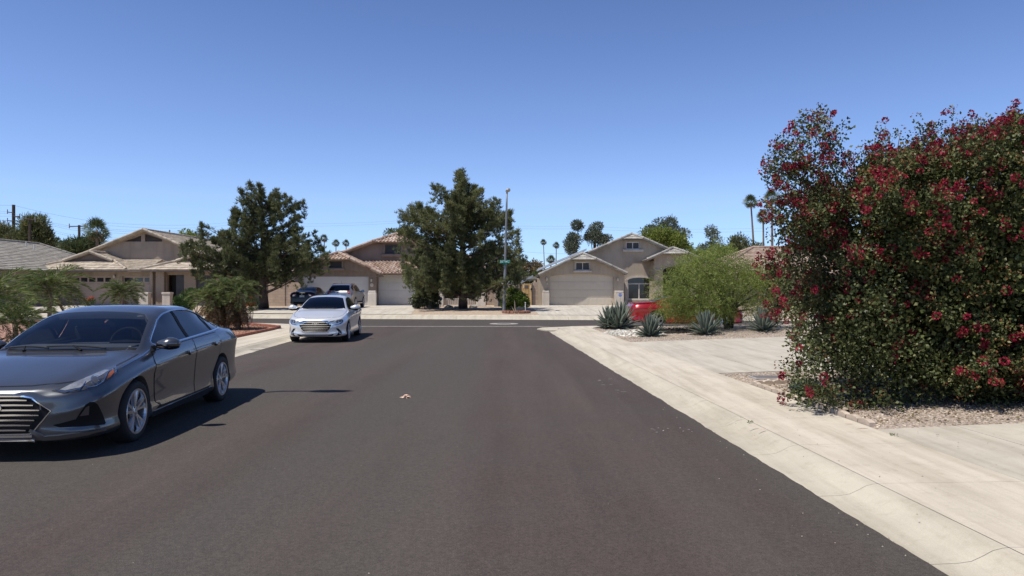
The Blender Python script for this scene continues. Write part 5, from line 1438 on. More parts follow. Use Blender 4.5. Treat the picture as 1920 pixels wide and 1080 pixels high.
    # lower wing on the right, under the pine
    y3 = 55.0; za = Z(514.5, y3)
    tiles('roof', [(X(400, y3), y3, za), (X(554, y3), y3, za), (X(503, 59), 59, Z(489, 59)), (X(400, 59), 59, Z(489, 59))], 'flat', T_TAN, t)
    tiles('roof', [(X(554, y3), y3, za), (X(554, y3), 66, za), (X(503, 59), 59, Z(489, 59))], 'flat', T_TAN, t)
    fascia(t, [((X(400, y3), y3+.05, za-.06), (X(552, y3), y3+.05, za-.06))], M_FASC, .09)
    D4 = 55.6; x4, z4 = px2(D4)
    w4 = [(x4(470), z4(552)), (x4(484), z4(552)), (x4(484), z4(520)), (x4(470), z4(520))]
    facade('wall', [(x4(455), zb-.3), (x4(546), zb-.3), (x4(546), z4(514)), (x4(455), z4(514))], D4, .3, W_L, t, [w4])
    window(t, x4(470), x4(484), z4(552), z4(520), D4+.12, M_DARKFR, M_PANE, 0, .06)
    for q in ((x(57), x(57)+.25, D+.35, 68.9, zb-.3, z(506)), (x4(546)-.25, x4(546), D4+.3, 68, zb-.3, z4(515)), (x(57), x4(546), 69, 69.3, zb-.3, z(506))):
        mb = MB(); mb.bx(*q); mb.build('side_wall', W_L, t)
    return t
def dish():
    t = thing('satellite_dish', 'small pale satellite dish on the side of the tan house by the pine trunk', 'satellite dish', P(541, 525, 55.3))
    c = P(549.5, 519.5, 55.0)
    mb = MB(); mb.lathe([(0, .05), (.15, .035), (.28, 0), (.285, .012), (.15, .05), (0, .065)], (0, 0, 0), 'Z', 20)
    R_ = Matrix.Translation(c) @ Vector((.75, -.35, .35)).to_track_quat('Z', 'Y').to_matrix().to_4x4() @ Matrix.Scale(-1, 4, Vector((0, 0, 1)))
    mb.v = [tuple(R_ @ Vector(v)) for v in mb.v]; mb.build('reflector', mat('dish_grey', (.55, .54, .52), .5), t)
    mb = MB(); mb.tube([c, c+Vector((-.2, .1, -.25)), P(541, 526, 55.5)], .022, 6); mb.tube([c+Vector((0, 0, -.25)), c+Vector((.34, -.2, .05))], .012, 5); mb.build('mount_arm', mat('dish_arm', (.35, .34, .33), .5, .4), t)
def hip_house(label, xa, xb, ya, yb, ze, zr_, inset, m, wm, along='y', zb=.2):
    t = thing('house', label, 'house', ((xa+xb)/2, (ya+yb)/2, zb))
    o = .5; x0, x1, y0, y1 = xa-o, xb+o, ya-o, yb+o
    if along == 'y':
        xm = (x0+x1)/2; r0, r1 = (xm, y0+inset, zr_), (xm, y1-inset, zr_)
        A = [[(x0, y1, ze), (x0, y0, ze), r0, r1], [(x1, y0, ze), (x1, y1, ze), r1, r0], [(x0, y0, ze), (x1, y0, ze), r0], [(x1, y1, ze), (x0, y1, ze), r1]]
    else:
        ym = (y0+y1)/2; r0, r1 = (x0+inset, ym, zr_), (x1-inset, ym, zr_)
        A = [[(x0, y0, ze), (x1, y0, ze), r1, r0], [(x1, y1, ze), (x0, y1, ze), r0, r1], [(x0, y1, ze), (x0, y0, ze), r0], [(x1, y0, ze), (x1, y1, ze), r1]]
    for p in A: tiles('roof', p, 'flat', m, t)
    up = Vector((0, 0, .06))
    cs = [(r0, r1)]+([((x0, y0, ze), r0), ((x1, y0, ze), r0), ((x0, y1, ze), r1), ((x1, y1, ze), r1)] if along == 'y' else [((x0, y0, ze), r0), ((x0, y1, ze), r0), ((x1, y0, ze), r1), ((x1, y1, ze), r1)])
    caps('ridge_tiles', [(Vector(a)+up, Vector(b)+up) for a, b in cs], m, t)
    mb = MB(); zt = ze-.1
    for q in ((xa, xb, ya, ya+.25), (xa, xb, yb-.25, yb), (xa, xa+.25, ya+.25, yb-.25), (xb-.25, xb, ya+.25, yb-.25)): mb.bx(*q, zb-.4, zt)
    mb.build('wall', wm, t)
    return t
house_left(); house_middle(); house_right(); patio(); dish()
h = hip_house('house with a dusty grey tile roof at the far left, beside the tan house', -46.0, -35.0, 44.0, 64.5, 2.97, 5.42, 3.8, T_DUST, W_L, 'y', .1)
for q, w_ in ((P(49, 452, 54.6), .05), (P(64, 458, 54), .06)):
    mb = MB(); mb.tube([q-Vector((0, 0, .4)), q], w_*.8, 8); mb.build('vent_pipe', mat('vent_pale', (.55, .53, .5), .6), h)
hip_house('house with a pinkish tile roof half hidden behind the feathery tree and the bougainvillea', X(1345, 53), X(1640, 53), 53.0, 64.0, Z(513, 52.5), Z(464, 58), 5.0, T_PINK, W_L, 'x', .3)

# ---------------------------------------------------------------- block walls and the gate
def mat_block(name, col):
    m, n, l, out = nt(name); b = n.new('ShaderNodeBsdfPrincipled'); l.new(b.outputs[0], out.inputs[0])
    co = coords(n)
    br = n.new('ShaderNodeTexBrick'); br.inputs['Scale'].default_value = 1; br.inputs['Brick Width'].default_value = .40; br.inputs['Row Height'].default_value = .20; br.inputs['Mortar Size'].default_value = .012
    mp = n.new('ShaderNodeMapping'); mp.inputs['Rotation'].default_value = (PI/2, 0, 0); l.new(co, mp.inputs['Vector']); l.new(mp.outputs[0], br.inputs['Vector'])
    br.inputs['Color1'].default_value = (*[v*.94 for v in col], 1); br.inputs['Color2'].default_value = (*[v*1.05 for v in col], 1); br.inputs['Mortar'].default_value = (*[v*.80 for v in col], 1)
    c = mixc(n, l, 1.0, br.outputs['Color'], ramp2(n, l, noise(n, l, co, 1.5, 5, .7), (.82, .82, .82), (1.06, 1.06, 1.06), .35, .65), 'MULTIPLY')
    l.new(c, b.inputs['Base Color']); b.inputs['Roughness'].default_value = .95; b.inputs['Specular IOR Level'].default_value = .2
    l.new(bump(n, l, noise(n, l, co, 40, 4), .4, .01), b.inputs['Normal'])
    return m
M_BLOCK = mat_block('tan_block', (.46, .355, .265)); M_BLOCK2 = mat_block('grey_brown_block', (.40, .325, .265))
D = 53.2; x, z = px2(D)
t = thing('block_wall', 'tan block wall between the tan house and the red tiled house', 'wall', (x(525), D, zf(D)))
mb = MB(); mb.bx(x(503), x(534), D, D+.2, 0, z(529)); mb.bx(x(541), x(563), D, D+.2, 0, z(529.5)); mb.build('panel', M_BLOCK, t)
mb = MB(); mb.bx(x(534.1), x(540.9), D+.05, D+.35, 0, z(530)); mb.build('post', M_BLOCK2, t)
D = 55.6; x, z = px2(D)
t = thing('block_wall', 'grey brown block wall between the pine house and the wooden gate', 'wall', (x(940), D, zf(D)))
mb = MB(); mb.bx(x(935), x(974.5), D, D+.2, 0, z(531.5)); mb.bx(x(998.5), x(1009.5), D, D+.2, 0, z(529)); mb.build('panel', M_BLOCK2, t)
a, b = Vector((X(913, 56.3), 56.3, 0)), Vector((x(935), D+.1, 0))
mb = MB(); mb.bx(x(929), x(935.5), D-4.2, D, 0, z(531)); mb.build('return_panel', M_BLOCK2, t)
mb = MB(); mb.bx(x(913), x(929), D+.3, D+.5, 0, z(533)); mb.build('rear_panel', M_BLOCK2, t)
D = 55.5; x, z = px2(D)
t = thing('wooden_gate', 'yellow wooden plank gate with a small dark notice left of the cream garage', 'gate', (x(987), D, zf(D)))
M_WOOD = mat('gate_pine_boards', (.46, .30, .12), .7, var=.25, vs=4, bmp=.2, bs=30)
mb = MB(); n = 7
for i in range(n):
    a = x(975.5)+(x(997.5)-x(975.5))*i/n; mb.bx(a+.008, a+(x(997.5)-x(975.5))/n-.008, D, D+.03, zf(D)+.05, z(531.5)+rg.uniform(-.015, .015))
mb.build('boards', M_WOOD, t)
mb = MB(); mb.bx(x(974.8), x(976.6), D-.04, D+.06, zf(D), z(530)); mb.bx(x(997), x(998.4), D-.04, D+.06, zf(D), z(530)); mb.build('frame', mat('gate_steel', (.06, .05, .045), .6, .4), t)
mb = MB(); mb.bx(x(983.5), x(990.5), D-.02, D-.002, z(540.5), z(535)); mb.build('notice', mat('notice_dark', (.10, .085, .08), .5), t)
mb = MB(); mb.rbox((x(996), D-.03, z(542)), (.10, .05, .12), .01); mb.build('latch', M_BLACKPL, t)
# ================================================================= PLANTS
L_PINE = mat_leaf('pine_needles', (.075, .095, .042), (.225, .240, .105), (.26, .22, .12), .34)
L_PINE2 = mat_leaf('dark_pine_needles', (.058, .078, .036), (.175, .190, .082), (.23, .19, .10), .34)
L_MESQ = mat_leaf('feathery_leaflets', (.125, .165, .032), (.245, .295, .066), (.28, .29, .11), .38)
L_BOUG = mat_leaf('bougainvillea_leaves', (.030, .044, .014), (.120, .138, .048), (.21, .205, .095), .15, .5, .05)
L_BRACT = mat_leaf('crimson_bracts', (.16, .010, .028), (.40, .023, .060), (.28, .06, .04), .3)
L_TIP = mat_leaf('reddish_young_leaves', (.13, .055, .025), (.26, .12, .05), (.30, .17, .07), .3)
L_SHRUB = mat_leaf('dark_shrub_leaves', (.030, .045, .018), (.085, .105, .045), (.30, .26, .22), .2, .4, .1)
L_CITRUS = mat_leaf('citrus_leaves', (.045, .085, .012), (.13, .19, .03), (.22, .24, .04), .25, .35, .12)
L_HEDGE = mat_leaf('hedge_leaves', (.045, .08, .02), (.11, .165, .045), None, .25)
L_TREE = mat_leaf('olive_tree_leaves', (.060, .085, .030), (.135, .170, .060), (.17, .19, .09), .25)
L_EUC = mat_leaf('grey_green_leaves', (.085, .105, .075), (.16, .185, .135), (.22, .24, .19), .25)
L_DRY = mat_leaf('dry_leaves', (.10, .075, .035), (.21, .16, .085), (.28, .22, .13), .25)
L_PALM = mat_leaf('palm_leaflets', (.058, .088, .026), (.160, .200, .062), (.27, .26, .12), .3, .5, .05)
L_PALMD = mat_leaf('dead_palm_fronds', (.14, .095, .05), (.27, .19, .10), (.36, .27, .16), .2)
L_FAN = mat_leaf('fan_palm_blades', (.050, .075, .030), (.12, .15, .065), (.20, .20, .11), .2)
L_AGAVE = mat_leaf('agave_blades', (.085, .110, .088), (.165, .19, .15), None, .0, .5, .08)
M_BARK = mat('pine_bark', (.075, .052, .038), .95, var=.35, vs=5, bmp=.8, bs=14, bd=.05)
M_BARKD = mat('dark_bark', (.045, .034, .027), .95, var=.3, vs=6, bmp=.6, bs=20, bd=.03)
M_STEM = mat('grey_stem', (.16, .125, .095), .9, var=.3, vs=8)
M_PTRUNK = mat('palm_trunk', (.17, .125, .09), .95, var=.3, vs=6, bmp=.8, bs=18, bd=.05)

def foliage(name, parts, m, parent, label=None):
    V = []; Fs = []; b = 0
    for v, f in parts:
        V.append(v); Fs.append(f+b); b += len(v)
    me = np_mesh(name, np.concatenate(V), np.concatenate(Fs))
    return link(name, me, m, parent, label=label)
def clump(c, r, n, L, W, up=.25, shell=.45, out=1.0, droop=0):
    """leaves filling an ellipsoid, denser to the outside"""
    c = np.asarray(c, float); r = np.asarray(r, float)
    d = rand_dir(n); rad = RNG.uniform(shell**3, 1, (n, 1))**(1/3)
    pos = c+d*rad*r*RNG.uniform(.86, 1.1, (n, 1))
    dv = d*out+rand_dir(n)*.75+np.array([0, 0, up-droop])
    return leaf_arrays(pos, dv, RNG.uniform(.65, 1.25, n)*L, RNG.uniform(.7, 1.2, n)*W, fold=.15)
def sub_clumps(c, r, k, rr, n, L, W, **kw):
    """a crown mass made of smaller masses so that gaps and lumps show"""
    c = np.asarray(c, float); r = np.asarray(r, float); out = []
    for i in range(k):
        d = rand_dir(1)[0]; p = c+d*r*RNG.uniform(.35, 1.0)
        out.append(clump(p, np.array([rr, rr, rr*.85])*RNG.uniform(.65, 1.3), int(n*RNG.uniform(.6, 1.3)), L, W, **kw))
    return out
def limb(mb, a, b, r0, r1, sag=.0, k=5):
    a, b = Vector(a), Vector(b); pts = []
    for i in range(k+1):
        t = i/k; p = a.lerp(b, t); p.z += -sag*math.sin(PI*t)*(b-a).length
        pts.append(p+Vector((rg.uniform(-.03, .03), rg.uniform(-.03, .03), 0))*(b-a).length*.35*(0 < i < k))
    mb.tube(pts, [r0+(r1-r0)*i/k for i in range(k+1)], 7)

def pine(label, base, tips, D, trunk, tr, nee, mats_, dup=2.2, depth=2.6, tufts=38, rad=.52, nl=.30, group=None, nneed=13):
    b = Vector(base); t = thing('pine_tree', label, 'tree', b, group=group)
    mb = MB(); pts = [b-Vector((0, 0, .2))]+[P(x, y, D) for x, y in trunk]
    n = len(pts); mb.tube(pts, [tr*(1.15 if i == 0 else 1-.82*i/(n-1)) for i in range(n)], 12)
    F_ = []
    zc = [p.z for p in pts]
    for (x, y) in tips:
        k = 1 if rg.random() > (dup-1)/2 else 2
        k = int(dup)+(1 if rg.random() < dup-int(dup) else 0)
        for q in range(k):
            dy = 0 if q == 0 and rg.random() < .3 else rg.uniform(-1, 1)*depth
            tip = P(x, y, D+dy*.0); tip.y += dy
            if q: tip += Vector((rg.uniform(-.5, .5), 0, rg.uniform(-.8, .1)))
            # branch leaves the trunk lower down and rises
            ax = np.interp(tip.z-rg.uniform(.5, 1.3)-.22*abs(tip.x-pts[-1].x), zc, [p.x for p in pts]); az = np.clip(tip.z-rg.uniform(.4, 1.0)-.30*abs(tip.x-pts[-1].x), zc[1]+.2, zc[-1]-.1)
            a = Vector((float(np.interp(az, zc, [p.x for p in pts])), D, float(az)))
            limb(mb, a, tip, .020+.013*(tip-a).length*.6, .008, .05, 4)
            L_ = (tip-a).length; m = int(tufts*(.55+.25*L_/2)*rg.uniform(.75, 1.2))
            s = RNG.uniform(.16 if L_ > 1.6 else .05, 1.04, m)[:, None]**.85
            cen = np.array(a)*(1-s)+np.array(tip)*s
            taper = (1.25-.80*s)
            m2 = int(tufts*.42); s2 = RNG.uniform(0, 1, (m2, 1))
            fing = np.array(tip)+np.array([0, 0, 1.0])*(s2*1.15-1.12)*RNG.uniform(.8, 1.2)+rand_dir(m2)*RNG.uniform(.2, 1, (m2, 1))*np.array([1, 1, .5])*(.46-.36*s2)
            cen = cen+rand_dir(m)*RNG.uniform(.1, 1, (m, 1))*rad*taper*np.array([1, 1, .75])
            dirn = unit((np.array(tip)-np.array(a))[None, :]*.5/L_+rand_dir(m)*.55+np.array([0, 0, .55]))
            cen = np.concatenate([cen, fing]); dirn = np.concatenate([dirn, unit(rand_dir(m2)*.35+np.array([0, 0, 1.]))]); m += m2
            pos = np.repeat(cen, nneed, 0); dv = np.repeat(dirn, nneed, 0)*.75+rand_dir(m*nneed)*.62
            pos = pos+dv*RNG.uniform(-.03, .07, (m*nneed, 1))
            F_.append(leaf_arrays(pos, dv, RNG.uniform(.6, 1.15, m*nneed)*nl, RNG.uniform(.7, 1.2, m*nneed)*nee))
    mb.build('trunk', M_BARK, t, smooth=True, fix=False)
    foliage('crown', F_, mats_, t)
    return t

c_tips = [(866, 324), (868, 340), (858, 352), (878, 350), (828, 358), (842, 374), (905, 366), (888, 382), (787, 382), (770, 388), (760, 405), (803, 396), (935, 377), (918, 395), (954, 396), (940, 415), (958, 440), (948, 460), (974, 472), (962, 490), (970, 508), (940, 500), (763, 430), (775, 455), (792, 425), (757, 480), (768, 505), (800, 480), (815, 440), (850, 410), (878, 420), (905, 440), (835, 470), (868, 480), (900, 480), (925, 455), (783, 510), (808, 516), (838, 514), (870, 520), (900, 518), (925, 512), (945, 510), (850, 500), (890, 505), (820, 500), (868, 380), (868, 400), (840, 440)]
pine('tall full pine with spiky tips before the red tiled house, left of the lamp', GF(868, 578), c_tips, 45.0, [(868, 560), (868, 500), (867, 430), (867, 370), (866, 330)], .30, .025, L_PINE, dup=3.3, depth=2.6, tufts=62, rad=.58, nl=.23, nneed=21)
l_tips = [(490, 353), (518, 360), (543, 374), (551, 396), (456, 380), (441, 396), (470, 364), (428, 420), (402, 427), (378, 434), (368, 456), (378, 480), (402, 490), (428, 500), (452, 502), (412, 455), (442, 440), (470, 420), (500, 400), (525, 412), (520, 440), (550, 432), (578, 432), (588, 448), (600, 466), (585, 484), (560, 488), (575, 466), (540, 458), (500, 450), (480, 468), (456, 470), (432, 470), (505, 478), (530, 484), (470, 490), (500, 375), (480, 395), (390, 465)]
t = pine('spreading dark pine with a forked trunk in front of the tan tiled house', GF(494, 578), l_tips, 45.2, [(494, 560), (493, 530), (492, 500), (492, 450), (492, 390)], .34, .025, L_PINE2, dup=2.9, depth=2.2, tufts=64, rad=.50, nl=.22, nneed=21)
mb = MB(); mb.tube([P(494, 512, 45.2), P(512, 500, 45), P(528, 484, 44.8), P(545, 468, 44.6), P(566, 460, 44.6)], [.17, .14, .11, .08, .05], 8); mb.build('fork', M_BARK, t, smooth=True)

# ---------------------------------------------------------------- feathery tree by the agaves
def feathery():
    D = 25.3; b = Vector((X(1365, D), D, .27))
    t = thing('mesquite_tree', 'low spreading feathery light green tree with dark trunks in the gravel bed', 'tree', b)
    mb = MB(); F_ = []
    blobs = [(1262, 522, 24, 20), (1250, 552, 22, 22), (1275, 578, 32, 18), (1258, 572, 18, 16), (1292, 572, 26, 18), (1322, 588, 24, 12), (1290, 545, 34, 28), (1300, 505, 34, 24), (1320, 488, 30, 20), (1350, 484, 32, 22), (1388, 492, 22, 12), (1340, 520, 36, 30), (1375, 515, 40, 32), (1412, 510, 30, 20), (1430, 525, 26, 30), (1405, 545, 36, 30), (1360, 560, 40, 24), (1320, 575, 34, 16), (1435, 560, 22, 24), (1410, 580, 28, 14), (1300, 595, 20, 8), (1330, 550, 30, 28), (1338, 466, 14, 9), (1300, 478, 12, 9), (1440, 516, 16, 16), (1456, 540, 16, 30), (1285, 492, 18, 14)]
    for (x, y, rx, ry) in blobs:
        y = 566+(y-566)*.88
        for q in range(3):
            dy = rg.uniform(-1.5, 1.5); c = P(x+rg.uniform(-6, 6), y+rg.uniform(-5, 5), D); c.y += dy
            r = (rx*D/F*.95, rx*D/F*.9+.15, ry*D/F*.95)
            if q == 0: limb(mb, b+Vector((rg.uniform(-.15, .15), 0, .45)), c, .05, .010, -.08, 5)
            n = int(300*(rx*ry)/900+150)
            # twigs carrying rows of leaflets
            m = n//6; d = rand_dir(m); pos = np.array(c)+d*RNG.uniform(.15, 1, (m, 1))**.6*np.array(r)*1.22
            dv = unit(d*.7+rand_dir(m)*.6+np.array([0, 0, -.15]))
            k = 16; s = np.linspace(0, 1, k)[None, :, None]; side = unit(np.cross(dv, rand_dir(m)))
            tw = .42
            pp = (pos[:, None, :]+dv[:, None, :]*s*tw+np.array([0, 0, -.05])*s**2)
            sg = np.where(np.arange(k) % 2 == 0, 1, -1)[None, :, None]
            ld = side[:, None, :]*sg+dv[:, None, :]*.5
            F_.append(leaf_arrays(pp.reshape(-1, 3), ld.reshape(-1, 3), RNG.uniform(.05, .085, m*k), RNG.uniform(.014, .024, m*k)))
    for (x, y, dy, r) in ((1352, 560, -.2, .075), (1372, 555, .1, .085), (1388, 560, .3, .06), (1362, 545, .5, .05)):
        p = P(x, y, D); p.y += dy; limb(mb, b+Vector(((x-1366)*.006, dy*.3, -.15)), p, r, r*.6, .02, 5)
    mb.build('trunk', M_BARKD, t, smooth=True, fix=False)
    foliage('crown', F_, L_MESQ, t)
feathery()

# ---------------------------------------------------------------- bougainvillea
def bougainvillea():
    b = Vector((6.7, 10.5, .18))
    t = thing('bougainvillea', 'huge rounded bougainvillea with crimson bracts growing over the gravel at the right', 'bush', b)
    mb = MB(); F_ = []; T_ = []; B_ = []
    C = np.array([6.95, 10.12, 2.02]); R = np.array([2.60, 1.88, 1.92])
    def surf(d):
        # lumpy outline: radius multiplier by direction
        x, y, z = d[:, 0], d[:, 1], d[:, 2]
        return (1+.10*np.sin(3.1*x*2+1.3)+.09*np.sin(5.2*z+2.2*y+.6)+.07*np.sin(7.3*y+3*x)+.05*np.sin(11*z-4*x))
    shoots = []
    nl_ = 240; d = rand_dir(900); d = d[d[:, 2] > -.9]; rr = surf(d); lobes = []
    for i in range(len(d)):
        dd = d[i]; n_ = 2.9
        rad = rr[i]*RNG.uniform(.72, .93)/(abs(dd[0])**n_+abs(dd[1])**n_+abs(dd[2])**n_)**(1/n_)
        p = C+dd*R*rad
        if p[2] < .16: continue
        if p[2] < 1.0: fz = .80+.20*p[2]; p = np.array([C[0]+(p[0]-C[0])*(.5+.5*fz), C[1]+(p[1]-C[1])*fz, p[2]])
        q = RNG.uniform(.20, .40)
        if any(np.linalg.norm(p-c_) < .62*(q+r_) for c_, r_, _ in lobes): continue
        lobes.append((p, q, dd))
        if len(lobes) >= nl_: break
    for c_, q, dd in lobes:
        for j in range(int(5+70*q*q*1.35)):
            o_ = unit(dd*.75+rand_dir(1)[0]+np.array([0, 0, .25]))
            shoots.append((c_+o_*q*RNG.uniform(.15, .75)*np.array([1, 1, .9]), unit(o_+np.array([0, 0, .25])+rand_dir(1)[0]*.4), RNG.uniform(.16, .34)))
    # the tall plume at the left end and loose sprays along the top
    def px(x, y, dep): return np.array(P(x, y, dep))
    plume = [(1470, 265), (1490, 240), (1500, 222), (1515, 215), (1530, 230), (1545, 232), (1548, 250), (1462, 285), (1445, 262), (1440, 300), (1432, 302), (1475, 300), (1500, 280), (1520, 270), (1535, 285), (1510, 300), (1490, 320), (1460, 330), (1530, 310), (1478, 345), (1510, 340), (1455, 365), (1440, 385), (1470, 390), (1500, 370), (1530, 345), (1450, 410), (1475, 425), (1462, 450), (1490, 410), (1515, 395), (1545, 370), (1470, 480), (1485, 460), (1452, 375), (1462, 505), (1470, 530)]
    root = Vector((5.2, 10.3, 2.2))
    for (x, y) in plume:
        for q in range(3):
            dep = 9.7+rg.uniform(-.45, .45); p = px(x+18+rg.uniform(-7, 7), y+30+rg.uniform(-8, 10), dep)
            shoots.append((p, unit(np.array([-.25, 0, .8])+rand_dir(1)[0]*.6), RNG.uniform(.16, .32)))
    for (x, y) in ((1505, 222), (1543, 225), (1445, 262), (1430, 300), (1520, 300), (1480, 330)):
        limb(mb, root+Vector((rg.uniform(-.2, .2), rg.uniform(-.2, .2), 0)), Vector(px(x+18, y+24, 9.7)), .014, .005, -.04, 7)
    for (x, y) in ((1660, 214), (1668, 232), (1690, 222), (1740, 215), (1755, 222), (1792, 208), (1800, 225), (1815, 212), (1870, 230), (1890, 215), (1905, 205), (1908, 222), (1850, 245), (1720, 228), (1640, 236), (1600, 262), (1575, 285), (1555, 300), (1700, 240), (1770, 235), (1830, 238), (1918, 240), (1885, 250), (1560, 340), (1620, 262), (1650, 250)):
        dep = 10.6+rg.uniform(-.6, .8); p = px(x, y+22, dep); a = p+np.array([rg.uniform(-.1, .1), .1, -.55])
        limb(mb, Vector(a), Vector(p), .010, .004, 0, 4)
        if rg.random() < .35: continue
        for s in (0, .35, .65, .95):
            shoots.append((a*(1-s)+p*s, unit((p-a)+rand_dir(1)[0]*.5), RNG.uniform(.14, .26)))
    for (x, y) in ((1512, 700), (1504, 672), (1515, 728), (1525, 742), (1545, 752), (1575, 760), (1500, 640), (1496, 610), (1615, 762), (1660, 764), (1520, 755)):
        for q in range(3):
            p = px(x+rg.uniform(-10, 16), y+rg.uniform(-14, 4), 9.3+rg.uniform(-.5, .4)); p[2] = max(.2, p[2])
            shoots.append((p, unit(np.array([-.5, -.2, .3])+rand_dir(1)[0]*.6), RNG.uniform(.22, .38)))
    hashed = np.random.default_rng(5)
    for p, dv, L_ in shoots:
        # side twigs with leaves
        k = int(62*L_/.32)
        s = RNG.uniform(-.35, 1, (k, 1)); pos = p+dv*s*L_+rand_dir(k)*RNG.uniform(.02, .15, (k, 1))*(1.15-.45*np.clip(s, 0, 1))
        ld = dv*.35+rand_dir(k)*.95+np.array([0, 0, .15])
        F_.append(leaf_arrays(pos, ld, RNG.uniform(.030, .058, k), RNG.uniform(.023, .042, k), fold=.2))
        tip = p+dv*L_
        # warm young growth and bracts, mostly towards the light and the left end
        lit = .5+.5*max(-1, min(1, (p[2]-1.9)/2.0))
        if hashed.random() < .85:
            k2 = hashed.integers(6, 15)
            T_.append(leaf_arrays(tip+rand_dir(k2)*.075, rand_dir(k2)+dv, RNG.uniform(.022, .042, k2), RNG.uniform(.016, .028, k2), fold=.2))
        pr = .38+.32*lit+(.12 if p[0] < 5.0 else 0)
        if hashed.random() < pr*.88:
            for c_ in range(hashed.integers(1, 4)):
                cc = tip+rand_dir(1)[0]*hashed.uniform(.0, .15); k3 = hashed.integers(16, 38); dd = rand_dir(k3)
                B_.append(leaf_arrays(cc+dd*hashed.uniform(.012, .042), dd+rand_dir(k3)*.5, RNG.uniform(.022, .038, k3), RNG.uniform(.022, .034, k3), fold=.25))
    for (x0, x1, y0, y1, z0, z1, k) in ((4.45, 5.5, 9.0, 11.0, .35, 2.9, 80), (4.9, 9.6, 9.0, 9.6, .25, .9, 50), (4.25, 4.8, 8.9, 10.4, .3, 1.7, 34)):
        for q in range(k):
            p = np.array([RNG.uniform(x0, x1), RNG.uniform(y0, y1), RNG.uniform(z0, z1)])
            F_.append(clump(p, (.30, .30, .28), 190, .050, .038, shell=.2))
    # dense inside
    for q in range(190):
        d_ = rand_dir(1)[0]; p = C+d_*R*RNG.uniform(.2, .92); p[2] = max(.35, p[2])
        F_.append(clump(p, (.5, .45, .42), 420, .070, .054, shell=.2))
    for q in range(16):
        e = C+rand_dir(1)[0]*R*.55; e[2] = max(1.0, e[2])
        limb(mb, b+Vector((rg.uniform(-.5, .5), rg.uniform(-.4, .4), -.1)), Vector(e), .032, .008, -.05, 6)
    mb.build('stems', M_STEM, t, smooth=True, fix=False)
    foliage('leaves', F_, L_BOUG, t); foliage('young_leaves', T_, L_TIP, t)
    o = foliage('bracts', B_, L_BRACT, t); o['kind'] = 'stuff'
    # fallen bracts and dry leaves below
    k = 2600; pos = np.stack([RNG.uniform(4.1, 10.5, k), RNG.uniform(8.2, 11.5, k), np.zeros(k)], 1)
    off = pos[:, 0]+SL*pos[:, 1]; keep = (off > 4.55) & (pos[:, 1] > 8.05+.02*pos[:, 0]); pos = pos[keep]; off = off[keep]
    pos[:, 2] = .12+.035*np.clip(off-4.4, 0, 9)-.004
    dv = rand_dir(len(pos)); dv[:, 2] = np.abs(dv[:, 2])*.25
    o = foliage('leaf_litter', [leaf_arrays(pos, dv, RNG.uniform(.03, .06, len(pos)), RNG.uniform(.02, .04, len(pos)), roll=np.tile([0, 0, 1.], (len(pos), 1))+rand_dir(len(pos))*.3)], L_DRY, None); o['kind'] = 'stuff'
bougainvillea()

# loose stones on the two gravel beds
def stones(name, boxes, n, smin, smax, m, zfn, label=None):
    V = []; Fs = []; b = 0
    base = np.array([(1, 0, 0), (0, 1, 0), (-1, 0, 0), (0, -1, 0), (0, 0, 1), (.6, .6, .55), (-.6, .6, .55), (-.6, -.6, .55), (.6, -.6, .55)], float)
    faces = np.array([(0, 5, 8), (0, 1, 5), (1, 6, 5), (1, 2, 6), (2, 7, 6), (2, 3, 7), (3, 8, 7), (3, 0, 8), (4, 5, 6), (4, 6, 7), (4, 7, 8), (4, 8, 5)])
    for (test, x0, x1, y0, y1, k) in boxes:
        for i in range(k):
            x, y = RNG.uniform(x0, x1), RNG.uniform(y0, y1)
            if not test(x, y): continue
            s = RNG.uniform(smin, smax); a = RNG.uniform(0, 2*PI)
            v = base*RNG.uniform(.7, 1.25, (9, 3))*np.array([s, s*RNG.uniform(.6, 1), s*RNG.uniform(.45, .8)])
            ca, sa = math.cos(a), math.sin(a)
            v = np.stack([v[:, 0]*ca-v[:, 1]*sa+x, v[:, 0]*sa+v[:, 1]*ca+y, v[:, 2]+zfn(x, y)], 1)
            V.append(v); Fs.append(faces+b); b += 9
    o = link(name, np_mesh(name, np.concatenate(V), np.concatenate(Fs)), m); o['kind'] = 'stuff'; return o
L_STONE = mat_leaf('gravel_stones', (.20, .155, .12), (.47, .385, .315), (.58, .50, .42), 0, .9, .02)
L_STONER = mat_leaf('red_stones', (.17, .075, .05), (.42, .24, .17), (.52, .40, .32), 0, .9, .02)
L_WHITE = mat_leaf('white_river_stones', (.32, .30, .27), (.62, .60, .56), None, 0, .9, .02)
L_LAVA = mat_leaf('dark_lava_stones', (.012, .011, .011), (.04, .036, .034), None, 0, .95, .01)
zg = lambda x, y: zr(x+SL*y)-.012
inb1 = lambda x, y: 4.44 < x+SL*y and 7.98+.03*(x-4) < y < 13.05
inb2 = lambda x, y: 4.44 < x+SL*y and 20.68 < y < near(x)-1.75
stones('loose_gravel', [(inb1, 3.7, 6.2, 8.0, 13.0, 5200), (inb1, 6.2, 10.5, 8.0, 9.6, 1500), (inb2, 3.0, 9.5, 20.7, 23.5, 5200), (inb2, 3.0, 8, 23.5, 28, 2500)], 0, .008, .022, L_STONE, zg)
stones('river_rocks', [(lambda x, y: inb2(x, y) and (x-4.15)**2/.9+(y-24.4)**2/3.2 < 1, 3.2, 5.2, 22.4, 26.4, 420)], 0, .035, .08, L_WHITE, zg)
stones('lava_rocks', [(lambda x, y: (x-5.7)**2/1.3+(y-24.6)**2/1.2 < 1, 4.4, 7.0, 23.3, 26, 700)], 0, .04, .10, L_LAVA, zg)
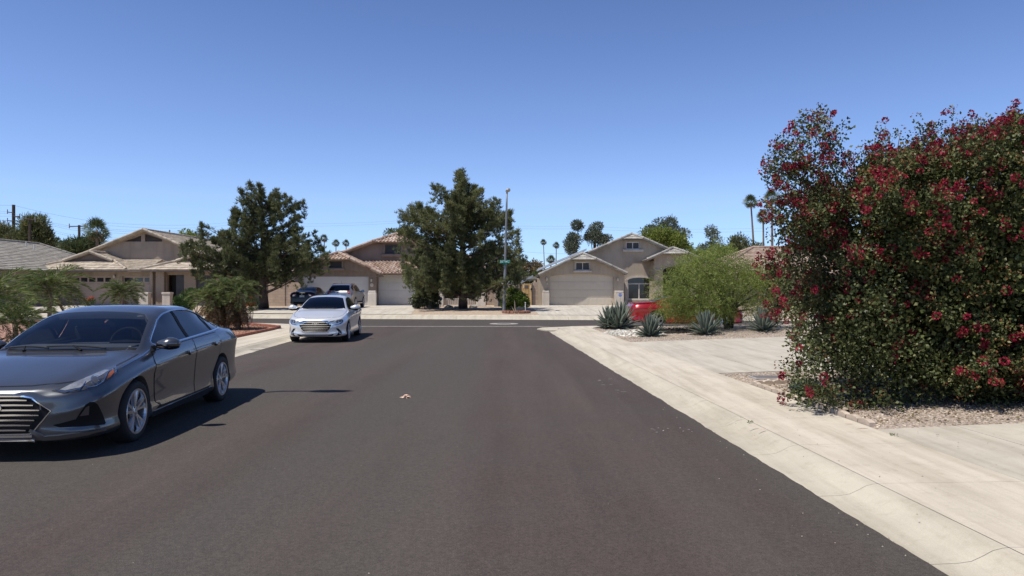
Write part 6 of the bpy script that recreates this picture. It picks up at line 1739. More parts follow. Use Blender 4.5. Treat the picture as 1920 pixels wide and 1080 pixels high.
stones('loose_red_gravel', [(lambda x, y: x+SL*y < -7.66 and y < near(x)-1.7 and x > -12 and (x < -9.7 or y < 27.9), -12, -8.4, 21.4, 30.5, 6000)], 0, .012, .035, L_STONER, lambda x, y: .112)

# ---------------------------------------------------------------- agaves
def agave_proto():
    t = thing('agave', '', 'succulent', (0, 0, 0))
    V = []; Fs = []; b = 0
    for i in range(46):
        u = (i+.5)/46; az = i*2.39996; tilt = math.radians(4+82*u**1.25)     # from vertical
        L_ = .80*(1-.18*u)*rg.uniform(.9, 1.08); w = .062*rg.uniform(.9, 1.1)
        d0 = np.array([math.sin(tilt)*math.cos(az), math.sin(tilt)*math.sin(az), math.cos(tilt)]); side = np.array([-math.sin(az), math.cos(az), 0]); up = np.cross(side, d0); up = up if up[2] > 0 else -up
        p = np.array([math.cos(az), math.sin(az), 0])*.05; rows = []
        K = 7
        for k in range(K+1):
            s = k/K; ww = w*(.75+1.0*s-1.75*s**2.2) if s < 1 else .001
            ww = max(.002, w*(.62+.9*s)*(1-s**3.0)); c = p+d0*L_*s+np.array([0, 0, .02+.05*s*(1 if u < .5 else -1.2)*s])
            rows.append((c-side*ww+up*ww*.35, c-up*ww*.12, c+side*ww+up*ww*.35, c-up*ww*.42))
        v = np.array(rows).reshape(-1, 3); f = []
        for k in range(K):
            for j in range(4): f.append((k*4+j, k*4+(j+1) % 4, (k+1)*4+(j+1) % 4, (k+1)*4+j))
        V.append(v); Fs.append(np.array(f)+b); b += len(v)
    me = np_mesh('leaves', np.concatenate(V), np.concatenate(Fs)); link('leaves', me, L_AGAVE, t, world=False)
    k = 10; 
    mb = MB(); mb.lathe([(0, .10), (.07, .07), (.09, 0), (.07, -.05)], (0, 0, 0), 'Z', 10); mb.build('base', M_STEM, t, world=False)
    return t
ag = agave_proto()
ag_spots = [((4.05, 27.0), 1.24, 0, 'large agave at the street corner end of the gravel bed, backing onto the cross street'), ((4.40, 22.7), .88, 1.1, 'smaller grey green agave by the white river rocks'), ((6.15, 22.6), .92, 2.0, 'grey green agave in the open gravel just left of the dark tree trunks'), ((8.15, 23.1), .95, 3.3, 'grey green agave farthest right, by the edge of the bougainvillea'), ((3.75, 27.35), 1.05, 4.0, 'small agave pressed against the left side of the large one at the corner')]
for i, ((x, y), s, r, lab) in enumerate(ag_spots):
    o = ag if i == 0 else copy_tree(ag)
    o.location = (x, y, zg(x, y)-.01); o.scale = (s, s, s*1.02); o.rotation_euler = (rg.uniform(-.06, .06), rg.uniform(-.06, .06), r); o['label'] = lab; o['group'] = 'agaves in the gravel bed'

# ---------------------------------------------------------------- feather palms on the left
def frond(base, az, el, L_, arch, n=38, ll=.30, w=.019, V=None, up0=None):
    """arching midrib with rows of leaflets; returns leaf arrays and the rib points"""
    s = np.linspace(0, 1, n)
    h = np.array([math.cos(az), math.sin(az), 0])
    ang = el-arch*s
    step = L_/n
    pts = np.array(base)+np.cumsum(np.stack([h[0]*np.cos(ang), h[1]*np.cos(ang), np.sin(ang)], 1)*step, 0)
    tang = np.stack([h[0]*np.cos(ang), h[1]*np.cos(ang), np.sin(ang)], 1); side = np.array([-h[1], h[0], 0])
    sel = slice(3, n); out = []
    lens = ll*np.sin(np.clip(s*1.05+.12, 0, 1)*PI)**.6
    for sg in (1, -1):
        for dup_ in range(2):
            p = pts[sel]+tang[sel]*RNG.uniform(0, step, (n-3, 1))
            d = side*sg*.8+tang[sel]*.75+np.array([0, 0, .15])+rand_dir(n-3)*.22
            out.append(leaf_arrays(p, d, lens[sel]*RNG.uniform(.85, 1.1, n-3), w*RNG.uniform(.8, 1.2, n-3)))
    return out, pts
def feather_palm(name, label, base, h, nf, L_, skirt=0, group=None, lean=(0, 0), ll=.30, tr=.06):
    b = Vector(base); t = thing(name, label, 'palm', b, group=group)
    top = b+Vector((lean[0], lean[1], h)); mb = MB()
    mb.tube([b-Vector((0, 0, .1)), b.lerp(top, .5)+Vector((.02, 0, 0)), top], [tr*1.3, tr, tr*1.1], 9); mb.build('trunk', M_PTRUNK, t, smooth=True)
    F_ = []; D_ = []; rb = MB()
    for i in range(nf):
        az = i*2.39996+rg.uniform(-.2, .2); u = i/nf; el = math.radians(82-88*u+rg.uniform(-6, 6))
        fr, pts = frond(top, az, el, L_*rg.uniform(.85, 1.1), 1.25+.5*rg.random()+.5*(1-u), ll=ll); F_ += fr
        rb.tube([Vector(p) for p in pts[::5]], [.011-.0018*k for k in range(len(pts[::5]))], 4, cap=False)
    for i in range(skirt):
        az = rg.uniform(0, 2*PI); el = math.radians(rg.uniform(-75, -15))
        fr, pts = frond(top-Vector((0, 0, rg.uniform(0, .6)*min(1, h))), az, el, L_*rg.uniform(.6, 1.0), .9, ll=ll*.75); D_ += fr
    rb.build('ribs', M_STEM, t, fix=False)
    foliage('fronds', F_, L_PALM, t)
    if D_: foliage('dead_fronds', D_, L_PALMD, t)
    return t
def at(px_, py_, D, z=None): p = P(px_, py_, D); p.z = z if z is not None else p.z; return p
feather_palm('feather_palm', 'silvery feather palm cut by the left edge of the frame, above the grey car', at(-12, 0, 17.5, .1), 1.35, 24, 1.45, 3, ll=.36)
feather_palm('feather_palm', 'dense dark feather palm left of the garage door windows, behind the car bonnet', at(92, 0, 22, .1), 1.5, 34, 1.55, 4, ll=.36)
feather_palm('feather_palm', 'low feather palm with brown skirt just behind the far mirror of the grey car', at(28, 0, 19, .1), .65, 22, 1.25, 5, ll=.32)
feather_palm('feather_palm', 'bright green feather palm between the two garage doors of the tan house', at(229, 0, 31, .1), 1.30, 28, 1.35, 2, ll=.34)
for i, (x_, h, L_, D, lab) in enumerate(((398, 1.15, 1.05, 26.6, 'left stem of the shaggy palm clump behind the grey car boot'), (422, 1.5, 1.1, 27.4, 'middle and tallest stem of the shaggy palm clump behind the grey car boot'), (446, 1.35, 1.05, 26.8, 'right stem of the shaggy palm clump behind the grey car boot'))):
    feather_palm('feather_palm', lab, at(x_, 0, D, .11), h, 26, L_*1.12, 64, group='shaggy palm clump in the red gravel', ll=.27)

# ---------------------------------------------------------------- shrubs
def shrub(name, label, cat, base, blobs, D, m, L, W, n, stem=None, group=None, depth=.5, k=6, rr=.3, **kw):
    b = Vector(base); t = thing(name, label, cat, b, group=group); mb = MB(); F_ = []
    for (x, y, rx, ry) in blobs:
        c = P(x, y, D); c.y += rg.uniform(-1, 1)*depth*.4; r = np.array([rx*D/F, max(rx*D/F*.8, depth), ry*D/F])
        F_ += sub_clumps(c, r*.75, k, rr, n//k, L, W, **kw); limb(mb, b, c, .03, .01, 0, 4)
    mb.build('stems', stem or M_STEM, t, fix=False); foliage('leaves', F_, m, t); return t
shrub('round_shrub', 'round grey green shrub between the white garage door and the squat pillar', 'shrub', GF(797, 583), [(797, 560, 24, 18), (785, 566, 16, 14), (810, 562, 14, 18), (800, 548, 14, 10)], 46.0, L_SHRUB, .10, .07, 2600, rr=.34, k=9)
shrub('citrus_bush', 'glossy citrus bush in a brick ring beside the lamp post', 'shrub', GF(967, 588), [(966, 562, 19, 18), (955, 568, 13, 14), (978, 566, 10, 15), (963, 549, 11, 8)], 43.2, L_CITRUS, .12, .07, 2600, rr=.3, k=9)
shrub('clipped_hedge', 'clipped green hedge against the porch of the tan house', 'hedge', at(368, 0, 41, .16), [(355, 552, 16, 12), (375, 551, 18, 13), (392, 553, 14, 13)], 41, L_HEDGE, .07, .05, 3200, rr=.25, k=12, depth=.8)
shrub('agapanthus_shrub', 'loose dark green shrub left of the clipped hedge', 'shrub', at(338, 0, 39, .15), [(338, 566, 14, 12), (352, 572, 14, 10)], 39, L_HEDGE, .12, .04, 1500, rr=.25, k=8)
shrub('low_shrub', 'small glaucous ground cover spilling over the edging at the foot of the bougainvillea', 'shrub', (3.95, 10.4, .13), [(1520, 735, 20, 9), (1500, 728, 14, 6), (1540, 745, 18, 8)], 10.3, mat_leaf('glaucous_leaves', (.07, .10, .075), (.15, .19, .14), None, .2), .05, .035, 1100, rr=.10, k=8, depth=.12)
def flower_bush(label, px_, py_, D, blobs, z=.11):
    b = at(px_, 0, D, z); t = thing('flowering_bush', label, 'flowering bush', b)
    F_ = []; B_ = []; mb = MB()
    for (x, y, rx, ry) in blobs:
        c = P(x, y, D); r = np.array([rx*D/F, rx*D/F, ry*D/F])
        F_ += [clump(c-Vector((0, 0, .15)), r*1.5, 240, .07, .03)]; B_ += [clump(c, r*.8, 60, .055, .04)]; limb(mb, b, c, .02, .008, 0, 4)
    mb.build('stems', M_STEM, t, fix=False); foliage('leaves', F_, L_HEDGE, t); [foliage('flower_cluster', [q], mat_leaf('orange_red_petals', (.45, .06, .025), (.62, .13, .05), None, .35), t) for q in B_]
flower_bush('orange red flowers showing between two palms before the tan garage door', 166, 565, 33, [(163, 562, 6, 4), (171, 559, 5, 3)], .15)
flower_bush('orange flowering bush at the right of the shaggy palm clump', 472, 590, 30, [(468, 558, 5, 3), (476, 570, 5, 3), (466, 572, 6, 6)])

# ---------------------------------------------------------------- fan palms in the distance
def fan_palm_proto():
    t = thing('fan_palm', '', 'palm', (0, 0, 0))
    mb = MB(); pts = [Vector((.10*math.sin(k*.35), .0, k)) for k in np.linspace(-.3, 10, 14)]
    mb.tube(pts, [.30-.012*k for k in range(14)], 9); mb.build('trunk', M_PTRUNK, t, world=False, smooth=True)
    F_ = []; D_ = []
    top = np.array(pts[-1])
    for i in range(42):
        az = i*2.39996; u = i/42; el = math.radians(88-128*u); L_ = rg.uniform(.9, 1.25)
        d = np.array([math.cos(az)*math.cos(el), math.sin(az)*math.cos(el), math.sin(el)]); hub = top+d*L_*rg.uniform(.45, .95)+np.array([0, 0, -.10*u])
        sd = np.array([-math.sin(az), math.cos(az), 0]); up_ = np.cross(d, sd); ro = rg.uniform(-1.1, 1.1); side = sd*math.cos(ro)+up_*math.sin(ro); nrm = np.cross(d, side)
        k = 13; an = np.linspace(-1.35, 1.35, k)
        bd = d[None]*(.25+np.cos(an)[:, None])+side[None]*np.sin(an)[:, None]+np.array([0, 0, -.12])+rand_dir(k)*.08
        F_.append(leaf_arrays(np.tile(hub, (k, 1)), bd, 1.0*RNG.uniform(.8, 1.15, k), .075, roll=np.tile(nrm, (k, 1))))
        F_.append(leaf_arrays(top[None], d[None], L_, .05))
    for i in range(18):
        az = rg.uniform(0, 2*PI); d = np.array([math.cos(az)*.45, math.sin(az)*.45, -.9]); p = top+np.array([math.cos(az), math.sin(az), 0])*.25+np.array([0, 0, -rg.uniform(.1, .6)])
        k = 6; D_.append(leaf_arrays(np.tile(p, (k, 1)), d+rand_dir(k)*.35, 1.1, .10))
    foliage('fronds', F_, L_FAN, t).location = (0, 0, 0); foliage('dead_fronds', D_, L_PALMD, t).location = (0, 0, 0)
    return t
fp = fan_palm_proto()
# (px of crown centre, py of crown centre, crown px width, depth, label, lean)
fans = [(182, 434, 56, 74, 'stout fan palm with a broad crown rising behind the tan gabled house', 0),
        (1408, 380, 34, 125, 'tallest slender fan palm, its leaning trunk just left of the bougainvillea', .05),
        (1431, 408, 34, 120, 'shorter fan palm between the slender tall one and the bougainvillea', 0),
        (1447, 372, 40, 112, 'fan palm partly hidden by the plume of the bougainvillea', 0),
        (1019, 455, 15, 240, 'small distant fan palm with a leaning trunk right of the lamp post', .03),
        (1043, 461, 17, 225, 'small distant fan palm nearest the pale solar roof edge', 0),
        (608, 448, 20, 200, 'small distant fan palm touching the right side of the forked pine', 0),
        (630, 457, 18, 210, 'middle one of the small distant fan palms left of the red tiled roof', 0),
        (649, 457, 18, 215, 'small distant fan palm nearest the red tiled roof ridge', 0),
        (601, 466, 15, 190, 'lowest small fan palm at the edge of the forked pine', 0),
        (1033, 488, 22, 150, 'low fan palm crown peeping over the grey tiled garage roof', 0)]
for i, (x, y, wpx, D, lab, lean) in enumerate(fans):
    o = fp if i == 0 else copy_tree(fp)
    c = P(x, y, D); s = wpx*D/F/3.7
    o['label'] = lab; o['group'] = 'fan palms beyond the houses'
    hz = c.z+.2*s
    o.scale = (s, s, hz/10.0 if hz/10 > s*.2 else s*.2); o.rotation_euler = (0, -lean, rg.uniform(0, 6))
    if lean: o.rotation_euler = (0, -lean, 0)
    o.location = (c.x+math.sin(lean)*hz, D, 0)
    # keep the crown round although the trunk is stretched
    for ch in o.children:
        if 'trunk' not in ch.name:
            k = s/o.scale[2]; ch.scale = (1, 1, k); ch.location = (0, 0, 10*(1-k))
shrub('fan_palm_thicket', 'bushy young palm thicket round the foot of the utility pole behind the tan house', 'shrub', at(155, 0, 76, 0), [(150, 462, 18, 14), (165, 452, 14, 14), (140, 468, 12, 10), (158, 470, 20, 10)], 76, L_FAN, .55, .08, 1800, depth=1.5, rr=.8, k=8)

# ---------------------------------------------------------------- trees behind the houses
def far_tree(label, px_, D, blobs, m, L, W, n, k=9, rr=1.0, stem=M_BARKD, name='tree', up=.25, depth=2.0):
    b = at(px_, 0, D, 0); t = thing(name, label, 'tree', b); mb = MB(); F_ = []
    for (x, y, rx, ry) in blobs:
        c = P(x, y, D); r = np.array([rx*D/F, max(depth, rx*D/F*.8), ry*D/F]); kk = max(3, int(k*rx*ry/350))
        F_ += sub_clumps(c, r*.8, kk, rr, n//k, L, W, up=up); 
        limb(mb, b+Vector((0, 0, max(.5, c.z*.45))), c, .12, .04, 0, 4)
    cz = P(px_, max(bb[1] for bb in blobs), D).z
    mb.tube([b-Vector((0, 0, .3)), b+Vector((0, 0, max(1, cz)))], [.28, .18], 8)
    mb.build('trunk', stem, t, fix=False); foliage('crown', F_, m, t); return t
far_tree('dark pine standing behind the grey tiled roof at the far left', 60, 88, [(62, 425, 22, 20), (50, 440, 16, 14), (78, 442, 18, 16), (92, 462, 14, 12), (60, 456, 26, 14), (112, 470, 14, 8), (40, 452, 18, 12)], L_PINE2, .55, .09, 3000, rr=1.0, name='pine_tree', up=.5)
far_tree('low dark conifer hedge trees at the far left edge behind the grey roof', 5, 92, [(-10, 438, 22, 16), (12, 440, 18, 14), (28, 450, 16, 12), (0, 455, 26, 10)], L_PINE2, .5, .09, 2400, rr=1.0, name='pine_tree', up=.5)
far_tree('bright green tree top between the tan gable and the forked pine', 352, 84, [(352, 440, 13, 7), (365, 446, 14, 7)], L_MESQ, .3, .14, 1500, rr=.8)
far_tree('left one of the twin grey green conifers behind the grey tiled roof', 1078, 96, [(1078, 440, 12, 16), (1074, 460, 14, 14), (1084, 425, 7, 8), (1068, 470, 10, 10)], L_EUC, .35, .11, 2600, rr=.7, name='conifer_tree', up=.4)
far_tree('right one of the twin grey green conifers behind the grey tiled roof', 1115, 97, [(1115, 438, 13, 12), (1108, 452, 12, 12), (1122, 448, 12, 12), (1117, 430, 7, 8), (1132, 450, 6, 8)], L_EUC, .35, .11, 2600, rr=.7, name='conifer_tree', up=.4)
far_tree('broad green tree directly behind the highest gable of the grey tiled house', 1240, 86, [(1225, 448, 22, 14), (1245, 444, 22, 14), (1262, 456, 20, 16), (1280, 468, 18, 14), (1215, 458, 16, 12)], L_MESQ, .3, .14, 2800, rr=1.0)
far_tree('tall grey eucalyptus showing above the broad green tree', 1255, 112, [(1240, 424, 14, 9), (1258, 420, 8, 8), (1278, 436, 12, 12), (1272, 450, 10, 10), (1225, 432, 14, 6), (1250, 434, 14, 8)], L_EUC, .45, .13, 2200, rr=1.0, name='eucalyptus_tree')
far_tree('thin open grey green tree right of the eucalyptus', 1330, 92, [(1332, 445, 10, 10), (1325, 462, 12, 9), (1342, 458, 9, 9), (1315, 468, 9, 7), (1336, 434, 5, 6)], L_EUC, .35, .10, 1500, rr=.7, name='eucalyptus_tree')
far_tree('dark round evergreen behind the pinkish tile roof', 1385, 80, [(1380, 468, 18, 14), (1400, 470, 16, 10), (1385, 455, 9, 6), (1415, 468, 12, 8), (1372, 480, 20, 10)], L_PINE2, .4, .09, 2800, rr=.9, name='pine_tree', up=.4)
far_tree('fresh green tree behind the feathery tree and the grey tiled entry', 1330, 66, [(1310, 485, 22, 12), (1340, 478, 22, 12), (1362, 486, 18, 12), (1300, 498, 16, 10)], L_MESQ, .25, .11, 2600, rr=.8)
far_tree('dusty olive tree right of the tall pine behind the block wall', 988, 74, [(985, 498, 14, 9), (1000, 502, 12, 8), (975, 508, 14, 9), (1008, 508, 10, 6)], L_DRY, .28, .12, 1500, rr=.7)
far_tree('dusty green tree low between the tall pine and the lean-to roof', 975, 68, [(965, 515, 18, 9), (985, 520, 18, 8), (1000, 522, 12, 6)], L_TREE, .25, .12, 2000, rr=.6)
far_tree('dark tree behind the right shoulder of the forked pine', 560, 70, [(548, 490, 18, 12), (565, 482, 14, 12), (578, 492, 14, 10)], L_TREE, .28, .12, 2000, rr=.8)
far_tree('small dark tree top left of the red tiled ridge, beyond the upper window', 760, 90, [(757, 436, 8, 4), (768, 438, 8, 5), (737, 440, 6, 3)], L_TREE, .3, .12, 1500, rr=.6)
far_tree('green tree row far behind the bougainvillea at the right', 1600, 80, [(1560, 470, 40, 20), (1640, 465, 40, 22), (1720, 470, 40, 20), (1500, 480, 30, 14)], L_TREE, .35, .15, 2400, rr=1.2)
# weeds in the pavement joints
for (x, y, z, lab) in ((1676, 816, .13, 'tiny green weed in the driveway joint below the bougainvillea'), (1408, 792, .11, 'tiny weed in the joint behind the kerb')):
    c = G(x, y, z); k = 16
    o = foliage('weed', [leaf_arrays(np.array(c)+rand_dir(k)*np.array([.03, .03, 0]), rand_dir(k)*.8+np.array([0, 0, .6]), RNG.uniform(.02, .035, k), .012)], L_HEDGE, None); tag(o, lab, 'weed')
# ================================================================= STREET FURNITURE, WIRES, SMALL THINGS
M_GALV = mat('galvanised_steel', (.20, .21, .22), .6, .4, var=.15, vs=3)
M_LUM = mat('lamp_head_grey', (.55, .56, .57), .4, .3)
def text_mesh(txt, size, m, M, name, parent, squeeze=1.0):
    cu = bpy.data.curves.new('txt', 'FONT'); cu.body = txt; cu.size = size; cu.align_x = 'CENTER'; cu.align_y = 'CENTER'; cu.extrude = .003; cu.resolution_u = 2
    o = bpy.data.objects.new('txt', cu); COL.objects.link(o)
    bpy.context.view_layer.update(); dg = bpy.context.evaluated_depsgraph_get()
    me = bpy.data.meshes.new_from_object(o.evaluated_get(dg)); bpy.data.objects.remove(o); bpy.data.curves.remove(cu)
    me.transform(M @ Matrix.Diagonal((squeeze, 1, 1, 1)))
    return link(name, me, m, parent)
def lamp_post(label, base, h, lean, arm, group):
    b = Vector(base); t = thing('street_lamp', label, 'street lamp', b, group=group)
    top = b+Vector((lean[0], lean[1], h))
    mb = MB(); mb.tube([b-Vector((0, 0, .2)), b+(top-b)*.02, b.lerp(top, .5), b.lerp(top, .9), top], [.10, .10, .075, .055, .048], 12); mb.build('pole', M_GALV, t, smooth=True)
    mb = MB(); mb.rbox(b+Vector((0, 0, .03)), (.34, .34, .06), .01); mb.build('base_plate', M_GALV, t)
    a = Vector(arm); e = top+a
    mb = MB(); mb.tube([top-Vector((0, 0, .05)), top+a*.4+Vector((0, 0, .03)), e], [.05, .045, .04], 8); mb.build('arm', M_GALV, t)
    mb = MB(); d = a.normalized(); n = Vector((-d.y, d.x, 0))
    prof = [(-.10, .05), (.0, .11), (.22, .15), (.48, .12), (.56, .03)]
    vs = []
    for s, w_ in prof:
        c = e+d*s
        vs += [c+n*w_+Vector((0, 0, -.02)), c+n*w_*.6+Vector((0, 0, .06)), c-n*w_*.6+Vector((0, 0, .06)), c-n*w_+Vector((0, 0, -.02))]
    fs = [(i*4+j, i*4+(j+1) % 4, (i+1)*4+(j+1) % 4, (i+1)*4+j) for i in range(4) for j in range(4)]+[(0, 1, 2, 3), (19, 18, 17, 16)]
    mb.add(vs, fs); hd = mb.build('lamp_head', M_LUM, t)
    mb = MB(); mb.lathe([(0, .16), (.04, .15), (.045, .06), (0, .06)], e+d*.2, 'Z', 10); mb.build('photocell', M_BLACKPL, hd)
    return t
D = 42.6; base = Vector((X(945, D), D, .165)); top = P(950.5, 361, D)
lp = lamp_post('tall grey street lamp carrying the green street sign, beside the tall pine', base, top.z-base.z, (top.x-base.x, 0), (.03, -.22, .03), 'street lamps')
lamp_post('street lamp on the near left pavement, its thin shadow crossing the asphalt', (-8.2, 8.95, .1), 10.3, (0, 0), (.55, 0, .02), 'street lamps')
# street name sign
sc_ = thing('street_sign', 'green street name sign with white lettering fixed on the lamp post', 'sign', P(947, 491, D-.15))
M_SIGN = mat('green_sign', (.012, .17, .12), .4, var=.05); M_SIGNW = mat('sign_white', (.72, .75, .74), .5)
cx = P(946.8, 490.6, D-.17); rot = Matrix.Translation(cx) @ Matrix.Rotation(-.10, 4, 'Z') @ Matrix.Rotation(PI/2, 4, 'X')
mb = MB(); mb.v = []; 
vv = [Vector((x_, y_, z_)) for x_ in (-.30, .30) for y_ in (-.10, .10) for z_ in (-.004, .004)]
bm_ = MB(); bm_.rbox((0, 0, 0), (.62, .20, .012), .004); bm_.v = [tuple(rot @ Vector(v)) for v in bm_.v]; pl = bm_.build('panel', M_SIGN, sc_)
tx = lambda s, sz, x_, y_, q=1: text_mesh(s, sz, M_SIGNW, rot @ Matrix.Translation((x_, y_, .009)), 'lettering', pl, q)
tx('56', .17, -.20, .0); tx('TH', .07, -.065, .045); tx('DR', .13, .07, -.005); tx('5600', .06, .21, .045); tx('W', .06, .21, -.045)
c2 = P(947.6, 495.2, D+.02); rot2 = Matrix.Translation(c2) @ Matrix.Rotation(1.30, 4, 'Z') @ Matrix.Rotation(PI/2, 4, 'X')
bm_ = MB(); bm_.rbox((0, 0, 0), (.66, .20, .012), .004); bm_.v = [tuple(rot2 @ Vector(v)) for v in bm_.v]; bm_.build('panel', M_SIGN, sc_)
mb = MB(); mb.rbox(P(946.6, 491, D-.10), (.06, .14, .05), .01); mb.build('bracket', M_GALV, sc_)
# alarm company signs: blue octagon on a stake
def yard_sign(label, p, h, s):
    t = thing('yard_sign', label, 'yard sign', p, group='blue yard signs')
    mb = MB(); mb.tube([p-Vector((0, 0, .1)), p+Vector((0, 0, h))], .010, 6); mb.build('stake', M_GALV, t)
    c = p+Vector((0, -.015, h+s*.6)); pts = [c+Vector((s*math.cos(a), 0, s*math.sin(a))) for a in np.linspace(PI/8, 2*PI+PI/8, 9)[:-1]]
    mb = MB(); mb.prism(pts, (0, .012, 0)); o = mb.build('panel', mat('sign_blue', (.03, .10, .42), .4, var=.05), t)
    pts = [c+Vector((s*.86*math.cos(a), -.003, s*.86*math.sin(a))) for a in np.linspace(PI/8, 2*PI+PI/8, 9)]; mb = MB()
    for a, b in zip(pts, pts[1:]): mb.prism([a, b, c+(b-c)*.93, c+(a-c)*.93], (0, .002, 0))
    mb.build('border', M_SIGNW, o)
    text_mesh('ADT', s*.78, M_SIGNW, Matrix.Translation(c+Vector((0, -.004, 0))) @ Matrix.Rotation(PI/2, 4, 'X'), 'lettering', o)
yard_sign('blue octagonal yard sign before the squat pillar of the red tiled house', GF(826, 578), .55, .13)
yard_sign('blue octagonal yard sign between the cream garage door and the red coupe', Vector((X(1163, 52), 52, zf(52))), .75, .14)
# brick ring, name board and stake round the citrus bush
t = thing('brick_ring', 'ring of rough red bricks round the foot of the citrus bush', 'planter', GF(967, 589))
c = GF(968, 587.5); M_BRICK = mat('rough_brick', (.24, .115, .075), .95, var=.35, vs=7, bmp=.4, bs=30)
mb = MB()
for k in range(20):
    a = 2*PI*k/20; mb.rbox((c.x+.78*math.cos(a), c.y+.72*math.sin(a), c.z+.06), (.21, .12, .14), .02, a+PI/2+rg.uniform(-.15, .15))
mb.build('bricks', M_BRICK, t)
t = thing('board', 'small dark board leaning in the brick ring before the citrus bush', 'board', GF(975, 587))
p = GF(975, 588); p.z += .18; mb = MB(); mb.rbox(p+Vector((0, -.1, .10)), (.42, .03, .16), .006); mb.build('plate', mat('dark_board', (.05, .055, .065), .4), t); mb = MB(); mb.rbox(p+Vector((0, -.05, -.1)), (.03, .03, .4), .005); mb.build('stake', M_BLACKPL, t)
t = thing('marker_post', 'short pale post standing at the right of the brick ring', 'post', GF(985, 588))
p = GF(985, 588); mb = MB(); mb.rbox(p+Vector((0, 0, .30)), (.05, .05, .64), .01); mb.build('post', M_VINYL, t); mb = MB(); mb.rbox(p+Vector((0, 0, .63)), (.08, .08, .04), .01); mb.build('cap', M_VINYL, t)
# stones at the foot of the tall pine
for i, (x, y, s, lab) in enumerate(((842, 578, .22, 'pale rounded stone left of the tall pine trunk'), (856, 578.5, .16, 'small dark stone just beside the tall pine trunk'), (887, 577, .20, 'pale flat stone right of the tall pine trunk'), (811, 578, .30, 'pale stone by the round shrub'))):
    c = GF(x, y); bm_ = bmesh.new(); bmesh.ops.create_icosphere(bm_, subdivisions=2, radius=1); r_ = random.Random(i)
    for v in bm_.verts: v.co = Vector((v.co.x*s*1.5, v.co.y*s, v.co.z*s*.8))*(1+.12*math.sin(5*v.co.x+3*v.co.z+i))+c+Vector((0, 0, s*.2))
    me = bpy.data.meshes.new('stone'); bm_.to_mesh(me); bm_.free()
    o = link('stone', me, mat('garden_stone', (.36, .33, .29), .9, var=.3, vs=4, bmp=.4), smooth=True); tag(o, lab, 'stone', 'stones under the tall pine')
# crumpled paper on the road
def crumple():
    c = G(760, 746, .012); bm_ = bmesh.new(); bmesh.ops.create_icosphere(bm_, subdivisions=3, radius=1)
    r_ = random.Random(11); dirs = [Vector((r_.gauss(0, 1), r_.gauss(0, 1), r_.gauss(0, 1))).normalized() for _ in range(26)]
    for v in bm_.verts:
        n = v.co.normalized(); k = max(abs(n.dot(d)) for d in dirs[:13]); q = min(abs(n.dot(d)) for d in dirs[13:])
        rr = .55+.50*(k-.75)*2-.55*math.exp(-(q/.09)**2)+.10*math.sin(9*n.x+4*n.z)
        p = n*rr; v.co = Vector((p.x*.120, p.y*.090, max(-.012, p.z*.058)+.016))+c
    me = bpy.data.meshes.new('crumpled_paper'); bm_.to_mesh(me); bm_.free()
    m, n, l, out = nt('crumpled_wrapper'); b = n.new('ShaderNodeBsdfPrincipled'); l.new(b.outputs[0], out.inputs[0])
    cc = ramp2(n, l, noise(n, l, coords(n), 26, 4, .7), (.80, .64, .50), (.58, .26, .15), .46, .62); l.new(cc, b.inputs['Base Color']); b.inputs['Roughness'].default_value = .85
    tag(link('crumpled_paper', me, m), 'crumpled cream and orange scrap lying in the middle of the asphalt', 'litter')
crumple()
# pebbles and crumbs on the asphalt, gutter and pavement
V = []; Fs = []; b_ = 0
for (x0, x1, y0, y1, k, z_, s0, s1) in ((-5.2, 2.4, 3.5, 16, 150, .012, .002, .006), (2.3, 2.75, 4, 14, 150, .008, .004, .012), (2.9, 4.1, 4.5, 14, 60, .112, .004, .010), (4.2, 7.5, 5.5, 7.6, 40, .15, .005, .012)):
    for i in range(k):
        x, y = RNG.uniform(x0, x1), RNG.uniform(y0, y1); x -= SL*y if x > 2 else 0
        s = RNG.uniform(s0, s1); v = np.array([(1, 0, 0), (0, 1, 0), (-1, 0, 0), (0, -1, 0), (0, 0, .8)])*s*RNG.uniform(.6, 1.3, (5, 1))+np.array([x, y, z_])
        V.append(v); Fs.append(np.array([(0, 1, 4), (1, 2, 4), (2, 3, 4), (3, 0, 4)])+b_); b_ += 5
o = link('grit', np_mesh('grit', np.concatenate(V), np.concatenate(Fs)), mat_leaf('grit_stones', (.10, .085, .07), (.46, .40, .33), None, 0, .9, .02)); o['kind'] = 'stuff'

# ---------------------------------------------------------------- utility poles and wires
M_POLE = mat('creosote_pole', (.060, .042, .032), .9, var=.25, vs=3); M_INS = mat('insulator', (.22, .20, .19), .4)
def upole(label, px_, ytop, D, arms, r=.17):
    p = P(px_, ytop, D); t = thing('utility_pole', label, 'utility pole', (p.x, D, 0), group='utility poles')
    mb = MB(); mb.tube([Vector((p.x, D, -.3)), p], [r*1.2, r], 10); mb.build('pole', M_POLE, t)
    for (x0, y0, x1, y1) in arms:
        w_ = .07
        a, b = P(x0, y0, D-.2), P(x1, y1, D-.2); mb = MB(); mb.tube([a, b], w_, 6); o = mb.build('crossarm', M_POLE, t)
        for q in (a, b):
            if abs(q.x-p.x) > .4:
                mb = MB(); mb.tube([q-Vector((0, 0, .25)), q+Vector((0, 0, .35))], .055, 6); mb.build('insulator', M_INS, o)
    return t
upole('tall dark utility pole with short side arms at the far left', 25.5, 384, 95, [(14, 397.5, 25, 399), (26, 407, 37, 405.5), (14, 413.5, 25, 415)], .20)
upole('utility pole with a crossarm standing before the far left pine', 56, 409, 84, [(44, 410, 66, 412)], .13)
upole('utility pole with a crossarm beside the broad fan palm', 148.5, 422, 90, [(130, 424.5, 160, 424)], .15)
t = thing('guy_guard', 'pale slanting guy wire guard at the pole by the broad fan palm', 'guy wire', P(140, 472, 88))
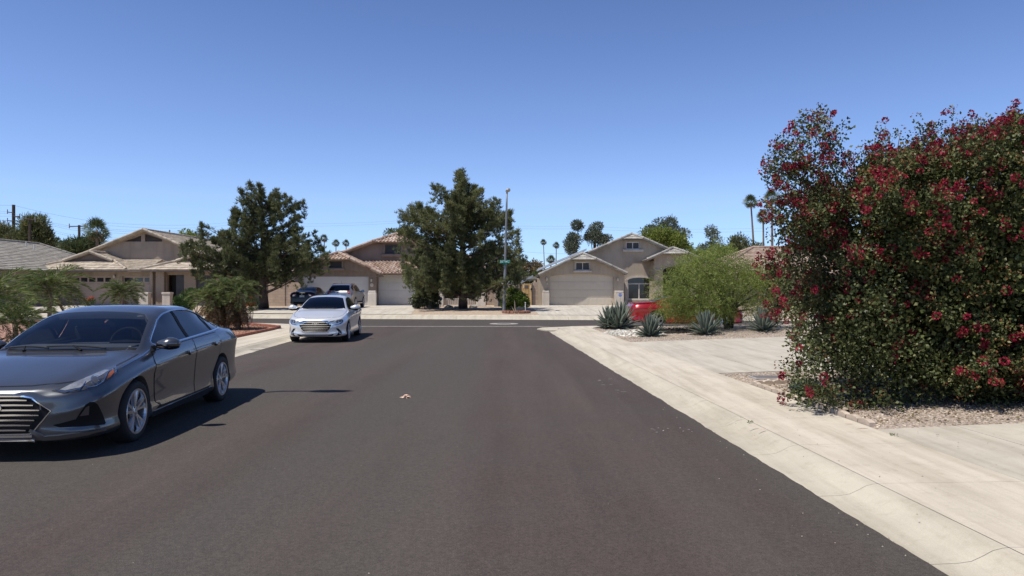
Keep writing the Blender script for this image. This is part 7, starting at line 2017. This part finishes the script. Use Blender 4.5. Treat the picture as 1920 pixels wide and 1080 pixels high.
mb = MB(); mb.tube([P(139, 475, 88), P(147, 457, 88)], .05, 6); mb.build('guard', M_VINYL, t); mb = MB(); mb.tube([P(147, 457, 88), P(148.5, 425, 89.8)], .012, 4); mb.build('wire', M_POLE, t)
M_WIRE = mat('wire_grey', (.10, .105, .115), .6)
def wire(label, pts, r=.012):
    mb = MB(); q = []
    for (x0, y0, d0), (x1, y1, d1) in zip(pts, pts[1:]):
        a, b = P(x0, y0, d0), P(x1, y1, d1); n = 10
        for i in range(n+(1 if (x1, y1, d1) == pts[-1] else 0)):
            s_ = i/n; p = a.lerp(b, s_); p.z -= 4*s_*(1-s_)*(b-a).length*.012; q.append(p)
    mb.tube(q, r, 5); tag(mb.build('power_line', M_WIRE, smooth=True), label, 'wire', 'power lines')
far_ = [(420, 418, 150), (760, 413, 175), (1100, 424, 160), (1450, 427, 140), (1900, 430, 130)]
wire('topmost wire, from the tall pole at the far left down past the broad fan palm', [(-260, 372, 92), (25.5, 385, 95), (190, 417, 110)])
wire('upper one of the two long thin wires crossing the sky behind all the houses', [(190, 417, 110)]+far_)
wire('lower one of the two long thin wires crossing the sky behind all the houses', [(205, 423, 110), (420, 423, 150), (760, 417, 175), (1100, 429, 160), (1450, 433, 140), (1900, 436, 130)])
for i, (y0, y1, y2) in enumerate(((396, 404, 424), (399, 408, 427), (404, 412, 431), (412, 420, 440), (416, 424, 443))):
    wire('one of the bundle of wires between the two utility poles at the far left', [(-260, y0-6, 92), (14 if i < 2 else 36, y0+1, 95), (134, y2, 90), (420, y2+6, 130)], .011)
wire('low wire over the block wall right of the tall pine', [(960, 508, 80), (1060, 516, 78)], .014)
wire('single wire low between the tall pine and the twin conifers', [(960, 470, 140), (1070, 476, 140), (1300, 482, 140)], .014)
grey_sedan(); white_sedan(); black_sedan(); silver_suv(); red_coupe()
# ================================================================= LIGHT, SKY, CAMERA
w = bpy.data.worlds.new('World'); SC.world = w; w.use_nodes = True
wn = w.node_tree.nodes; wl = w.node_tree.links
sky = wn.new('ShaderNodeTexSky'); sky.sky_type = 'NISHITA'; sky.sun_disc = False
SUNV = Vector((-.43, -.25, 1)).normalized()
el = math.asin(SUNV.z); az = math.atan2(SUNV.x, SUNV.y)
sky.sun_elevation = el; sky.sun_rotation = az
sky.air_density = 1.0; sky.dust_density = 0; sky.ozone_density = 3; sky.altitude = 340
bg = wn['Background']; bg.inputs['Strength'].default_value = .145
tc = wn.new('ShaderNodeTexCoord'); sx = wn.new('ShaderNodeSeparateXYZ'); wl.new(tc.outputs['Generated'], sx.inputs[0])
rp = wn.new('ShaderNodeValToRGB'); wl.new(sx.outputs['Z'], rp.inputs[0])
# tint of the air by height above the horizon: bluer and paler low down
stops = [(0.0, (.52, .70, 1.15)), (.05, (.56, .69, 1.03)), (.12, (.72, .76, .96)), (.25, (.66, .68, .87)), (.40, (.53, .58, .75)), (.62, (.36, .41, .55)), (1.0, (.32, .37, .50))]
els = rp.color_ramp.elements; els[0].position, els[0].color = stops[0][0], (*stops[0][1], 1); els[1].position, els[1].color = stops[-1][0], (*stops[-1][1], 1)
for p_, c_ in stops[1:-1]:
    e_ = els.new(p_); e_.color = (*c_, 1)
mm = wn.new('ShaderNodeMix'); mm.data_type = 'RGBA'; mm.blend_type = 'MULTIPLY'; mm.inputs[0].default_value = 1
wl.new(sky.outputs[0], mm.inputs[6]); wl.new(rp.outputs[0], mm.inputs[7]); wl.new(mm.outputs[2], bg.inputs['Color'])
sl = bpy.data.lights.new('sun', 'SUN'); sl.energy = 4.8; sl.angle = math.radians(.53); sl.color = (1, .955, .89)
so = bpy.data.objects.new('sun', sl); COL.objects.link(so)
so.rotation_euler = (-SUNV).to_track_quat('-Z', 'Y').to_euler()
cd = bpy.data.cameras.new('camera'); co = bpy.data.objects.new('camera', cd); COL.objects.link(co)
cd.sensor_width = 36; cd.lens = 36*F/1920; cd.clip_end = 3000; cd.clip_start = .05
co.location = (0, 0, H); co.rotation_euler = (PI/2, 0, 0)
SC.camera = co
SC.view_settings.view_transform = 'Standard'; SC.view_settings.look = 'None'
SC.view_settings.exposure = .22; SC.view_settings.gamma = 1
SC.render.engine = 'CYCLES'
